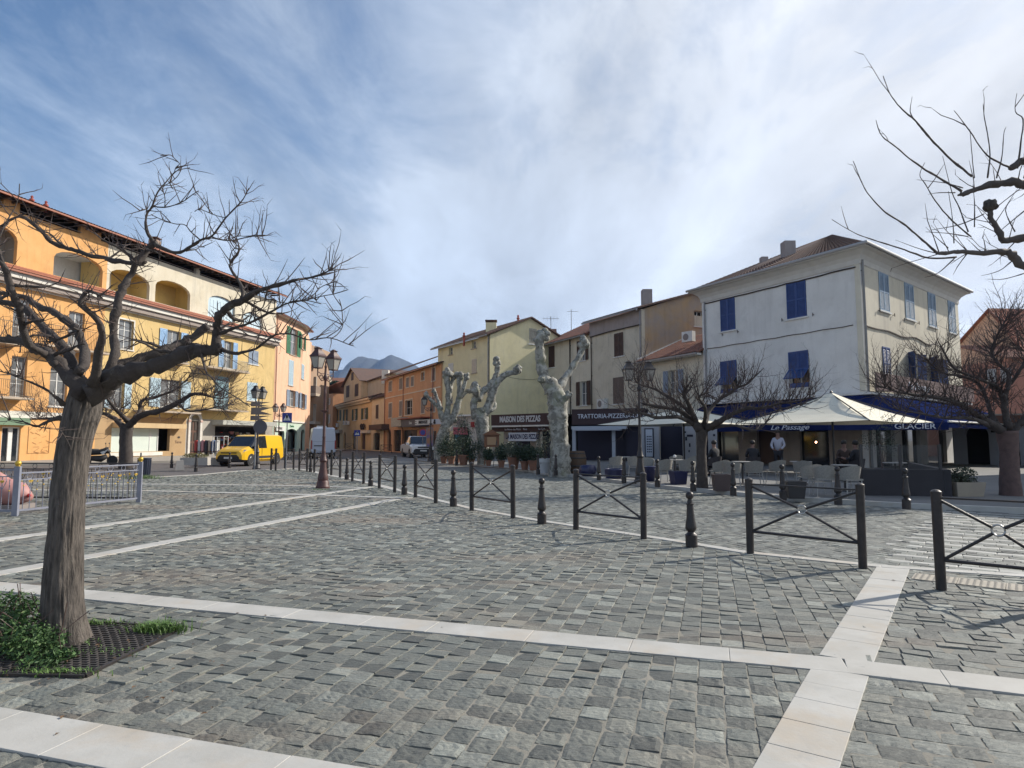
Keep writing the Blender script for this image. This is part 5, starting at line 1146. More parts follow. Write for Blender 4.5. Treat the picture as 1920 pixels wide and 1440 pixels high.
pcn = G(1266, 901, .1); cd = thing('candle_lantern', 'small white candle globe on the round cafe table', 'lantern', (pcn.x, pcn.y, .84)); MB().ball((pcn.x, pcn.y, .95), .06, 8, 6).build('globe', WHT, cd); MB().lathe([(.04, 0), (.05, .05)], 8, TR(pcn.x, pcn.y, .84)).build('holder', POLE, cd)
DBL = mat('dark blue glazed pot', (.014, .018, .075), .35, (.010, .013, .05), 3); BRP = mat('brown pot', (.07, .05, .05), .5); TERR = mat('terracotta', (.25, .12, .075), .85, (.19, .10, .07), 5, bump=.1); WPOT = mat('white plastic pot', (.50, .51, .53), .5); SOIL = mat('soil', (.04, .03, .02), .95)
LEAFD = mat('dark shrub leaves', (.028, .055, .026), .6, (.018, .035, .018), 6); LEAFO = mat('olive leaves', (.07, .09, .055), .6, (.045, .06, .04), 6); LEAFG = mat('fresh green leaves', (.05, .115, .025), .7, (.028, .065, .018), 14, spots=[((.13, .16, .05), 22, .58, .68, .7), ((.02, .04, .015), 8, .55, .68, .7)]); GRS = mat('grass blades', (.10, .19, .035), .6, (.07, .13, .03), 8)
def potted(name, label, pos, prof, pm, foliage=None, lm=None, group=None, square=False, seed=0, lsz=.09, cat='plant pot', stem=None):
    r = thing(name, label, cat, pos, group); R = random.Random(seed); x, y, z = pos; top = prof[-1]
    if square:
        m = MB(); w0, w1, h = prof; m.add([(-w0/2, -w0/2, 0), (w0/2, -w0/2, 0), (w0/2, w0/2, 0), (-w0/2, w0/2, 0), (-w1/2, -w1/2, h), (w1/2, -w1/2, h), (w1/2, w1/2, h), (-w1/2, w1/2, h), (-w1/2*.86, -w1/2*.86, h), (w1/2*.86, -w1/2*.86, h), (w1/2*.86, w1/2*.86, h), (-w1/2*.86, w1/2*.86, h), (-w1/2*.8, -w1/2*.8, h-.06), (w1/2*.8, -w1/2*.8, h-.06), (w1/2*.8, w1/2*.8, h-.06), (-w1/2*.8, w1/2*.8, h-.06)],
              [(3, 2, 1, 0)]+[(a+o, (a+1) % 4+o, (a+1) % 4+4+o, a+4+o) for o in (0, 4, 8) for a in range(4)]+[(12, 13, 14, 15)], TR(x, y, z) @ rotz(R.uniform(-.2, .2))); m.build('pot', pm, r); th = h
    else:
        m = MB().lathe(prof+[(prof[-1][0]*.86, prof[-1][1]), (prof[-1][0]*.8, prof[-1][1]-.05)], 18, TR(x, y, z)); m.build('pot', pm, r, smooth=.7); th = prof[-1][1]
    if foliage:
        fc, fr, n = foliage; m = MB(); leafcloud(m, (x+fc[0], y+fc[1], z+fc[2]), fr, n, lsz, R)
        for _ in range(3):
            q = Vector((R.gauss(0, .5)*fr[0], R.gauss(0, .5)*fr[1], R.gauss(0, .5)*fr[2])); leafcloud(m, (x+fc[0]+q.x, y+fc[1]+q.y, z+fc[2]+q.z), tuple(v*.6 for v in fr), n//4, lsz, R)
        m.build('foliage', lm, r); s = MB()
        for k in range(4): s.tube([(x+R.uniform(-.03, .03), y, z+th-.08), (x+fc[0]+R.uniform(-.2, .2)*fr[0], y+fc[1], z+fc[2]*.7), (x+fc[0]+R.uniform(-.6, .6)*fr[0], y+fc[1]+R.uniform(-.5, .5)*fr[1], z+fc[2]+fr[2]*.3)], [.02, .014, .006], 5)
        s.build('stem', BRN, r)
    return r
rp = [(.16, 0), (.2, .25), (.235, .40), (.255, .41), (.255, .47)]
g_ = 'potted shrubs outside the pizzerias'
potted('blue_pot', 'dark blue oval pot beside the wine barrel', G(1102, 893, .1), [(.2, 0), (.33, .12), (.36, .25), (.3, .4), (.26, .44)], DBL)
potted('blue_pot', 'dark blue tub in front of the leftmost cream chair', G(1153, 897, .1), [(.34, 0), (.38, .15), (.38, .34), (.36, .36)], DBL)
potted('blue_pot', 'tall narrow dark blue pot right of the twin lamp post', G(1219, 902, .1), [(.14, 0), (.2, .2), (.23, .5), (.2, .52)], DBL)
potted('square_planter', 'dark blue square planter below the candle table', G(1272, 908, .1), (.38, .46, .42), DBL, square=True, seed=2)
potted('square_planter', 'brown square planter right of the small tree trunk', G(1353, 920, .1), (.40, .48, .46), BRP, square=True, seed=3)
potted('square_planter', 'black square planter below the lettered valance script', G(1490, 934, .1), (.36, .46, .42), POLE, square=True, seed=4)
potted('cream_planter', 'wide cream planter with a low shrub beside the dark terrace wall', G(1802, 929, .1), (.68, .78, .36), mat('cream planter', (.36, .31, .24), .8, (.31, .27, .22), 3), ((0, 0, .5), (.45, .3, .28), 500), LEAFO, square=True, seed=5, cat='planter')
potted('white_pot', 'big white plastic pot with a thin shrub, left of the thickest plane tree', G(1022, 887, .1), [(.2, 0), (.3, .45), (.34, .46), (.36, .62)], WPOT, ((0, 0, 1.25), (.42, .4, .75), 420), LEAFO, g_, seed=6, lsz=.08)
PT = [(832, 869, 'leftmost terracotta pot, behind the lean plane tree', (.45, .9), .45), (846, 870, 'terracotta pot with a dark round shrub between two plane trees', (.55, .95), .5), (869, 872, 'widest terracotta pot under the dark ball shaped tree', (.62, 1.45), .62), (884, 872, 'small terracotta pot hidden under the dark ball tree edge', (.4, .8), .4),
      (916, 874, 'terracotta pot in front of the wooden menu box', (.3, .5), .35), (940, 877, 'terracotta pot right of the folding easel', (.35, .6), .4), (963, 880, 'large terracotta pot with a shrub just under the white banner', (.5, .62), .62), (984, 881, 'terracotta pot left of the white plastic pot', (.4, .55), .45), (857, 868, 'dark potted shrub between the lean plane tree and the middle one', (.5, 1.0), .4), (1000, 882, 'low box planter with a dark bush beside the white plastic pot', (.45, .45), .5)]
for i, (x, y, lb, (fr, fh), w) in enumerate(PT):
    s = w/.5; potted('terracotta_pot', lb, G(x, y, .1), [(a*s, b*s) for a, b in rp], TERR, ((0, 0, .5*s+fh*.55), (fr*1.15, fr*1.15, fh*.72), 950), LEAFD if i not in (6,) else LEAFO, g_, seed=20+i, lsz=.11)
OLV = potted('potted_olive', 'slender olive tree in a pot behind the glass terrace screen', G(1655, 905, .1), rp, DBL, ((.05, 0, 1.45), (.45, .4, .6), 600), LEAFO, seed=41, lsz=.07)
# terrace screen: dark base, posts, glass
GSH = mat('clear screen glass', (.12, .13, .14), .03); 
_b = GSH.node_tree.nodes['Principled BSDF']; _b.inputs['Alpha'].default_value = .12
tA, tB = G(1618, 929, .1), G(1772, 931, .1); FTs = Fac(xy(tA), xy(tB)); ts = thing('terrace_screen', 'dark low terrace wall with clear glass panes and posts, left of the cream planter', 'screen', tA)
DW = mat('charcoal panel', (.022, .021, .026), .7, (.03, .028, .034), 2)
for k in range(2): MB().box(k*FTs.L/2+.005, (k+1)*FTs.L/2-.005, -.18, 0, .1, .78, FTs.M).build('base_panel', DW, ts)
FTr = Fac(xy(tB+FTs.n*-.0), xy(tB+Vector((2.3, 5.2, 0)))); MB().box(0, FTr.L, 0, .16, .1, .78, FTr.M).build('base_panel', DW, ts)
FTl = Fac(xy(tA+FTs.n*-.0), xy(tA+Vector((1.6, 5.2, 0))))
for k in range(3):
    u = FTs.L*k/2-.03*(k-1); MB().box(u-.03, u+.03, -.13, -.06, .782, 1.42, FTs.M).build('post', POLE, ts)
for k in range(2): MB().box(k*FTs.L/2+.04, (k+1)*FTs.L/2-.04, -.10, -.09, .785, 1.40, FTs.M).build('pane', GSH, ts)
# arcade annex on the right
AX = mat('white annex wall', (.38, .39, .42), .85, (.33, .34, .37), 1); fx0 = XY(1783, 38); fx1 = XY(2120, 33); FA = Fac(fx0, fx1)
ax = thing('arcade_annex', 'low white arcade with a brown fascia right of the corner house, behind the bare tree', 'building', (*fx0, 0))
ops = [(FA.u(1813, 840), FA.u(1855, 840)), (FA.u(1882, 840), FA.u(1912, 840)), (FA.u(1930, 840), FA.u(2000, 840))]
wall(FA, rloop(0, FA.L, 0, 2.75), [arch_loop(a, b, .1, 2.35, min(.6, (b-a)/2)) for a, b in ops], AX, ax)
for a, b in ops: MB().box(a-.2, b+.2, -1.5, -1.4, 0, 2.7, FA.M).build('recess', DARK, ax)
MB().box(FA.u(1870, 800), FA.L, .003, .5, 2.45, 2.9, FA.M).build('fascia', mat('brown fascia', (.16, .08, .055), .8), ax); MB().box(0, FA.L, -3, .25, 2.905, 3.0, FA.M).build('roof_slab', GRYP, ax)
for a, b in ((1850, 1867), (1875, 1896)): u0, u1 = FA.u(a, 700), FA.u(b, 700); MB().box(u0, u1, -.4, -.35, FA.z(1870, 716), FA.z(1870, 690), FA.M).build('white_panel', WHT, ax); MB().rod(FA.w((u0+u1)/2, -.42, 3.0), FA.w((u0+u1)/2, -.42, FA.z(1870, 692)), .03, 5).build('panel_post', POLE, ax)
MB().box(FA.u(1858, 812), FA.u(1866, 812), .003, .03, 1.95, 2.1, FA.M).build('plaque', DARK, ax)
# first pizzeria front
DKB = mat('dark brown fascia', (.05, .022, .02), .7, (.04, .018, .017), 2); NVY = mat('night navy', (.02, .02, .04), .8)
pz = XY(921, 50.5); pz2 = XY(1032, 46.5); FP1 = Fac(pz, pz2); zt1 = FP1.z(925, 778); zb1 = FP1.z(925, 798)
p1 = thing('pizzeria_front', 'dark brown pizzeria front lettered MAISON DES PIZZAS between two plane trees', 'building', (*pz, 0))
MB().box(0, FP1.L, -.3, 0, zb1, zt1, FP1.M).build('fascia', DKB, p1); text('MAISON DES PIZZAS', FT(FP1, FP1.u(974, 786), .012, (zt1+zb1)/2+.02), .62, mat('grey white lettering', (.50, .50, .50), .7), p1, sx=.72, bold=.018)
MB().box(.4, FP1.L*.58, .003, .35, zb1-.13, zb1-.02, FP1.M).box(FP1.L*.60, FP1.L-.1, .003, .35, zb1-.13, zb1-.02, FP1.M).build('awning_bar', STW, p1)
MB().box(.1, FP1.L-.05, .0, .03, zb1-.5, zb1-.135, FP1.M).build('valance', DKB, p1)
for i, (s_, x) in enumerate([('La Maison des Pizzas', 962), ('Pizza', 985), ('Le Grill', 1016)]): text(s_, FT(FP1, FP1.u(x, 803), .035, zb1-.32), .2, LETW, p1, depth=.004)
wallm = plaster('cream shop wall', (.42, .38, .32), (.38, .34, .29)); 
for x0, x1, mt in [(928, 943, wallm), (943, 952, BRN), (952, 978, NVY), (978, 1000, wallm), (1000, 1030, NVY)]:
    u0, u1 = FP1.u(x0, 840), FP1.u(x1, 840); MB().box(u0+.003, u1-.003, -1.2, -1.0, .1, zb1-.15, FP1.M).build('front_bay', mt, p1)
MB().box(0, FP1.L, -4.2, -4.0, 0, zt1, FP1.M).box(0, FP1.L, -4, -.31, zt1-.12, zt1-.02, FP1.M).build('shop_shell', DARK, p1)
for x in (922, 1004, 1012): u0 = FP1.u(x, 840); MB().box(u0, u0+.12, -.2, -.08, .1, zb1-.01, FP1.M).build('column', wallm, p1)
bn = thing('hanging_banner', 'white banner lettered LA MAISON DES PIZZAS hung under the brown fascia', 'banner', FP1.w(2, .1, 2)); r_ = FP1.rect(952.5, 811, 1005, 827, .1)
MB().box(r_[0], r_[1], .05, .07, r_[2], r_[3], FP1.M).build('cloth', mat('banner white', (.50, .52, .56), .8), bn); text('LA MAISON DES PIZZAS', FT(FP1, (r_[0]+r_[1])/2, .08, (r_[2]+r_[3])/2), .5, mat('banner ink', (.03, .03, .07), .8), bn, sx=.62, bold=.015, depth=.003)
# second pizzeria
q1_ = XY(1072, 44.5); q2_ = XY(1207, 42.5); FP2 = Fac(q1_, q2_); zt2 = FP2.z(1100, 767); zb2_ = FP2.z(1100, 796); p2 = thing('trattoria_front', 'dark fascia lettered TRATTORIA-PIZZERIA above a white framed dark shopfront', 'building', (*q1_, 0))
MB().box(0, FP2.L, -.3, 0, zb2_, zt2, FP2.M).build('fascia', mat('dark plum fascia', (.035, .018, .022), .7), p2); text('TRATTORIA-PIZZERIA-GELATERIA', FT(FP2, FP2.u(1083, 782), .012, (zt2+zb2_)/2+.02), .44, LETW, p2, sx=.86, align='LEFT')
FRM = mat('blue white frame', (.34, .38, .44), .6)
MB().box(.05, 3.9, -.05, .25, zb2_-.32, zb2_-.12, FP2.M).box(.05, .3, -.04, .1, .1, zb2_-.325, FP2.M).box(2.85, 3.08, -.04, .1, .1, zb2_-.325, FP2.M).box(.3, 3.6, .2, .75, zb2_-.42, zb2_-.33, FP2.M).build('white_frame', FRM, p2)
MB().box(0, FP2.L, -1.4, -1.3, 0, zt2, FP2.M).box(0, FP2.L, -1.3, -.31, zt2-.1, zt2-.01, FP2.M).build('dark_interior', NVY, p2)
wb = FP2.u(1200, 840); MB().box(3.6, FP2.L, -.9, -.8, .1, zb2_, FP2.M).build('dark_panel', NVY, p2)
# menu wall, dark shutter and pale posters towards the blue awning
FMn = Fac(XY(1203, 36), XY(1345, 34.5)); mn = thing('menu_wall', 'pale wall with a framed picture menu, dark opening and poster column, under the shaded parasol', 'wall', (*XY(1203, 36), 0))
zt3 = 2.75
for x0, x1, mt in [(1203, 1236, AX), (1280, 1304, AX), (1328, 1345, AX)]: u0, u1 = FMn.u(x0, 840), FMn.u(x1, 840); MB().box(u0, u1, -.2, 0, .1, zt3, FMn.M).build('pillar', mt, mn)
MB().box(FMn.u(1236.2, 840), FMn.u(1279.8, 840), -.6, -.5, .1, zt3, FMn.M).box(FMn.u(1304.2, 840), FMn.u(1327.8, 840), -.6, -.5, .1, zt3, FMn.M).build('dark_opening', NVY, mn)
r_ = FMn.rect(1209, 803, 1226, 858); fr = MB().box(r_[0], r_[1], .003, .05, r_[2], r_[3], FMn.M).build('menu_frame', NVY, mn); MB().box(r_[0]+.06, r_[1]-.06, .052, .06, r_[2]+.06, r_[3]-.06, FMn.M).build('menu_sheet', mat('menu sheet', (.42, .47, .55), .6), fr)
m = MB()
for k in range(7):
    for j in range(3): u = r_[0]+.12+j*.1; z = r_[3]-.5-k*.14; m.box(u, u+.07, .061, .064, z, z+.07, FMn.M)
m.build('menu_pictures', NVY, fr, kind='stuff')
m = MB(); R5 = random.Random(5)
for (x, y, w, h) in [(1283, 812, .12, .1), (1288, 819, .4, .12), (1285, 826, .12, .2), (1292, 838, .1, .2), (1291, 848, .08, .12), (1337, 818, .14, .12)]: u, z = FMn.pix(x, y); m.box(u, u+w*.8, .003, .01, z, z+h, FMn.M)
m.build('poster_print', NVY, mn)
# wine barrel
b_ = G(1081, 887, .1); br = thing('wine_barrel', 'dark wooden wine barrel beside the thickest plane tree', 'barrel', b_)
MB().lathe([(.34, 0), (.42, .3), (.44, .5), (.42, .7), (.35, .95), (.33, .94)], 18, TR(*b_)).build('staves', mat('barrel wood', (.10, .06, .035), .7, (.07, .045, .03), 8, stretch=(8, 8, 1)), br, smooth=.7)
for z, r0 in ((.12, .375), (.32, .43), (.66, .43), (.85, .38)): MB().lathe([(r0+.005, z-.03), (r0+.012, z), (r0+.005, z+.03)], 18, TR(*b_)).build('hoop', POLE, br)
# wooden menu box on an easel by the middle plane
b_ = G(922, 872, .1); mb_ = thing('menu_box', 'orange brown wooden box with a pitched lid on legs, against the middle plane tree', 'menu box', b_); WD = mat('orange wood', (.20, .085, .035), .6, (.15, .06, .03), 6)
w_ = .42; zz0, zz1 = P(922, 838, b_.y).z, P(922, 816, b_.y).z; MB().box(b_.x-w_, b_.x+w_, b_.y-.2, b_.y+.2, zz0, zz1).build('box', WD, mb_); MB().box(b_.x-w_*.6, b_.x+w_*.6, b_.y-.23, b_.y-.205, zz0+.12, zz1-.1).build('sheet', mat('box sheet', (.35, .22, .12), .7), mb_)
MB().add([(b_.x-w_-.12, b_.y-.3, zz1), (b_.x+w_+.12, b_.y-.3, zz1), (b_.x+w_+.12, b_.y+.3, zz1), (b_.x-w_-.12, b_.y+.3, zz1), (b_.x, b_.y-.3, zz1+.32), (b_.x, b_.y+.3, zz1+.32)], [(0, 1, 4), (2, 3, 5), (1, 2, 5, 4), (3, 0, 4, 5), (3, 2, 1, 0)]).build('lid', WD, mb_)
for x in (-1, 1): MB().rod((b_.x+x*w_*.8, b_.y, zz0), (b_.x+x*w_*1.0, b_.y-.1, .1), .03, 6).build('leg', WD, mb_)
b_ = G(931, 876, .1); ea = thing('easel', 'folding black easel between the terracotta pots', 'easel', b_)
for x in (-.18, .18): MB().rod((b_.x+x, b_.y, .1), (b_.x, b_.y+.1, 1.5), .018, 5).build('leg', POLE, ea)
MB().rod((b_.x-.11, b_.y+.03, .7), (b_.x+.11, b_.y+.03, .7), .015, 5).build('crossbar', POLE, ea)
# white shop under the yellow house
FWh = Fac(XY(829, 56), XY(903, 52.5)); ws = thing('white_shop_front', 'white single storey shop with red signs at the foot of the yellow house', 'building', (*XY(829, 56), 0)); zt4 = FWh.z(860, 779)
r1 = FWh.rect(858, 787, 872, 798); wall(FWh, rloop(0, FWh.L, 0, zt4), [rloop(FWh.u(838, 830), FWh.u(880, 830), .1, 2.3)], mat('white shop wall', (.48, .44, .40), .8), ws); MB().box(FWh.u(838, 830), FWh.u(880, 830), -.9, -.8, .1, 2.3, FWh.M).build('shop_interior', NVY, ws)
MB().box(-.1, FWh.L+.1, .003, .35, zt4-.1, zt4+.05, FWh.M).build('cornice', WHT, ws); MB().box(r1[0], r1[1], .003, .05, r1[2], r1[3], FWh.M).build('shutter', GRY3, ws)
RED = mat('red sign', (.30, .03, .03), .6); 
for x0, x1, y0, y1 in ((848, 855, 784, 792), (884, 889, 791, 801)): r_ = FWh.rect(x0, y0, x1, y1, .1); MB().box(r_[0], r_[1], .02, .2, r_[2], r_[3], FWh.M).build('red_sign', RED, ws)
r_ = FWh.rect(849, 801, 876, 815, .1); MB().box(r_[0], r_[1], .02, .06, r_[2], r_[3], FWh.M).build('pink_poster', mat('pink poster', (.42, .10, .14), .7), ws); r_ = FWh.rect(853, 815, 864, 828, .1); MB().box(r_[0], r_[1], .02, .06, r_[2], r_[3], FWh.M).build('teal_poster', mat('teal poster', (.03, .18, .26), .7), ws)
# advert panel beside the pickup
pd = P(806, 812, 50); b_ = Vector((pd.x, 50, .1)); ad_ = thing('poster_panel', 'tall poster panel with blue and orange print beside the white pickup', 'poster panel', b_)
PM = mat('poster print', (.10, .09, .28), .5, (.32, .14, .06), 1.6, mixr=(.42, .55), spots=[((.12, .30, .10), 1.2, .55, .65, .8)])
z0_, z1_ = P(806, 838, 50).z, P(806, 802, 50).z; MB().box(b_.x-.28, b_.x+.28, 49.95, 50.05, max(.3, z0_), z1_).build('frame', GRY3, ad_); MB().box(b_.x-.23, b_.x+.23, 49.93, 49.948, max(.35, z0_+.05), z1_-.05).build('poster', PM, ad_)
# ================================================================ TREES
from mathutils import noise as mnoise
BARK = mat('furrowed bark', (.16, .138, .12), .95, (.055, .047, .042), 5, stretch=(7, 7, 1.1), bump=1.0, bs=14, spots=[((.20, .17, .145), 16, .58, .72, .35), ((.16, .18, .13), 3, .62, .75, .5)])
BARKD = mat('dark branch bark', (.045, .036, .033), .9, (.075, .062, .055), 6, bump=.8, bs=30, spots=[((.17, .17, .14), 9, .62, .72, .5)])
TWIG = mat('twig bark', (.085, .06, .055), .85, (.06, .045, .04), 10)
PLN = mat('plane tree bark', (.33, .325, .29), .85, (.175, .17, .15), 4.2, mixr=(.44, .56), bump=.5, bs=8, spots=[((.46, .44, .38), 2.6, .57, .62, .6), ((.09, .085, .065), 5, .57, .62, .85), ((.20, .21, .13), 1.6, .55, .62, .5)])
def smooth_path(pts, rad, sub=5):
    P_ = [Vector(p) for p in pts]; out = []; ro = []
    for i in range(len(P_)-1):
        p0 = P_[max(i-1, 0)]; p1 = P_[i]; p2 = P_[i+1]; p3 = P_[min(i+2, len(P_)-1)]
        for k in range(sub):
            t = k/sub; t2 = t*t; t3 = t2*t
            out.append(.5*((2*p1)+(p2-p0)*t+(2*p0-5*p1+4*p2-p3)*t2+(3*p1-p0-3*p2+p3)*t3)); ro.append(rad[i]*(1-t)+rad[i+1]*t)
    out.append(P_[-1]); ro.append(rad[-1]); return out, ro
def twig(mb, p, d, L, r, R, lvl=0, up=.15, knots=True):
    n = max(3, int(L/.07)) if lvl == 0 else max(2, int(L/.07)); pts = [p]; rad = [r]; kids = []
    d = d.normalized(); q = p.copy(); wob = .22
    for i in range(n):
        d = (d+Vector((R.gauss(0, wob), R.gauss(0, wob), R.gauss(0, wob)))*.5+Vector((0, 0, up*.35))).normalized()
        q = q+d*(L/n); pts.append(q.copy()); rr_ = r*(1-.78*(i+1)/n); rad.append(rr_*(1.35 if knots and i % 2 else .95))
        if i > 0 and R.random() < (.55 if lvl == 0 else .35) and lvl < 2:
            ax = d.orthogonal().normalized(); ax = Quaternion(d, R.uniform(0, 6.28)) @ ax
            kids.append((q.copy(), (d*.75+ax*.85).normalized(), L*R.uniform(.22, .5)*(1-.5*i/n), max(.0018, rr_*.7)))
    mb.tube(pts, rad, 5 if lvl == 0 else 4, cap=False)
    for k in kids: twig(mb, k[0], k[1], k[2], k[3], R, lvl+1, up, knots)
def bare_tree(name, label, base, trunk, limbs, R, nt=30, tl=(.4, .9), tr=.008, bark=BARK, limbm=BARKD, up=.15, cat='tree', group=None, wob=.07, ntr=24, ridged=False):
    """trunk: (points, radii); limbs: list of (points, radii, twig count)"""
    r = thing(name, label, cat, base, group)
    if ridged:   # deep vertical furrows cut into the trunk itself
        p, q = smooth_path(*trunk, sub=26); m = MB(); nt_ = 110; m.tube(p, q, nt_); nz = mnoise.noise
        for k in range(len(p)*nt_):
            i, j = divmod(k, nt_); v = Vector(m.v[k]); c = p[i]; d = v-c; a = 2*math.pi*j/nt_; h = c.z
            f = 1-abs(nz(Vector((math.cos(a)*5.5, math.sin(a)*5.5, h*2.2)))*2.0); g = nz(Vector((math.cos(a)*15, math.sin(a)*15, h*5))); l = nz(Vector((math.cos(a)*1.1, math.sin(a)*1.1, h*1.2+5))); e = nz(Vector((math.cos(a)*13, math.sin(a)*13, h*14)))
            root = max(0, 1-h/.28)**2*.22*(.5+.5*math.sin(a*5+1)); m.v[k] = tuple(c+d*(1+.075*(f-.5)+.055*g+.06*l+.02*e+root))
        m.build('trunk', bark, r, smooth=True)
    else:
        p, q = smooth_path(*trunk, sub=6); m = MB(); m.tube(p, q, ntr, wob=wob*.6, rnd=R); m.build('trunk', bark, r, smooth=True)
    tw = MB()
    for lm in limbs:
        pts, rad, n = lm[:3]; p, q = smooth_path(pts, rad, sub=4); m = MB()
        q = [x*(1+R.uniform(-.14, .22)) for x in q]
        if ridged: q = [max(x, .0032) for x in q]; p = [v+mnoise.noise_vector(v*4.5)*.024 for v in p]
        p = [v+Vector((R.uniform(-1, 1), R.uniform(-1, 1), R.uniform(-1, 1)))*min(x*.25, .02) for v, x in zip(p, q)]
        m.tube(p, q, 12 if rad[0] > .03 else 7, wob=wob, rnd=R)
        for _ in range(int(len(p)*.35)):
            i = R.randrange(len(p)); x = q[i]; m.ball(p[i]+Vector((R.gauss(0, 1), R.gauss(0, 1), R.gauss(0, 1))).normalized()*x*.75, x*R.uniform(.45, .75), 6, 4)
        m.build('limb', limbm, r, smooth=True)
        for _ in range(n):
            t = R.uniform(.12, 1)**.8; i = min(len(p)-2, int(t*(len(p)-1))); d0 = (p[i+1]-p[i]).normalized(); ax = Quaternion(d0, R.uniform(0, 6.28)) @ d0.orthogonal().normalized()
            if ax.z < -.2 and R.random() < .6: ax.z = -ax.z
            twig(tw, p[i]+ax*q[i]*.6, ax*.9+d0*.5, R.uniform(*tl)*(.6+.6*t), tr*R.uniform(.7, 1.2), R, 0, up)
    tw.build('twigs', TWIG, r, kind='stuff'); return r
R1_ = random.Random(11)
def pts(lst): return [P(x, y, Y) for x, y, Y in lst]
b0 = G(118, 1203); Y0 = b0.y
tk = ([Vector((b0.x, Y0, -.06)), P(118, 1180, Y0), P(118, 1100, Y0+.0), P(123, 1000, Y0), P(130, 900, Y0+.02), P(143, 820, Y0+.03), P(158, 765, Y0+.05), P(165, 728, Y0+.08)], [.185, .150, .132, .120, .116, .118, .126, .118])
L = []
L.append((pts([(165, 745, 4.95), (200, 715, 4.9), (240, 700, 4.85), (290, 686, 4.8), (340, 668, 4.75), (392, 655, 4.7), (412, 650, 4.68)]), [.12, .105, .09, .078, .07, .062, .05], 8))
L.append((pts([(180, 735, 5.0), (215, 690, 5.1), (262, 672, 5.2), (312, 655, 5.3), (352, 636, 5.4), (388, 612, 5.45)]), [.09, .062, .055, .05, .045, .04], 8))
L.append((pts([(408, 655, 4.68), (404, 625, 4.68), (408, 600, 4.66), (425, 580, 4.62), (455, 560, 4.6), (490, 545, 4.5), (520, 535, 4.45), (560, 525, 4.4), (600, 512, 4.3), (625, 500, 4.25)]), [.055, .043, .04, .038, .030, .022, .018, .012, .009, .004], 26))
L.append((pts([(455, 560, 4.6), (448, 530, 4.65), (430, 500, 4.7), (445, 470, 4.7), (440, 445, 4.75)]), [.022, .015, .012, .010, .006], 8))
L.append((pts([(200, 712, 4.9), (214, 665, 4.95), (212, 620, 5.0), (217, 580, 5.0), (226, 548, 5.05), (243, 518, 5.1), (258, 490, 5.1), (276, 466, 5.15), (292, 455, 5.15)]), [.06, .047, .044, .042, .04, .036, .034, .034, .03], 9))
L.append((pts([(288, 458, 5.15), (279, 432, 5.15), (273, 405, 5.2), (284, 385, 5.2), (302, 352, 5.2), (330, 325, 5.25), (357, 316, 5.3)]), [.026, .016, .011, .010, .007, .005, .003], 9))
L.append((pts([(284, 386, 5.2), (310, 388, 5.1), (345, 372, 5.05), (376, 357, 5.0)]), [.009, .007, .005, .003], 5))
L.append((pts([(290, 460, 5.15), (318, 470, 5.1), (345, 468, 5.05), (372, 450, 5.0), (394, 442, 5.0), (425, 410, 4.95), (450, 380, 4.95), (466, 352, 4.9)]), [.028, .020, .017, .013, .011, .008, .006, .003], 14))
L.append((pts([(394, 442, 5.0), (430, 452, 4.95), (465, 445, 4.9), (500, 442, 4.85)]), [.010, .007, .006, .003], 8))
L.append((pts([(272, 490, 5.15), (235, 494, 5.2), (200, 484, 5.3), (160, 475, 5.35), (125, 465, 5.4), (95, 452, 5.4), (70, 425, 5.45), (40, 408, 5.5), (0, 425, 5.5), (-50, 400, 5.6)]), [.03, .028, .027, .026, .026, .025, .023, .016, .014, .008], 24))
L.append((pts([(160, 745, 5.0), (130, 700, 5.05), (95, 668, 5.1), (60, 648, 5.2), (20, 636, 5.3), (-40, 634, 5.4), (-110, 600, 5.5)]), [.10, .07, .056, .045, .04, .032, .02], 14))
L.append((pts([(135, 700, 5.1), (128, 660, 5.3), (100, 632, 5.5), (72, 600, 5.7), (40, 575, 5.8), (0, 565, 5.9), (-60, 540, 6.0)]), [.06, .05, .05, .048, .04, .034, .02], 12))
L.append((pts([(150, 700, 5.0), (158, 660, 5.2), (142, 620, 5.3), (112, 592, 5.4), (80, 578, 5.5), (50, 562, 5.55), (10, 548, 5.6), (-40, 545, 5.6)]), [.055, .045, .042, .04, .036, .03, .024, .015], 14))
L.append((pts([(90, 668, 5.1), (55, 645, 4.9), (40, 610, 4.8), (33, 575, 4.7), (18, 535, 4.65), (5, 500, 4.6), (-30, 455, 4.6)]), [.042, .036, .034, .033, .033, .03, .018], 10))
L.append((pts([(5, 500, 4.6), (0, 460, 4.6), (10, 420, 4.65), (25, 385, 4.7), (38, 345, 4.7)]), [.015, .010, .007, .004, .002], 6))
L.append((pts([(170, 720, 4.8), (190, 640, 4.6), (183, 600, 4.5), (150, 570, 4.4), (165, 545, 4.4), (195, 560, 4.4)]), [.05, .03, .026, .022, .014, .006], 9))
L.append((pts([(412, 650, 4.68), (445, 662, 4.65), (480, 654, 4.6), (510, 632, 4.55), (545, 625, 4.5), (580, 640, 4.45), (620, 636, 4.4), (662, 646, 4.4)]), [.026, .014, .012, .010, .008, .006, .004, .002], 15))
L.append((pts([(412, 622, 4.66), (450, 612, 4.6), (490, 598, 4.55), (540, 570, 4.5), (590, 562, 4.4), (650, 548, 4.35)]), [.022, .014, .011, .008, .005, .002], 14))
L.append((pts([(380, 660, 4.72), (390, 700, 4.4), (420, 735, 4.2), (470, 760, 4.1)]), [.016, .008, .006, .003], 4))
L.append((pts([(120, 760, 4.9), (95, 740, 4.8), (60, 720, 4.75), (20, 700, 4.7), (-20, 690, 4.7)]), [.03, .012, .010, .007, .004], 5))
L.append((pts([(112, 785, 4.9), (90, 790, 4.75), (70, 797, 4.7), (45, 790, 4.65), (10, 788, 4.6)]), [.03, .014, .011, .007, .003], 6))
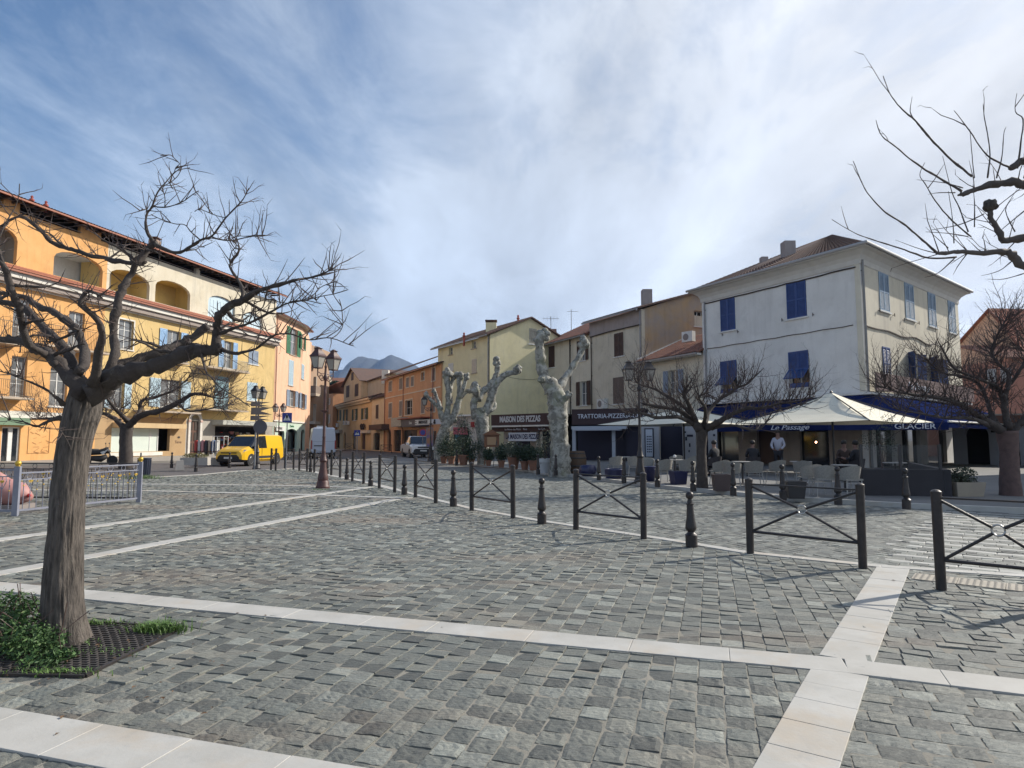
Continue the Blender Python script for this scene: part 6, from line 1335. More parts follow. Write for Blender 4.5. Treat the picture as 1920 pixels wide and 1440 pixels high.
for i, l in enumerate(L): L[i] = (l[0], [x*.71 for x in l[1]], int(l[2]*2.0))
RS = random.Random(91)
for l in list(L):   # crooked side branches off the main limbs
    for _ in range(3 if len(l[0]) > 5 else 1):
        i = RS.randrange(2, len(l[0])-1) if len(l[0]) > 4 else 1; c = Vector(l[0][i]); r_ = min(.017, l[1][i]*.55); d = Vector((RS.gauss(0, 1), RS.gauss(0, .8), RS.gauss(.15, .45))).normalized(); pp_ = [c]; n_ = RS.randrange(3, 6)
        for k in range(n_): d = (d+Vector((RS.gauss(0, .45), RS.gauss(0, .4), RS.gauss(.02, .3)))).normalized(); pp_.append(pp_[-1]+d*RS.uniform(.055, .105))
        L.append((pp_, [r_*(1-.75*k/n_) for k in range(n_+1)], 7))
tree1 = bare_tree('bare_mulberry_tree', 'gnarled leafless pollard with a leaning furrowed trunk rising from ivy in the left foreground', (b0.x, b0.y, 0), tk, L, R1_, tl=(.08, .25), tr=.0042, up=.14, wob=.13, ridged=True)
# second tree, behind
b1 = G(236, 874, .1); Y1 = b1.y; R2_ = random.Random(5)
tk = ([b1-Z*.15, P(236, 850, Y1), P(236, 820, Y1), P(238, 798, Y1)], [.36, .33, .31, .33]); L = []
L.append((pts([(238, 802, Y1), (262, 780, Y1-.5), (300, 770, Y1-1), (335, 755, Y1-1.5), (365, 738, Y1-2), (400, 745, Y1-2), (420, 748, Y1-2)]), [.26, .2, .15, .14, .10, .05, .02], 46))
L.append((pts([(232, 802, Y1), (215, 785, Y1), (190, 775, Y1), (170, 780, Y1), (120, 783, Y1+1), (60, 786, Y1+1)]), [.22, .14, .12, .10, .08, .04], 46))
L.append((pts([(250, 792, Y1), (262, 770, Y1+1), (265, 752, Y1+1), (290, 745, Y1+2), (330, 730, Y1+2), (345, 715, Y1+2)]), [.2, .12, .11, .09, .06, .03], 40))
L.append((pts([(240, 790, Y1), (215, 765, Y1-2), (200, 745, Y1-3)]), [.18, .1, .06], 25)); L.append((pts([(335, 755, Y1-1.5), (350, 770, Y1-2), (385, 768, Y1-2.5), (410, 762, Y1-3)]), [.09, .06, .05, .02], 26))
for i, l in enumerate(L): L[i] = (l[0], [x*.85 for x in l[1]], int(l[2]*.9))
bare_tree('bare_tree', 'second leafless pollard behind the fence, before the papered shop window', b1, tk, L, R2_, tl=(.8, 2.6), tr=.018, bark=BARKD, up=.10)
# small tree before the parasols
b1 = G(1317, 915, .1); Y1 = b1.y; R3_ = random.Random(8)
tk = ([b1-Z*.15, P(1316, 880, Y1), P(1315, 840, Y1), P(1317, 806, Y1)], [.19, .15, .14, .17]); L = []
L.append((pts([(1312, 806, Y1), (1290, 782, Y1), (1268, 768, Y1-.3), (1240, 763, Y1-.6), (1205, 757, Y1-.8)]), [.13, .075, .065, .05, .03], 40))
L.append((pts([(1300, 795, Y1), (1270, 782, Y1-.5), (1230, 783, Y1-.7), (1200, 774, Y1-1), (1170, 778, Y1-1)]), [.07, .05, .045, .03, .015], 30))
L.append((pts([(1310, 800, Y1), (1285, 765, Y1+.3), (1255, 745, Y1+.5), (1225, 728, Y1+.7), (1195, 718, Y1+.8), (1188, 690, Y1+.8)]), [.09, .055, .05, .04, .02, .01], 42))
L.append((pts([(1318, 800, Y1), (1330, 770, Y1+.6), (1345, 752, Y1+.8), (1360, 742, Y1+.8), (1380, 728, Y1+.8), (1400, 720, Y1+.8), (1432, 690, Y1+.8)]), [.1, .06, .05, .045, .04, .03, .01], 52))
L.append((pts([(1325, 803, Y1), (1350, 790, Y1-.6), (1372, 778, Y1-.8), (1400, 766, Y1-1.1), (1430, 765, Y1-1.4), (1462, 757, Y1-1.5), (1500, 752, Y1-1.5), (1530, 742, Y1-1.5)]), [.11, .07, .055, .05, .04, .03, .02, .01], 66))
L.append((pts([(1305, 790, Y1), (1288, 752, Y1-.4), (1282, 738, Y1-.5), (1290, 722, Y1-.6)]), [.08, .05, .05, .03], 30)); L.append((pts([(1335, 804, Y1), (1370, 797, Y1-.9), (1410, 806, Y1-1.2), (1430, 800, Y1-1.3), (1450, 770, Y1-1.4)]), [.05, .035, .03, .022, .012], 14))
L.append((pts([(1322, 795, Y1), (1322, 765, Y1-.6), (1310, 745, Y1-.9), (1330, 735, Y1-1)]), [.07, .04, .03, .02], 26))
for i, l in enumerate(L): L[i] = (l[0], l[1], int(l[2]*1.4))
bare_tree('bare_tree', 'small spreading leafless tree in front of the parasols and blue awning', b1, tk, L, R3_, tl=(.35, 1.25), tr=.011, bark=BARKD, up=.30)
for i, l in enumerate(L): pass
# right tree
b1 = G(1895, 929, .1); Y1 = b1.y; R4_ = random.Random(21)
tk = ([b1-Z*.15, P(1893, 890, Y1), P(1892, 850, Y1), P(1888, 808, Y1)], [.27, .22, .21, .25]); L = []
L.append((pts([(1880, 808, Y1), (1850, 790, Y1-.3), (1820, 770, Y1-.5), (1795, 755, Y1-.7), (1760, 745, Y1-1), (1700, 738, Y1-1.2), (1650, 725, Y1-1.4)]), [.13, .1, .085, .075, .055, .035, .012], 80))
L.append((pts([(1875, 803, Y1), (1858, 775, Y1+.3), (1850, 750, Y1+.5), (1835, 720, Y1+.7), (1800, 705, Y1+.8), (1765, 698, Y1+.9), (1735, 672, Y1+.9)]), [.1, .06, .055, .05, .045, .03, .012], 70))
L.append((pts([(1893, 805, Y1), (1884, 770, Y1), (1880, 745, Y1), (1868, 725, Y1), (1840, 712, Y1-.3), (1790, 690, Y1-.4), (1760, 640, Y1-.4)]), [.12, .1, .09, .06, .045, .03, .012], 70))
L.append((pts([(1884, 745, Y1), (1893, 705, Y1+.2), (1870, 680, Y1+.4), (1860, 655, Y1+.5), (1875, 620, Y1+.5), (1890, 590, Y1+.5)]), [.07, .05, .045, .04, .025, .01], 80))
L.append((pts([(1900, 810, Y1), (1925, 780, Y1), (1960, 750, Y1), (2010, 720, Y1)]), [.12, .08, .06, .02], 50)); L.append((pts([(1893, 720, Y1+.2), (1915, 690, Y1), (1925, 660, Y1), (1920, 620, Y1)]), [.06, .045, .035, .012], 50))
L.append((pts([(1860, 800, Y1), (1820, 785, Y1-1), (1770, 783, Y1-1.3), (1725, 775, Y1-1.6), (1680, 768, Y1-1.8)]), [.08, .05, .035, .022, .01], 40))
for i, l in enumerate(L): L[i] = (l[0], [x*.85 for x in l[1]], int(l[2]*1.6))
bare_tree('bare_tree', 'broad leafless tree with reddish trunk near the right edge, before the white arcade', b1, tk, L, R4_, tl=(.35, 1.2), tr=.011, bark=mat('reddish bark', (.14, .09, .08), .9, (.09, .06, .055), 5, bump=.5), up=.22)
# tree outside the right edge: its shoots reach into the sky
R6_ = random.Random(4); Yb = 3.5; ox, oy, sc = 1540, 120, 380/1244
def Zp(l, Y): return [P(ox+x*sc, oy+y*sc, Y+i*dy) for i, (x, y) in enumerate(l) for dy in (.0,)]
tb = P(2290, 700, Yb+.1); tk = ([Vector((tb.x, tb.y, -.05)), Vector((tb.x, tb.y, 1.0)), Vector((tb.x-.05, tb.y, 1.9))], [.16, .12, .11]); L = []
top = Vector((tb.x-.05, tb.y, 1.9))
L.append(([top-Z*.1]+Zp([(1700, 900), (1450, 760), (1244, 735), (1150, 728), (1060, 738), (960, 768), (880, 795), (850, 800)], Yb), [.08, .04, .03, .023, .02, .018, .015, .012, .01], 8))
L.append(([top-Z*.1]+Zp([(1700, 1050), (1450, 1050), (1244, 1062), (1120, 1082), (1085, 1020), (1040, 940), (1038, 880)], Yb-.1), [.07, .033, .027, .02, .017, .014, .012, .015], 10))
L.append(([top-Z*.1]+Zp([(1750, 1350), (1450, 1300), (1244, 1238), (1170, 1175), (1120, 1150), (1000, 1162), (870, 1150), (760, 1162), (700, 1158)], Yb-.2), [.07, .033, .027, .02, .019, .016, .014, .012, .010, .008], 16))
L.append((Zp([(1160, 640), (1244, 600), (1400, 620), (1600, 800)], Yb), [.014, .019, .024, .028], 4))
for l, r0 in [([(925, 690), (800, 590), (690, 480), (620, 400), (570, 340), (520, 300), (470, 250), (420, 180), (380, 75)], .010), ([(570, 340), (545, 290), (558, 200)], .005), ([(860, 780), (760, 720), (640, 650), (540, 580), (460, 510), (370, 440), (335, 345)], .0095),
              ([(710, 1162), (620, 1080), (540, 1010), (470, 960), (380, 900), (290, 800), (250, 730), (195, 595)], .009), ([(830, 1185), (660, 1190), (510, 1140), (400, 1105), (290, 1070), (200, 1035), (65, 955)], .008), ([(1165, 640), (1060, 590), (990, 530), (910, 410), (815, 285)], .0085),
              ([(1020, 700), (1035, 560), (1020, 430), (1000, 320), (993, 245)], .0065), ([(1075, 700), (1110, 560), (1120, 430), (1135, 385)], .0055), ([(1205, 640), (1225, 480), (1238, 340), (1190, 290), (1200, 180)], .007), ([(940, 700), (925, 560), (912, 400)], .005),
              ([(820, 790), (720, 790), (655, 800)], .005), ([(870, 760), (760, 730), (585, 710)], .005), ([(920, 1060), (800, 960), (700, 840), (640, 740), (605, 680), (635, 605)], .0065), ([(900, 1030), (850, 890), (800, 780), (745, 565)], .006), ([(815, 1100), (805, 950), (780, 780)], .005),
              ([(1000, 920), (850, 985), (665, 1020)], .0055), ([(900, 1060), (780, 1040), (640, 1030)], .005), ([(760, 1170), (620, 1140), (455, 1080)], .0045), ([(820, 1190), (720, 1280), (635, 1310)], .005), ([(1170, 1210), (1090, 1270), (980, 1300)], .005), ([(1244, 1285), (1120, 1320), (1020, 1320)], .0045), ([(780, 1130), (700, 1060), (640, 1000)], .004), ([(940, 1000), (940, 850), (930, 740)], .005), ([(1250, 900), (1150, 980), (1060, 1060)], .006), ([(1190, 1030), (1130, 900), (1180, 820)], .005), ([(1244, 700), (1300, 500), (1290, 250)], .007), ([(1350, 800), (1400, 550), (1380, 300)], .008)]:
    n = len(l); L.append((Zp(l, Yb-.05), [r0*.68*(1-.72*i/(n-1)) for i in range(n)], 1 if n > 4 else 0))
tr_ = bare_tree('bare_branch_tree', 'leafless tree outside the right edge whose knobbly shoots reach across the sky', (tb.x, tb.y, 0), tk, L, R6_, tl=(.08, .26), tr=.0030, bark=BARKD, limbm=mat('shoot bark', (.10, .085, .08), .8, (.06, .05, .045), 8, bump=.3), up=.25)
# buds along the long shoots are part of the twigs already; one burr hangs on the middle limb
p = P(ox+1038*sc, oy+868*sc, Yb-.1); bm_ = MB().ball(p, .036, 16, 12, None, (1, 1, .9)); bm_.v = [tuple(Vector(v)+mnoise.noise_vector(Vector(v)*55)*.012) for v in bm_.v]; bm_.build('burr', BARK, tr_, smooth=True)
# ---- pollarded plane trees
def plane_tree(label, base, trunk, limbs, R):
    r = thing('plane_tree', label, 'tree', base, 'pollarded plane trees before the pizzerias'); p, q = smooth_path(*trunk, sub=6); q = [x*.82*(1+R.uniform(-.05, .06)) for x in q]
    m = MB().tube(p, q, 20, wob=.05, rnd=R)
    for _ in range(16):
        i = R.randrange(6, len(p)); x = q[i]; a = R.uniform(0, 6.28); m.ball(p[i]+Vector((math.cos(a)*x*.85, math.sin(a)*x*.85, R.uniform(-.1, .1))), x*R.uniform(.18, .28), 8, 6)
    for k, v in enumerate(m.v): v = Vector(v); c = Vector((b_.x, b_.y, v.z)); d = v-c; d.normalize(); m.v[k] = tuple(v+d*(mnoise.noise(v*2.2)*.06+mnoise.noise(v*6)*.035))
    m.build('trunk', PLN, r, smooth=True)
    for l, rd in limbs:
        p, q = smooth_path(l, rd, sub=5); q = [x*.80*(1+R.uniform(-.10, .12)) for x in q]; m = MB().tube(p, q, 14, wob=.07, rnd=R); e = p[-1]
        for k in range(10): v = Vector((R.gauss(0, 1), R.gauss(0, 1), R.gauss(0, .8))).normalized(); m.ball(e+v*rd[-1]*.8-(p[-1]-p[-2])*R.uniform(0, 2), rd[-1]*R.uniform(.5, .85), 8, 6)
        for k in range(3): i = R.randrange(2, len(p)); v = Vector((R.gauss(0, 1), R.gauss(0, 1), R.gauss(0, .6))).normalized(); m.ball(p[i]+v*q[i]*.8, q[i]*R.uniform(.3, .5), 7, 5)
        for k, v in enumerate(m.v): v = Vector(v); m.v[k] = tuple(v+mnoise.noise_vector(v*4)*.05)
        m.build('limb', PLN, r, smooth=True)
    return r
RP = random.Random(31)
b_ = G(1050, 889, .1); Y = b_.y
plane_tree('thickest pale plane tree with two lopped arms in a V, before the red roofed house', b_, ([b_-Z*.2, P(1050, 870, Y), P(1049, 820, Y), P(1046, 780, Y), P(1045, 750, Y), P(1036, 725, Y), P(1028, 712, Y)], [.66, .53, .47, .50, .52, .36, .30]),
  [(pts([(1033, 735, Y), (1020, 705, Y), (1014, 680, Y), (1012, 655, Y-.2), (1012, 635, Y-.3), (1022, 626, Y-.3)]), [.34, .27, .25, .25, .24, .21]), (pts([(1040, 735, Y), (1058, 712, Y+.3), (1072, 690, Y+.5), (1088, 665, Y+.7), (1097, 640, Y+.8)]), [.32, .19, .16, .16, .20]), (pts([(1052, 752, Y), (1062, 745, Y-.4), (1068, 738, Y-.5)]), [.25, .14, .12]), (pts([(1022, 700, Y), (1014, 715, Y-.3)]), [.2, .12])], RP)
b_ = G(905, 871, .1); Y = b_.y
plane_tree('middle plane tree with two twisted lopped arms reaching right, behind the menu box', b_, ([b_-Z*.2, P(905, 850, Y), P(905, 815, Y), P(902, 785, Y), P(900, 765, Y)], [.42, .38, .40, .50, .52]),
  [(pts([(894, 785, Y), (888, 760, Y), (893, 745, Y), (892, 735, Y-.2), (890, 728, Y-.3)]), [.36, .24, .24, .28, .27]), (pts([(896, 750, Y), (905, 735, Y+.2), (920, 722, Y+.3), (930, 705, Y+.3), (933, 688, Y+.3), (931, 677, Y+.3)]), [.26, .24, .23, .2, .2, .22]),
   (pts([(908, 780, Y), (920, 750, Y), (928, 725, Y-.2), (940, 708, Y-.3), (955, 700, Y-.4), (968, 698, Y-.4), (971, 692, Y-.4)]), [.34, .30, .27, .22, .2, .2, .2]), (pts([(918, 770, Y), (927, 762, Y+.2), (921, 742, Y+.3)]), [.2, .18, .14])], RP)
b_ = G(822, 866, .1); Y = b_.y
plane_tree('leftmost plane tree leaning right with a crown of lopped stumps, before the orange house', b_, ([b_-Z*.2, P(820, 850, Y), P(826, 825, Y), P(835, 800, Y), P(842, 785, Y)], [.36, .33, .38, .42, .48]),
  [(pts([(838, 790, Y), (840, 760, Y), (841, 735, Y), (838, 712, Y), (839, 700, Y)]), [.35, .24, .24, .26, .27]), (pts([(848, 790, Y), (858, 760, Y), (862, 735, Y), (861, 715, Y), (862, 703, Y)]), [.32, .26, .22, .2, .24]), (pts([(860, 748, Y), (868, 730, Y-.4), (872, 715, Y-.4), (874, 703, Y-.4)]), [.2, .18, .16, .19]), (pts([(858, 755, Y), (870, 738, Y+.4), (882, 732, Y+.4)]), [.18, .15, .16]),
   (pts([(832, 790, Y), (822, 765, Y-.2), (808, 750, Y-.4), (797, 738, Y-.5)]), [.28, .16, .14, .16]), (pts([(828, 768, Y), (820, 748, Y+.3), (814, 732, Y+.3)]), [.16, .13, .15]), (pts([(842, 735, Y), (848, 716, Y+.3), (852, 705, Y+.3)]), [.2, .17, .18])], RP)
def smalltree(name, label, cx, cy, Y, rx, rz, mt, n, lsz, trunkh, seed, rt=.2, crown='crown'):
    R = random.Random(seed); p = P(cx, cy, Y); r = thing(name, label, 'tree', (p.x, p.y, 0)); m = MB(); sx = rx*Y/FPX; sz = rz*Y/FPX
    for k in range(7):
        o = Vector((R.uniform(-.55, .55)*sx, R.uniform(-.5, .5)*sx, R.uniform(-.5, .5)*sz)); leafcloud(m, p+o, (sx*.55, sx*.55, sz*.5), n//7, lsz, R)
    m.build(crown, mt, r); MB().tube([(p.x, p.y, -.2), (p.x+.1, p.y, p.z*.5), p], [rt, rt*.8, rt*.5], 7).build('trunk', BRN, r); return r
smalltree('round_tree', 'dark ball headed tree in the widest terracotta pot by the white shop', 871, 828, 44, 17, 13, LEAFD, 1600, .22, 2, 61, .07)
smalltree('cedar_tree', 'dark flat topped cedar behind the roofs at the street end', 622, 724, 126, 22, 9, LEAFD, 1500, .8, 5, 62, .4)
smalltree('hill_tree', 'dark tree top below the pink roof edge beyond the street', 610, 738, 124, 10, 10, LEAFD, 900, .8, 5, 65, .4)
pp = P(591, 700, 130); pr = thing('palm_tree', 'far palm with a round dark head above the roofs at the street end', 'tree', (pp.x, pp.y, 0)); m = MB(); RR = random.Random(9)
for k in range(46):
    a = RR.uniform(0, 6.28); e = RR.uniform(-.5, 1.3); d = Vector((math.cos(a)*math.cos(e), math.sin(a)*math.cos(e), math.sin(e))); q1 = pp+d*.9; q2 = pp+d*1.6-Z*.35; s = d.cross(Z).normalized()*.22
    m.add([pp, q1-s, q2, q1+s], [(0, 1, 2, 3)])
m.build('fronds', LEAFD, pr); MB().tube([(pp.x, pp.y, -1), (pp.x, pp.y, pp.z)], [.35, .3], 7).build('trunk', BRN, pr)
# ================================================================ LAMPS
MAROON = mat('maroon lamp paint', (.085, .032, .028), .5, (.06, .028, .026), 5, bump=.3, bs=30); LBLK = mat('black lamp paint', (.025, .022, .024), .5, (.035, .03, .03), 6, bump=.2)
LGL = mat('lantern glass', (.36, .34, .30), .25, (.30, .28, .26), 3)
def lantern(parent, c, mt):
    T = TR(*c); m = MB(); b, t, h = .10, .168, .34
    for sx in (-1, 1):
        for sy in (-1, 1): m.bar((sx*b, sy*b, 0), (sx*t, sy*t, h), .02, .02, T)
    m.box(-b-.01, b+.01, -b-.01, b+.01, -.03, 0, T).box(-t-.02, t+.02, -t-.02, t+.02, h, h+.03, T); m.rod((0, 0, -.16), (0, 0, -.03), .02, 6, T).rod((0, 0, 0), (0, 0, .2), .02, 6, T)
    L = m.build('lantern', mt, parent)
    g = MB(); g.add([(-b, -b, .004), (b, -b, .004), (b, b, .004), (-b, b, .004), (-t+.006, -t+.006, h-.003), (t-.006, -t+.006, h-.003), (t-.006, t-.006, h-.003), (-t+.006, t-.006, h-.003)], [(0, 1, 5, 4), (1, 2, 6, 5), (2, 3, 7, 6), (3, 0, 4, 7)], T); g.build('pane', LGL, L)
    k = MB(); pr = [(t+.03, h+.032), (t*.86, h+.10), (t*.55, h+.20), (.08, h+.22), (.075, h+.26), (.11, h+.28), (.05, h+.30), (.03, h+.33)]
    for (r0, z0), (r1, z1) in zip(pr, pr[1:]): k.add([(-r0, -r0, z0), (r0, -r0, z0), (r0, r0, z0), (-r0, r0, z0), (-r1, -r1, z1), (r1, -r1, z1), (r1, r1, z1), (-r1, r1, z1)], [(0, 1, 5, 4), (1, 2, 6, 5), (2, 3, 7, 6), (3, 0, 4, 7), (4, 5, 6, 7)], T)
    k.build('hood', mt, L)
def lamp_post(label, base, rz, mt, H=3.75, arm=.36, two=True, sc=1):
    r = thing('street_lamp', label, 'street lamp', (0, 0, 0), 'ornate lantern posts')
    pr = [(.22, -.05), (.22, .05), (.19, .09), (.185, .20), (.155, .24), (.17, .30), (.15, .40), (.11, .62), (.095, .82), (.115, .84), (.125, .88), (.105, .92), (.085, 1.02), (.06, 1.12), (.07, 1.16), (.055, 1.2), (.048, 1.6), (.055, 1.62), (.045, 1.66), (.042, 2.2), (.05, 2.42), (.14, 2.47), (.15, 2.49), (.045, 2.50), (.042, 3.0), (.052, 3.05), (.038, 3.1), (.036, H-.35), (.07, H-.3), (.075, H-.22), (.04, H-.15), (.035, H+.05)]
    MB().lathe(pr, 14).build('post', mt, r, smooth=.6); a = MB()
    for s in ((-1, 1) if two else (1,)):
        a.tube([(s*.03, 0, H-.32), (s*arm*.5, 0, H-.36), (s*arm, 0, H-.2), (s*arm, 0, H-.06)], .018, 6).tube([(s*.03, 0, H-.12), (s*arm*.5, 0, H-.14), (s*arm, 0, H-.08)], .014, 5)
        for k in range(2): a.tube([(s*arm*.55+.09*s*math.cos(t)*(k*.5+.5), 0, H-.24+.07*math.sin(t)) for t in [x*math.pi/5 for x in range(9)]], .01, 5)
    a.build('bracket', mt, r)
    for s in ((-1, 1) if two else (1,)): lantern(r, (s*arm, 0, H+.05), mt)
    MB().lathe([(.03, H+.05), (.045, H+.12), (.02, H+.2), (.03, H+.24), (.004, H+.34)], 8).build('finial', mt, r)
    r.location = base; r.rotation_euler = (0, 0, rz); r.scale = (sc, sc, sc); return r
lamp_post('tall maroon twin lantern lamp post standing on the plaza, left of the picture centre', G(605, 915), 1.12, MAROON, 3.8, .36)
lamp_post('black twin lantern lamp post beside the yellow van', G(481, 879), 1.35, LBLK, 3.7, .3)
lamp_post('dark twin lantern lamp post in front of the trattoria parasol', G(1201, 904, .1), .12, LBLK, 3.45, .36, True)
lamp_post('far brownish twin lamp behind the blue crossing sign', G(521, 861), -.35, MAROON, 3.7, .38)
lamp_post('far dark lamp post with one lantern between the pickup and the leftmost plane', G(807, 866, .1), math.pi, LBLK, 3.65, .42, False)
# ================================================================ SIGNS
def crossing_sign(label, x, yb, yc, Y, s, rz=0):
    b = P(x, yb, Y); r = thing('crossing_sign', label, 'road sign', (b.x, b.y, 0)); MB().rod((b.x, b.y, -.02), (b.x, b.y, P(x, yc, Y).z+s*.5), .03, 8).build('pole', ZINC, r)
    z = P(x, yc, Y).z; T = TR(b.x, b.y, z) @ rotz(rz); MB().box(-s/2, s/2, -.06, -.035, -s/2, s/2, T).build('panel', mat('sign blue', (.02, .035, .22), .5), r)
    w = s*.38; MB().add([(-w, -.065, -w*.8), (w, -.065, -w*.8), (0, -.065, w*1.0)], [(0, 1, 2)], T).build('triangle', WHT, r); m = MB()
    m.box(-.05*s/.5, .05*s/.5, -.075, -.07, -.02, .10*s/.5, T).ball((0, -.072, .12*s/.5), .03*s/.5, 6, 5, T).bar((0, -.072, 0), (-.06*s/.5, -.072, -.14*s/.5), .03, .004, T).bar((0, -.072, 0), (.06*s/.5, -.072, -.14*s/.5), .03, .004, T); m.build('walking_figure', DARK, r)
    return r
crossing_sign('blue square pedestrian crossing sign on a pale pole, right of the yellow van', 536, 878, 783, 33.5, .50)
crossing_sign('small far blue crossing sign in front of the ochre arches', 669, 862, 812, 55, .52)
b = G(477, 880); sg = thing('direction_sign_boards', 'three grey arrow boards seen from behind above a round sign back', 'road sign', b); MB().rod(b, (b.x, b.y, P(477, 752, b.y).z), .045, 8).build('pole', ZINC, sg)
SBK = mat('sign back', (.19, .15, .13), .6, (.16, .13, .115), 3)
for (y0, y1, x0, x1) in [(754, 762, 471, 508), (764, 777.5, 471, 511), (779.5, 788, 470, 508)]:
    p0, p1 = P(x0, y1, b.y-.1), P(x1, y0, b.y-.1); tipx = P(x1+4, 0, b.y-.1).x; FB_ = MB(); zc = (p0.z+p1.z)/2
    FB_.prism([(p0.x, p0.z), (p1.x, p0.z), (tipx, zc), (p1.x, p1.z), (p0.x, p1.z)], 0, .04, Matrix(((1, 0, 0, 0), (0, 0, 1, b.y-.15), (0, 1, 0, 0), (0, 0, 0, 1)))); FB_.build('arrow_board', SBK, sg)
c = P(488, 800.5, b.y-.1); MB().lathe([(.36, -.015), (.36, .015)], 22, TR(*c) @ Matrix.Rotation(math.pi/2, 4, 'X')).build('round_sign', mat('round sign back', (.09, .085, .10), .6), sg)
c = P(793, 811, 51); ns = thing('no_parking_sign', 'small round red and blue sign beside the tall poster panel', 'road sign', (c.x, c.y, .1)); MB().rod((c.x, c.y, .1), (c.x, c.y, c.z), .03, 6).build('pole', ZINC, ns); MB().lathe([(.3, 0), (.3, .02)], 18, TR(c.x, c.y-.05, c.z) @ Matrix.Rotation(math.pi/2, 4, 'X')).build('disc', mat('sign red', (.35, .03, .05), .5), ns); MB().lathe([(.2, 0), (.2, .01)], 18, TR(c.x, c.y-.075, c.z) @ Matrix.Rotation(math.pi/2, 4, 'X')).build('disc_centre', mat('sign centre blue', (.04, .05, .25), .5), ns)
# ================================================================ VEHICLES
TYRE = mat('tyre rubber', (.018, .018, .019), .85); RIM = mat('wheel rim', (.35, .35, .36), .35, metal=.7); BLKP = mat('black plastic', (.02, .02, .022), .6); CGL = mat('car glass', (.012, .014, .018), .05, spec=1.0); HEAD = mat('headlight', (.45, .47, .50), .15, spec=1)
def sect(hw, zb, zbelt, zr, hwr): return [(0, zb), (hw*.86, zb), (hw, zb+.14), (hw*1.0, (zb+zbelt)/2), (hw*.985, zbelt), ((hw+hwr)/2*1.0, (zbelt+zr-.08)/2), (hwr, zr-.07), (hwr*.86, zr), (0, zr)]
def vehicle(name, label, cat, paint, st, glass, low, wheels, wr, loc, rz, hwmax, extras=None, ndark=2):
    """st: stations (x, hw, zb, zbelt, zr, hwr); glass: set of (i, band); low: station gaps whose lower bands are black"""
    r = thing(name, label, cat, (0, 0, 0)); S = [[(x, y, z) for y, z in sect(*q)] for x, *q in st]; nb = 8
    parts = {'body': MB(), 'window': MB(), 'bumper': MB()}
    def kind(i, j):
        if (i, j) in glass: return 'window'
        if i in low and j < ndark: return 'bumper'
        return 'body'
    for i in range(len(S)-1):
        for j in range(nb):
            a, b, c, d = S[i][j], S[i+1][j], S[i+1][j+1], S[i][j+1]; k = kind(i, j)
            for s in (1, -1): parts[k].add([(p[0], p[1]*s, p[2]) for p in (a, b, c, d)], [(0, 1, 2, 3) if s > 0 else (3, 2, 1, 0)])
    for e in (0, -1):
        pp = S[e]; parts['bumper' if (0 if e == 0 else len(S)-2) in low else 'body'].add([(p[0], p[1], p[2]) for p in pp]+[(p[0], -p[1], p[2]) for p in pp[::-1]], [tuple(range(2*len(pp)))])
    body = None
    for k, m in parts.items():
        if m.v:
            o = m.build(k, {'body': paint, 'window': CGL, 'bumper': BLKP}[k], r, smooth=.65)
    for x in wheels:
        for s in (1, -1):
            T = TR(x, s*(hwmax-.10), wr) @ Matrix.Rotation(-s*math.pi/2, 4, 'X'); w = MB().lathe([(wr*.55, -.1), (wr*.96, -.1), (wr, -.06), (wr, .07), (wr*.95, .11), (wr*.68, .115), (wr*.66, .05)], 20, T).build('wheel', TYRE, r, smooth=.6)
            MB().lathe([(wr*.66, .10), (wr*.6, .115), (wr*.5, .07), (wr*.2, .075), (wr*.15, .10), (.01, .10)], 16, T).build('rim', RIM, w, smooth=.5)
            MB().lathe([(wr*1.17, -.16), (wr*1.17, .102)], 20, T).build('wheel_arch', BLKP, r)
    if extras: extras(r)
    r.location = loc; r.rotation_euler = (0, 0, rz); return r
YP = mat('yellow van paint', (.72, .42, .012), .3, coat=.5); WP = mat('white van paint', (.42, .46, .54), .35, coat=.3); WP2 = mat('white pickup paint', (.56, .55, .54), .3, coat=.4)
def ex_yellow(r):
    for s in (1, -1):
        MB().add([(2.16, s*.55, .84), (2.08, s*.86, .86), (1.9, s*.925, .95), (2.12, s*.60, .97)], [(0, 1, 2, 3)]).add([(2.24, s*.5, .80), (2.14, s*.86, .82), (1.98, s*.935, .93), (2.18, s*.55, .92)], [(0, 1, 2, 3)]).build('headlight', HEAD, r)
        m = MB().box(1.05, 1.2, s*.93-.0, s*1.1 if s > 0 else s*1.1, 1.02, 1.2) if s > 0 else MB().box(1.05, 1.2, -1.1, -.93, 1.02, 1.2); m.build('door_mirror', BLKP, r)
        y = s*.936; MB().box(-1.2, .9, min(y, y-s*.012), max(y, y-s*.012), .42, .56).build('side_moulding', BLKP, r)
        MB().box(.35, .372, min(y, y-s*.01), max(y, y-s*.01), .3, 1.02).box(-.75, -.728, min(y, y-s*.01), max(y, y-s*.01), .3, 1.0).build('door_gap', mat('door gap', (.16, .09, .01), .8), r)
    MB().box(2.27, 2.33, -.5, .5, .74, .80).build('grille', BLKP, r); MB().box(2.355, 2.375, -.26, .26, .43, .54).build('number_plate', WHT, r)
vst = [(2.34, .70, .30, .52, .66, .62), (2.28, .84, .24, .62, .86, .74), (2.08, .91, .22, .80, .98, .78), (1.62, .925, .22, .93, 1.10, .80), (1.42, .925, .22, .98, 1.14, .82), (.72, .925, .22, 1.02, 1.74, .74), (.66, .925, .22, 1.02, 1.77, .745), (.40, .925, .22, 1.02, 1.82, .76), (-.20, .925, .22, 1.02, 1.84, .77), (-.34, .925, .22, 1.02, 1.84, .77), (-1.85, .925, .24, 1.02, 1.83, .78), (-2.12, .90, .28, 1.02, 1.78, .76), (-2.2, .86, .34, 1.0, 1.70, .72)]
gl = {(4, j) for j in (5, 6, 7)} | {(7, 4), (7, 5), (6, 4), (6, 5)} | {(4, 4)}
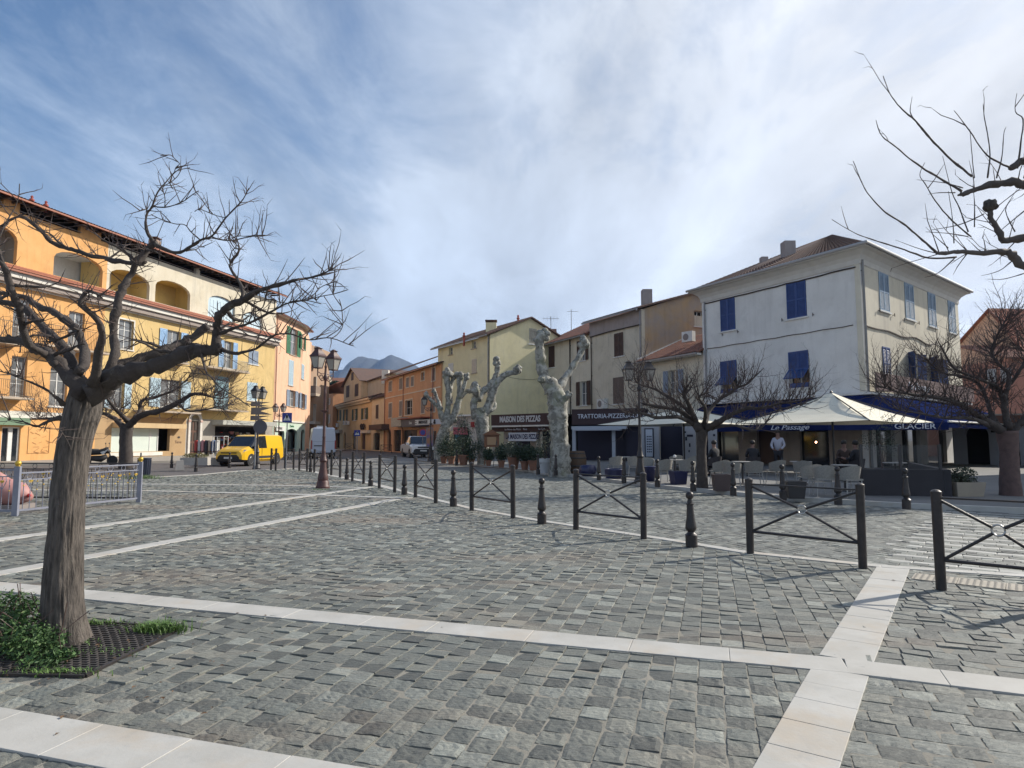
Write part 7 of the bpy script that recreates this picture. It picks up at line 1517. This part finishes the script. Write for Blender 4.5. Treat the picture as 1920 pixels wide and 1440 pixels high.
vh = Vector((-.18, -.98, 0)).normalized(); near = G(459, 874); vc = near-vh*1.55+Vector((-vh.y, vh.x, 0))*(-.75)
vc = G(459, 874)+Vector((-.50, 2.15, 0)); vehicle('yellow_van', 'bright yellow small delivery van parked facing us on the left', 'van', YP, vst, gl, {0, 1, 2}, (1.45, -1.35), .33, vc, math.atan2(vh.y, vh.x), .925, ex_yellow)
def ex_white(r):
    MB().box(-2.862, -2.851, -.012, .012, .62, 2.35).box(-2.862, -2.851, -.85, -.02, 1.40, 1.415).box(-2.862, -2.851, .02, .85, 1.40, 1.415).build('door_gap', mat('dark gap', (.10, .11, .13), .8), r)
    MB().box(-2.88, -2.851, .1, .75, 1.02, 1.10).build('handle_bar', BLKP, r)
    for s in (-1, 1): MB().box(-2.885, -2.85, s*.93-.05, s*.93+.05, .8, 1.5).build('tail_light', mat('tail light', (.25, .02, .02), .3), r)
    MB().box(.6, 1.6, -.4, .4, 2.561, 2.75).build('roof_unit', WHT, r)
wst = [(2.6, .8, .35, .9, 1.2, .75), (2.3, .96, .32, 1.1, 1.35, .85), (1.9, .98, .32, 1.2, 1.7, .86), (1.2, .99, .32, 1.3, 2.45, .86), (.9, .99, .32, 1.3, 2.55, .87), (-2.6, .99, .45, 1.3, 2.55, .87), (-2.82, .985, .48, 1.3, 2.50, .86), (-2.85, .97, .55, 1.3, 2.45, .84)]
wc = P(606, 858, 52.5); wd = Vector((-.33, .94, 0)); vehicle('white_van', 'tall white panel van seen from behind at the street mouth', 'van', WP, wst, {(2, 5), (2, 6), (2, 7)}, {5}, (1.75, -1.75), .36, (wc.x+wd.x*2.9, wc.y+wd.y*2.9, -.02), math.atan2(wd.y, wd.x), .99, ex_white, ndark=2)
def ex_pick(r):
    MB().box(-2.55, -.68, -.74, .74, 1.03, 1.15).build('load_bed', BLKP, r); MB().box(2.50, 2.545, -.45, .45, .82, .98).box(2.53, 2.57, -.62, .62, .50, .62).build('grille', BLKP, r)
    for s in (1, -1): MB().add([(2.53, s*.52, .84), (2.44, s*.86, .85), (2.34, s*.91, .99), (2.5, s*.54, 1.0)], [(0, 1, 2, 3)]).build('headlight', HEAD, r); (MB().box(.95, 1.1, .92, 1.1, 1.12, 1.3) if s > 0 else MB().box(.95, 1.1, -1.1, -.92, 1.12, 1.3)).build('door_mirror', WHT, r)
    MB().box(2.56, 2.585, -.26, .26, .62, .72).build('number_plate', WHT, r)
pst = [(2.56, .8, .42, .66, .82, .74), (2.5, .9, .38, .80, 1.04, .80), (2.25, .94, .36, .95, 1.12, .82), (1.35, .95, .36, 1.08, 1.20, .84), (.70, .95, .36, 1.12, 1.78, .70), (.62, .95, .36, 1.12, 1.80, .70), (.05, .95, .36, 1.12, 1.83, .70), (-.02, .95, .36, 1.12, 1.83, .70), (-.55, .95, .36, 1.12, 1.80, .70), (-.68, .95, .36, 1.10, 1.18, .86), (-2.5, .95, .42, 1.08, 1.16, .88), (-2.6, .93, .46, 1.05, 1.13, .86)]
pc_ = P(775, 860, 51); ph = Vector((.333, -.94, 0)).normalized(); ps = Vector((-ph.y, ph.x, 0))
vehicle('pickup_truck', 'white double cab pickup parked beside the poster panel, facing us', 'pickup', WP2, pst, {(3, 5), (3, 6), (3, 7), (5, 4), (5, 5), (7, 4), (7, 5)}, {0}, (1.65, -1.55), .39, Vector((pc_.x, pc_.y, 0))-ph*1.8+ps*.75+Vector((-.1, 0, 0)), math.atan2(ph.y, ph.x), .95, ex_pick)
# parked motorbike behind the near trunk
mb0 = G(190, 873); mo = thing('motorbike', 'black and white motorbike parked behind the leaning trunk', 'motorbike', (0, 0, 0))
for x in (.7, -.7):
    T = TR(x, 0, .3) @ Matrix.Rotation(math.pi/2, 4, 'X'); w = MB().lathe([(.2, -.06), (.29, -.05), (.3, 0), (.29, .05), (.2, .06)], 18, T).build('wheel', TYRE, mo, smooth=.6); MB().lathe([(.2, -.02), (.2, .02)], 14, T).build('rim', RIM, w)
MB().tube([(-.85, 0, .85), (-.4, 0, .78), (0, 0, .8), (.35, 0, .9), (.55, 0, .78)], [.08, .17, .16, .19, .09], 10).tube([(-.5, 0, .45), (.1, 0, .4), (.4, 0, .55)], [.14, .2, .12], 10).build('fairing', BLKP, mo, smooth=True)
MB().tube([(-.9, 0, .92), (-.5, 0, .88), (-.05, 0, .90)], [.07, .13, .09], 8).build('seat', mat('bike seat', (.03, .03, .03), .7), mo, smooth=True)
MB().add([(.25, -.2, .62), (.5, -.17, .95), (.1, -.2, .80)], [(0, 1, 2)]).add([(.25, .2, .62), (.5, .17, .95), (.1, .2, .80)], [(0, 1, 2)]).add([(-.9, -.14, .9), (-.4, -.17, .80), (-.5, -.17, .92)], [(0, 1, 2)]).build('white_panel', WHT, mo)
MB().rod((.42, -.35, 1.08), (.42, .35, 1.08), .018, 6).rod((.42, 0, 1.08), (.68, 0, .3), .035, 6).rod((.42, -.25, 1.08), (.4, -.3, 1.28), .012, 5).rod((.42, .25, 1.08), (.4, .3, 1.28), .012, 5).build('handlebar', POLE, mo); MB().ball((.4, -.3, 1.32), .06, 8, 6, None, (.5, 1.2, .8)).ball((.4, .3, 1.32), .06, 8, 6, None, (.5, 1.2, .8)).build('mirror', BLKP, mo)
mo.location = mb0+Vector((-.15, 0, 0)); mo.rotation_euler = (0, 0, .25)
# ================================================================ LEFT FENCE
LAV = mat('lavender fence paint', (.23, .24, .29), .5, (.18, .19, .24), 4); GOLD = mat('gold paint', (.55, .36, .05), .35, metal=.5)
fa, fb, fc_, fd_ = Vector((-10.15, 13.25, 0)), Vector((-9.28, 16.1, 0)), Vector((-16.5, 13.6, 0)), Vector((-15.0, 16.6, 0))
fe = thing('ornamental_fence', 'lavender iron fence with rings, tulips and gold balls at the left edge', 'fence', fa)
def fpanel(a, b, n, zt=.93, mt=LAV):
    F = Fac(xy(a), xy(b)); L = F.L; pn = MB().bar(F.w(.06, 0, zt), F.w(L-.06, 0, zt), .035, .03).build('rail', mt, fe); MB().bar(F.w(.06, 0, zt-.14), F.w(L-.06, 0, zt-.14), .03, .02).build('rail', mt, fe); MB().bar(F.w(.06, 0, .10), F.w(L-.06, 0, .10), .04, .04).build('rail', mt, fe)
    bars = MB(); gd = MB(); tl = MB()
    for i in range(1, n):
        u = L*i/n; bars.rod(F.w(u, 0, .10), F.w(u, 0, zt-.14 if i % 3 else zt-.2), .0085, 5); z = .5+.10*(i % 3); gd.ball(F.w(u, 0, z), .017, 6, 4)
        if i % 4 == 2:
            for s in (-1, 1): tl.tube([F.w(u, 0, .52), F.w(u+s*.05, 0, .60), F.w(u+s*.09, 0, .70), F.w(u+s*.075, 0, .775)], .007, 4)
            gd.add([F.w(u-.05, .005, .69), F.w(u, .005, .64), F.w(u+.05, .005, .69), F.w(u+.028, .005, .72), F.w(u, .005, .69), F.w(u-.028, .005, .72)], [(0, 1, 4, 5), (1, 2, 3, 4)])
    m = max(1, int(n/3))
    for i in range(m):
        u = L*(i+.6)/m; tl.tube([F.w(u+.058*math.cos(t), 0, zt-.07+.058*math.sin(t)) for t in [2*math.pi*k/14 for k in range(15)]], .007, 4)
    for m_, nm, q in ((bars, 'bars', mt), (tl, 'scrolls', mt), (gd, 'gilding', GOLD)): o = m_.build(nm, q, pn); o['kind'] = 'stuff'
for a in (fa, fb, fa.lerp(fb, .42)):
    s = 1 if a is not fa.lerp else 1; w = .05; MB().box(-w, w, -w, w, -.02, 1.0 if a is fa or a is fb else .86, TR(a.x, a.y) @ rotz(.3)).build('post', LAV, fe)
for a in (fa, fb): MB().ball((a.x, a.y, 1.06), .06, 12, 8).lathe([(.05, 1.0), (.03, 1.02)], 8, TR(a.x, a.y)).build('gold_ball', GOLD, fe, smooth=True)
m_ = fa.lerp(fb, .42); fpanel(fa, m_, 9, .86); fpanel(m_, fb, 15, .93); fpanel(fc_, fa, 40, .93); fpanel(fd_, fb, 40, .95, LBLK); MB().rod((fb.x, fb.y, 1.1), (fb.x, fb.y, 1.22), .018, 6).build('spike', POLE, fe)
PK = mat('pink ride shell', (.42, .21, .19), .6, (.36, .18, .17), 2); rd_ = thing('pink_ride', 'rounded pink children ride with a small red light behind the lavender fence', 'ride', (-11.3, 14.6, 0))
m = MB().tube([(-12.3, 14.5, .28), (-12.0, 14.5, .36), (-11.5, 14.55, .38), (-11.1, 14.6, .32), (-10.85, 14.6, .24)], [.12, .30, .34, .26, .08], 14).build('shell', PK, rd_, smooth=True); MB().tube([(-11.9, 14.5, .6), (-11.7, 14.52, .76), (-11.4, 14.55, .62)], [.1, .16, .1], 10).build('canopy', PK, rd_, smooth=True); MB().ball((-10.82, 14.5, .3), .045, 8, 6).build('lamp', mat('red lamp', (.5, .02, .02), .3), rd_); MB().box(-12.2, -10.95, 14.3, 14.9, 0, .1).build('base', GRY3, rd_)
# ================================================================ LEFT PAVEMENT THINGS
b = G(269.5, 893); bi = thing('litter_bin', 'dark blue slatted litter bin at the end of the fence', 'bin', b)
MB().lathe([(.22, .04), (.25, .70), (.27, .72), (.27, .76), (.22, .77), (.2, .6)], 20, TR(*b)).build('body', mat('dark blue bin', (.018, .025, .045), .5), bi, smooth=.6)
for k in range(20): a = 2*math.pi*k/20; MB().bar(b+Vector((math.cos(a)*.235, math.sin(a)*.235, .06)), b+Vector((math.cos(a)*.258, math.sin(a)*.258, .69)), .03, .012).build('slat', mat('bin slat', (.025, .033, .06), .45) if k == 0 else bpy.data.materials['bin slat'], bi)
def blockthing(name, label, cat, x, yb, z, w, d, h, mt, rz=0, tx=.05): b = G(x, yb, z); r = thing(name, label, cat, b); MB().box(-w/2, w/2, -d/2, d/2, 0, h, TR(*b) @ rotz(rz), tx, tx).build('block', mt, r); return r, b
STB = mat('pale stone block', (.42, .39, .35), .85, (.36, .33, .30), 4)
blockthing('stone_bollard', 'tapered pale stone block on the left pavement edge beside a slim bollard', 'stone block', 337, 882, .0, .42, .42, .5, STB, .5, .06); blockthing('stone_bollard', 'grey stone block in front of the shop rack', 'stone block', 403, 872, .0, .5, .4, .45, GRYP, .3)
r, b = blockthing('stone_trough', 'pale stone trough with a dry yellow green shrub before the arched door', 'planter', 366, 872, .12, 1.5, .5, .42, STB, .1, .02); m = MB(); leafcloud(m, b+Vector((0, 0, .52)), (.78, .26, .17), 700, .1, rr); m.build('shrub', mat('dry shrub', (.22, .19, .06), .8, (.13, .13, .05), 6), r)
b = G(412, 866, .12); rk = thing('clothes_rack', 'white metal display rack with red and dark garments outside the shop', 'rack', b)
m = MB()
for x in (-.35, .35):
    for y in (-.3, .3): m.rod((b.x+x, b.y+y, .12), (b.x+x, b.y+y, 1.75), .025, 6)
m.rod((b.x-.35, b.y-.3, 1.75), (b.x+.35, b.y-.3, 1.75), .02, 6).rod((b.x-.35, b.y+.3, 1.75), (b.x+.35, b.y+.3, 1.75), .02, 6).rod((b.x-.35, b.y-.3, 1.75), (b.x-.35, b.y+.3, 1.75), .02, 6).rod((b.x+.35, b.y-.3, 1.75), (b.x+.35, b.y+.3, 1.75), .02, 6).build('frame', WHT, rk)
for k in range(7): x = b.x-1.6+k*.22; MB().box(x, x+.14, b.y-.15, b.y+.2, .5+.1*(k % 3), 1.5).build('garment', GC[[1, 0, 2, 4, 5, 3, 0][k]], rk)
MB().box(b.x-1.75, b.x-.1, b.y-.3, b.y+.3, .12, .18).box(b.x-1.75, b.x-.1, b.y-.3, b.y+.3, .78, .82).build('shelf', WOOD, rk)
# small barriers by the street shops
for i, (x, yb, Y, lb) in enumerate([(655, 846, 88, 'tiny far brown barrier left of the round arched ochre door'), (724, 852, 72, 'tiny far brown barrier at the corner of the orange house')]):
    b = P(x, yb, Y); r = thing('street_barrier', lb, 'barrier', (b.x, b.y, 0)); m = MB()
    for s in (-.6, .6): m.rod((b.x+s, b.y, 0), (b.x+s, b.y, 1), .04, 6)
    m.rod((b.x-.6, b.y, .95), (b.x+.6, b.y, .95), .025, 5).rod((b.x-.6, b.y, .3), (b.x+.6, b.y, .9), .02, 5).rod((b.x-.6, b.y, .9), (b.x+.6, b.y, .3), .02, 5).build('frame', IRONB, r)
# ================================================================ TREE PIT, IVY, GRASS
MB().prism([xy(p) for p in PIT], -.03, -.028+.004).build('pit_soil', mat('pit soil', (.085, .068, .05), .98, (.05, .042, .032), 12, bump=1, bs=30), plaza)
gt = thing('tree_grate', 'dark iron lattice grate around the leaning trunk', 'grate', (b0.x, b0.y, 0)); gm = MB(); c00, c10, c11, c01 = PIT
def bil(s, t): return (c00*(1-s)+c10*s)*(1-t)+(c01*(1-s)+c11*s)*t
fr = MB()
for a, b in ((c00, c10), (c10, c11), (c11, c01), (c01, c00)): fr.bar(a, b, .028, .022)
fr.build('frame', IRON, gt)
for k in range(1, 26):
    t = k/26; pa_, pb_ = bil(0, t), bil(1, t); gm.bar(pa_, pb_, .012, .016)
for k in range(1, 40):
    s = k/40; off = .5/26 if k % 2 else 0
    for j in range(0, 13): t = (2*j+(k % 2))/26; 
    pa_, pb_ = bil(s, 0), bil(s, 1); n = 13
    for j in range(n): t0_ = (2*j+(k % 2))/26; t1_ = min(1, t0_+1/26); gm.bar(bil(s, t0_), bil(s, t1_), .010, .014)
keep = gm; o = gm.build('lattice', mat('dusty iron', (.07, .06, .055), .7, (.04, .037, .035), 9), gt); o['kind'] = 'stuff'
iv = thing('ivy_clump', 'dark green ivy clump growing against the foot of the leaning trunk', 'ivy', G(60, 1250)); RI = random.Random(77)
m = MB(); m2 = MB()
for (px, py, dz, rx, rz, n) in [(15, 1222, .13, .26, .17, 1300), (62, 1232, .09, .22, .12, 1000), (92, 1215, .07, .12, .08, 380), (-40, 1215, .14, .3, .20, 1100), (30, 1195, .22, .17, .13, 600), (80, 1248, .03, .16, .04, 300), (52, 1188, .20, .08, .07, 160), (118, 1236, .04, .10, .04, 220), (0, 1180, .22, .2, .10, 300)]:
    g = G(px, py); leafcloud(m, (g.x, g.y, dz), (rx, rx*.8, rz), n//2, .048, RI); leafcloud(m, (g.x, g.y, dz), (rx*1.1, rx*.9, rz*1.15), n//2, .030, RI)
m.build('leaves', LEAFG, iv, kind='stuff')
for k in range(30):
    g = G(RI.uniform(-40, 120), RI.uniform(1190, 1240)); m2.tube([(g.x, g.y, -.02), (g.x+RI.uniform(-.06, .06), g.y, RI.uniform(.1, .2)), (g.x+RI.uniform(-.15, .15), g.y+RI.uniform(-.1, .1), RI.uniform(.2, .42))], .003, 4)
m2.build('stems', BRN, iv, kind='stuff')
def grass(px, py, rx, ry, n, h, nm, lb, seed):
    R = random.Random(seed); g = G(px, py); m = MB(); t = MB()
    for _ in range(n):
        x = g.x+R.gauss(0, rx/2); y = g.y+R.gauss(0, ry/2); a = R.uniform(0, 6.28); hh = h*R.uniform(.4, 1.1); d = Vector((math.cos(a), math.sin(a), 0)); w = Vector((-d.y, d.x, 0))*.004; p0 = Vector((x, y, -.02)); p1 = p0+Vector((0, 0, hh*.7))+d*hh*.25; p2 = p0+Vector((0, 0, hh*.85))+d*hh*.75
        m.add([p0-w, p0+w, p1+w*.8, p1-w*.8, p2], [(0, 1, 2, 3), (3, 2, 4)])
    o = m.build(nm, GRS, None, loc=g, label=lb, cat='grass', kind='stuff')
grass(300, 1183, .20, .09, 700, .11, 'grass_tuft', 'bright grass tuft at the far corner of the iron tree grate', 1); grass(188, 1170, .22, .07, 200, .07, 'grass_tuft', 'short weeds right of the leaning trunk along the grate', 2); grass(152, 1205, .12, .08, 120, .05, 'grass_tuft', 'low weeds at the lit foot of the trunk', 3)
grass(205, 1222, .25, .12, 160, .045, 'weeds', 'sparse weeds growing up through the middle of the iron grate', 8); grass(110, 1262, .3, .06, 260, .06, 'weeds', 'low weeds along the near edge of the iron grate', 9); grass(262, 897, .9, .3, 700, .2, 'grass_strip', 'green weeds at the foot of the blue litter bin', 4); grass(1890, 938, 1.6, .5, 900, .12, 'grass_strip', 'dark grass around the right hand bare tree', 5); grass(600, 918, .35, .12, 160, .06, 'grass_strip', 'few weeds at the foot of the maroon lamp post', 6)
lv = MB(); RL = random.Random(12)
for _ in range(170):
    if RL.random() < .45: g = G(RL.gauss(200, 160), RL.gauss(1230, 60))
    else:
        i = RL.randrange(1, 8); a_, b_ = KERB[i], KERB[i+1]; g = a_.lerp(b_, RL.random())+Vector((RL.gauss(0, .35), RL.gauss(-.3, .5), 0))
    a = RL.uniform(0, 6.28); s = RL.uniform(.010, .024); d = Vector((math.cos(a), math.sin(a), 0))*s; w = Vector((-d.y, d.x, 0))*.5; z = .010
    lv.add([g-d+Z*z, g+w+Z*(z+.006), g+d+Z*z, g-w+Z*(z+.004)], [(0, 1, 2, 3)])
lv.build('fallen_leaves', mat('dry leaves', (.14, .08, .04), .8, (.08, .05, .03), 20), kind='stuff', label='scattered dry brown leaves on the paving', cat='leaves')
# ================================================================ PEOPLE
SKIN = mat('skin', (.22, .13, .10), .7); HAIR = mat('dark hair', (.02, .015, .012), .7); CLK = mat('black coat cloth', (.018, .018, .022), .85); WSH = mat('white shirt', (.40, .40, .46), .8); DTR = mat('dark trousers', (.02, .02, .026), .85); CBR = mat('dark brown jacket', (.045, .028, .022), .85)
def skin(name, chain, edges, mt, parent, root=0, sub=1):
    import bmesh
    me = bpy.data.meshes.new(name); bm = bmesh.new(); ly = bm.verts.layers.skin.verify(); vs = []
    for i, (p, r) in enumerate(chain):
        v = bm.verts.new(p); v[ly].radius = (r, r) if not isinstance(r, tuple) else r; v[ly].use_root = (i == root); vs.append(v)
    for a, b in edges: bm.edges.new((vs[a], vs[b]))
    bm.to_mesh(me); bm.free(); o = bpy.data.objects.new(name, me); COL.objects.link(o)
    o.modifiers.new('s', 'SKIN'); s = o.modifiers.new('u', 'SUBSURF'); s.levels = sub; s.render_levels = sub
    dg = bpy.context.evaluated_depsgraph_get(); dg.update(); m2 = bpy.data.meshes.new_from_object(o.evaluated_get(dg)); bpy.data.objects.remove(o)
    q = bpy.data.objects.new(name, m2); COL.objects.link(q); q.parent = parent; m2.materials.clear(); m2.materials.append(mt); m2.polygons.foreach_set('use_smooth', [True]*len(m2.polygons)); return q
def person(label, loc, rz, coat, trous, sit=True, armz=.78, lean=0.0, hair=HAIR):
    r = thing('person', label, 'person', (0, 0, 0)); k = .52 if sit else .95
    J = {'pel': ((0, 0, k), .13), 'wai': ((0, -.01+lean*.3, k+.2), .125), 'che': ((0, 0+lean*.7, k+.42), .15), 'nk': ((0, .02+lean, k+.60), .055), 'hb': ((0, .035+lean, k+.68), .07), 'ht': ((0, .04+lean, k+.79), .088), 'hc': ((0, .035+lean, k+.86), .06)}
    for s, n in ((1, 'l'), (-1, 'r')):
        J['sh'+n] = ((s*.17, lean*.85, k+.50), .065); J['el'+n] = ((s*.25, .06+lean, k+.26), .045); J['wr'+n] = ((s*.15, .28+lean, armz if sit else k+.12), .03); J['hp'+n] = ((s*.09, 0, k-.04), .09)
        if sit: J['kn'+n] = ((s*.12, .42, k-.02), .065); J['an'+n] = ((s*.12, .40, .09), .042); J['to'+n] = ((s*.13, .54, .04), .035)
        else: J['kn'+n] = ((s*.10, .03, .50), .065); J['an'+n] = ((s*.10, -.01, .09), .042); J['to'+n] = ((s*.11, .13, .04), .035)
    K = list(J); ix = {n: i for i, n in enumerate(K)}; E = [('pel', 'wai'), ('wai', 'che'), ('che', 'nk'), ('nk', 'hb'), ('hb', 'ht'), ('ht', 'hc')]
    for n in 'lr': E += [('che', 'sh'+n), ('sh'+n, 'el'+n), ('el'+n, 'wr'+n), ('pel', 'hp'+n), ('hp'+n, 'kn'+n), ('kn'+n, 'an'+n), ('an'+n, 'to'+n)]
    skin('body', [J[n] for n in K], [(ix[a], ix[b]) for a, b in E], SKIN, r)
    def sub(names, mt, nm, grow, trim=None):
        nn = [n for n in K if n in names]; jj = {n: i for i, n in enumerate(nn)}; skin(nm, [(J[n][0], J[n][1]*grow) for n in nn], [(jj[a], jj[b]) for a, b in E if a in jj and b in jj], mt, r)
    sub({'pel', 'wai', 'che', 'shl', 'shr', 'ell', 'elr', 'wrl', 'wrr', 'nk'}, coat, 'jacket', 1.22); sub({'pel', 'hpl', 'hpr', 'knl', 'knr', 'anl', 'anr'}, trous, 'trousers', 1.14)
    hx, hy, hz = J['ht'][0]; MB().ball((hx, hy-.02, hz+.025), .103, 12, 8, None, (1, 1.05, .95)).build('hair', hair, r, smooth=True)
    f = MB()
    for s in (1, -1): f.ball((s*.032, hy+.085, hz+.0), .012, 6, 5)
    f.build('eyes', DARK, r); MB().ball((0, hy+.095, hz-.03), .016, 6, 5).build('nose', SKIN, r)
    for s in (1, -1):
        w = Vector(J['wrl' if s > 0 else 'wrr'][0]); d = Vector((-s*.3, 1, -.1)).normalized(); sd = Vector((d.y, -d.x, 0)); h = MB().tube([w, w+d*.05, w+d*.085], [.028, .036, .032], 8)
        for i in range(4): q = w+d*.08+sd*(i-1.5)*.018; L_ = (.05, .062, .066, .055)[i]; h.tube([q, q+d*L_*.6, q+d*L_-Z*.02], [.009, .008, .006], 5)
        h.tube([w+d*.03-sd*.028*s, w+d*.06-sd*.05*s, w+d*.085-sd*.05*s], [.011, .010, .007], 5); h.build('hand', SKIN, r)
    for s in (1, -1): a = Vector(J['anl' if s > 0 else 'anr'][0]); MB().tube([a+Vector((0, -.05, -.04)), a+Vector((0, .05, -.045)), a+Vector((0, .17, -.055))], [.045, .05, .035], 8).build('shoe', BLKP, r)
    r.location = loc; r.rotation_euler = (0, 0, rz); return r
person('seated person in black with a dark cap of hair, right beside the small tree trunk', G(1341, 893, .1), .5, CLK, DTR)
person('seated person in a black coat left of the waiter, before the beige wall', G(1413, 893, .1), -.2, CLK, DTR)
person('standing waiter in a white shirt and dark trousers beside the cafe door', G(1461, 892, .1), 2.6, WSH, DTR, sit=False)
person('seated person in a dark brown jacket facing us, left of a pair by the screen', G(1584, 899, .1), 2.9, CBR, DTR, armz=.80, lean=.05)
person('seated person in black seen from behind, right of the pair by the screen', G(1608, 903, .1), .5, CLK, DTR)
DKC = mat('dark chair', (.03, .026, .03), .7)
for i, (x, y, a, lb) in enumerate([(1341, 893, .5, 'dark chair under the seated person beside the small tree'), (1413, 893, -.2, 'dark chair under the black coated guest left of the waiter'), (1584, 899, 2.9, 'dark chair under the guest in the brown jacket'), (1608, 903, .5, 'dark chair under the guest seen from behind by the screen')]):
    c = copy_tree(cp); c['label'] = lb; c['group'] = 'occupied dark chairs'; c.location = G(x, y, .1); c.rotation_euler = (0, 0, a)
    for ch in c.children: ch.data = ch.data.copy(); ch.data.materials[0] = DKC
# lit bulb inside the cafe door
q = P(1530, 829, 33); lb_ = thing('hanging_bulb', 'small glowing bulb hanging in the dark cafe doorway', 'lamp', q); MB().ball(q, .045, 8, 6).build('bulb', mat('glowing bulb', (.9, .6, .4), .5, emit=(1, .55, .3, 14)), lb_); MB().rod(q, q+Z*.5, .006, 4).build('cord', DARK, lb_)
# ================================================================ HAZE
hz = MB().box(-2600, 2600, -30, 5800, -8, 720).build('haze', None, kind='stuff')
hm = bpy.data.materials.new('haze'); hm.use_nodes = True; nt = hm.node_tree; nt.nodes.clear(); ov = nt.nodes.new('ShaderNodeOutputMaterial'); pv = nt.nodes.new('ShaderNodeVolumePrincipled'); nt.links.new(pv.outputs[0], ov.inputs['Volume'])
pv.inputs['Color'].default_value = (.42, .62, 1, 1); pv.inputs['Density'].default_value = .00008; pv.inputs['Anisotropy'].default_value = .2
hz.data.materials.append(hm)
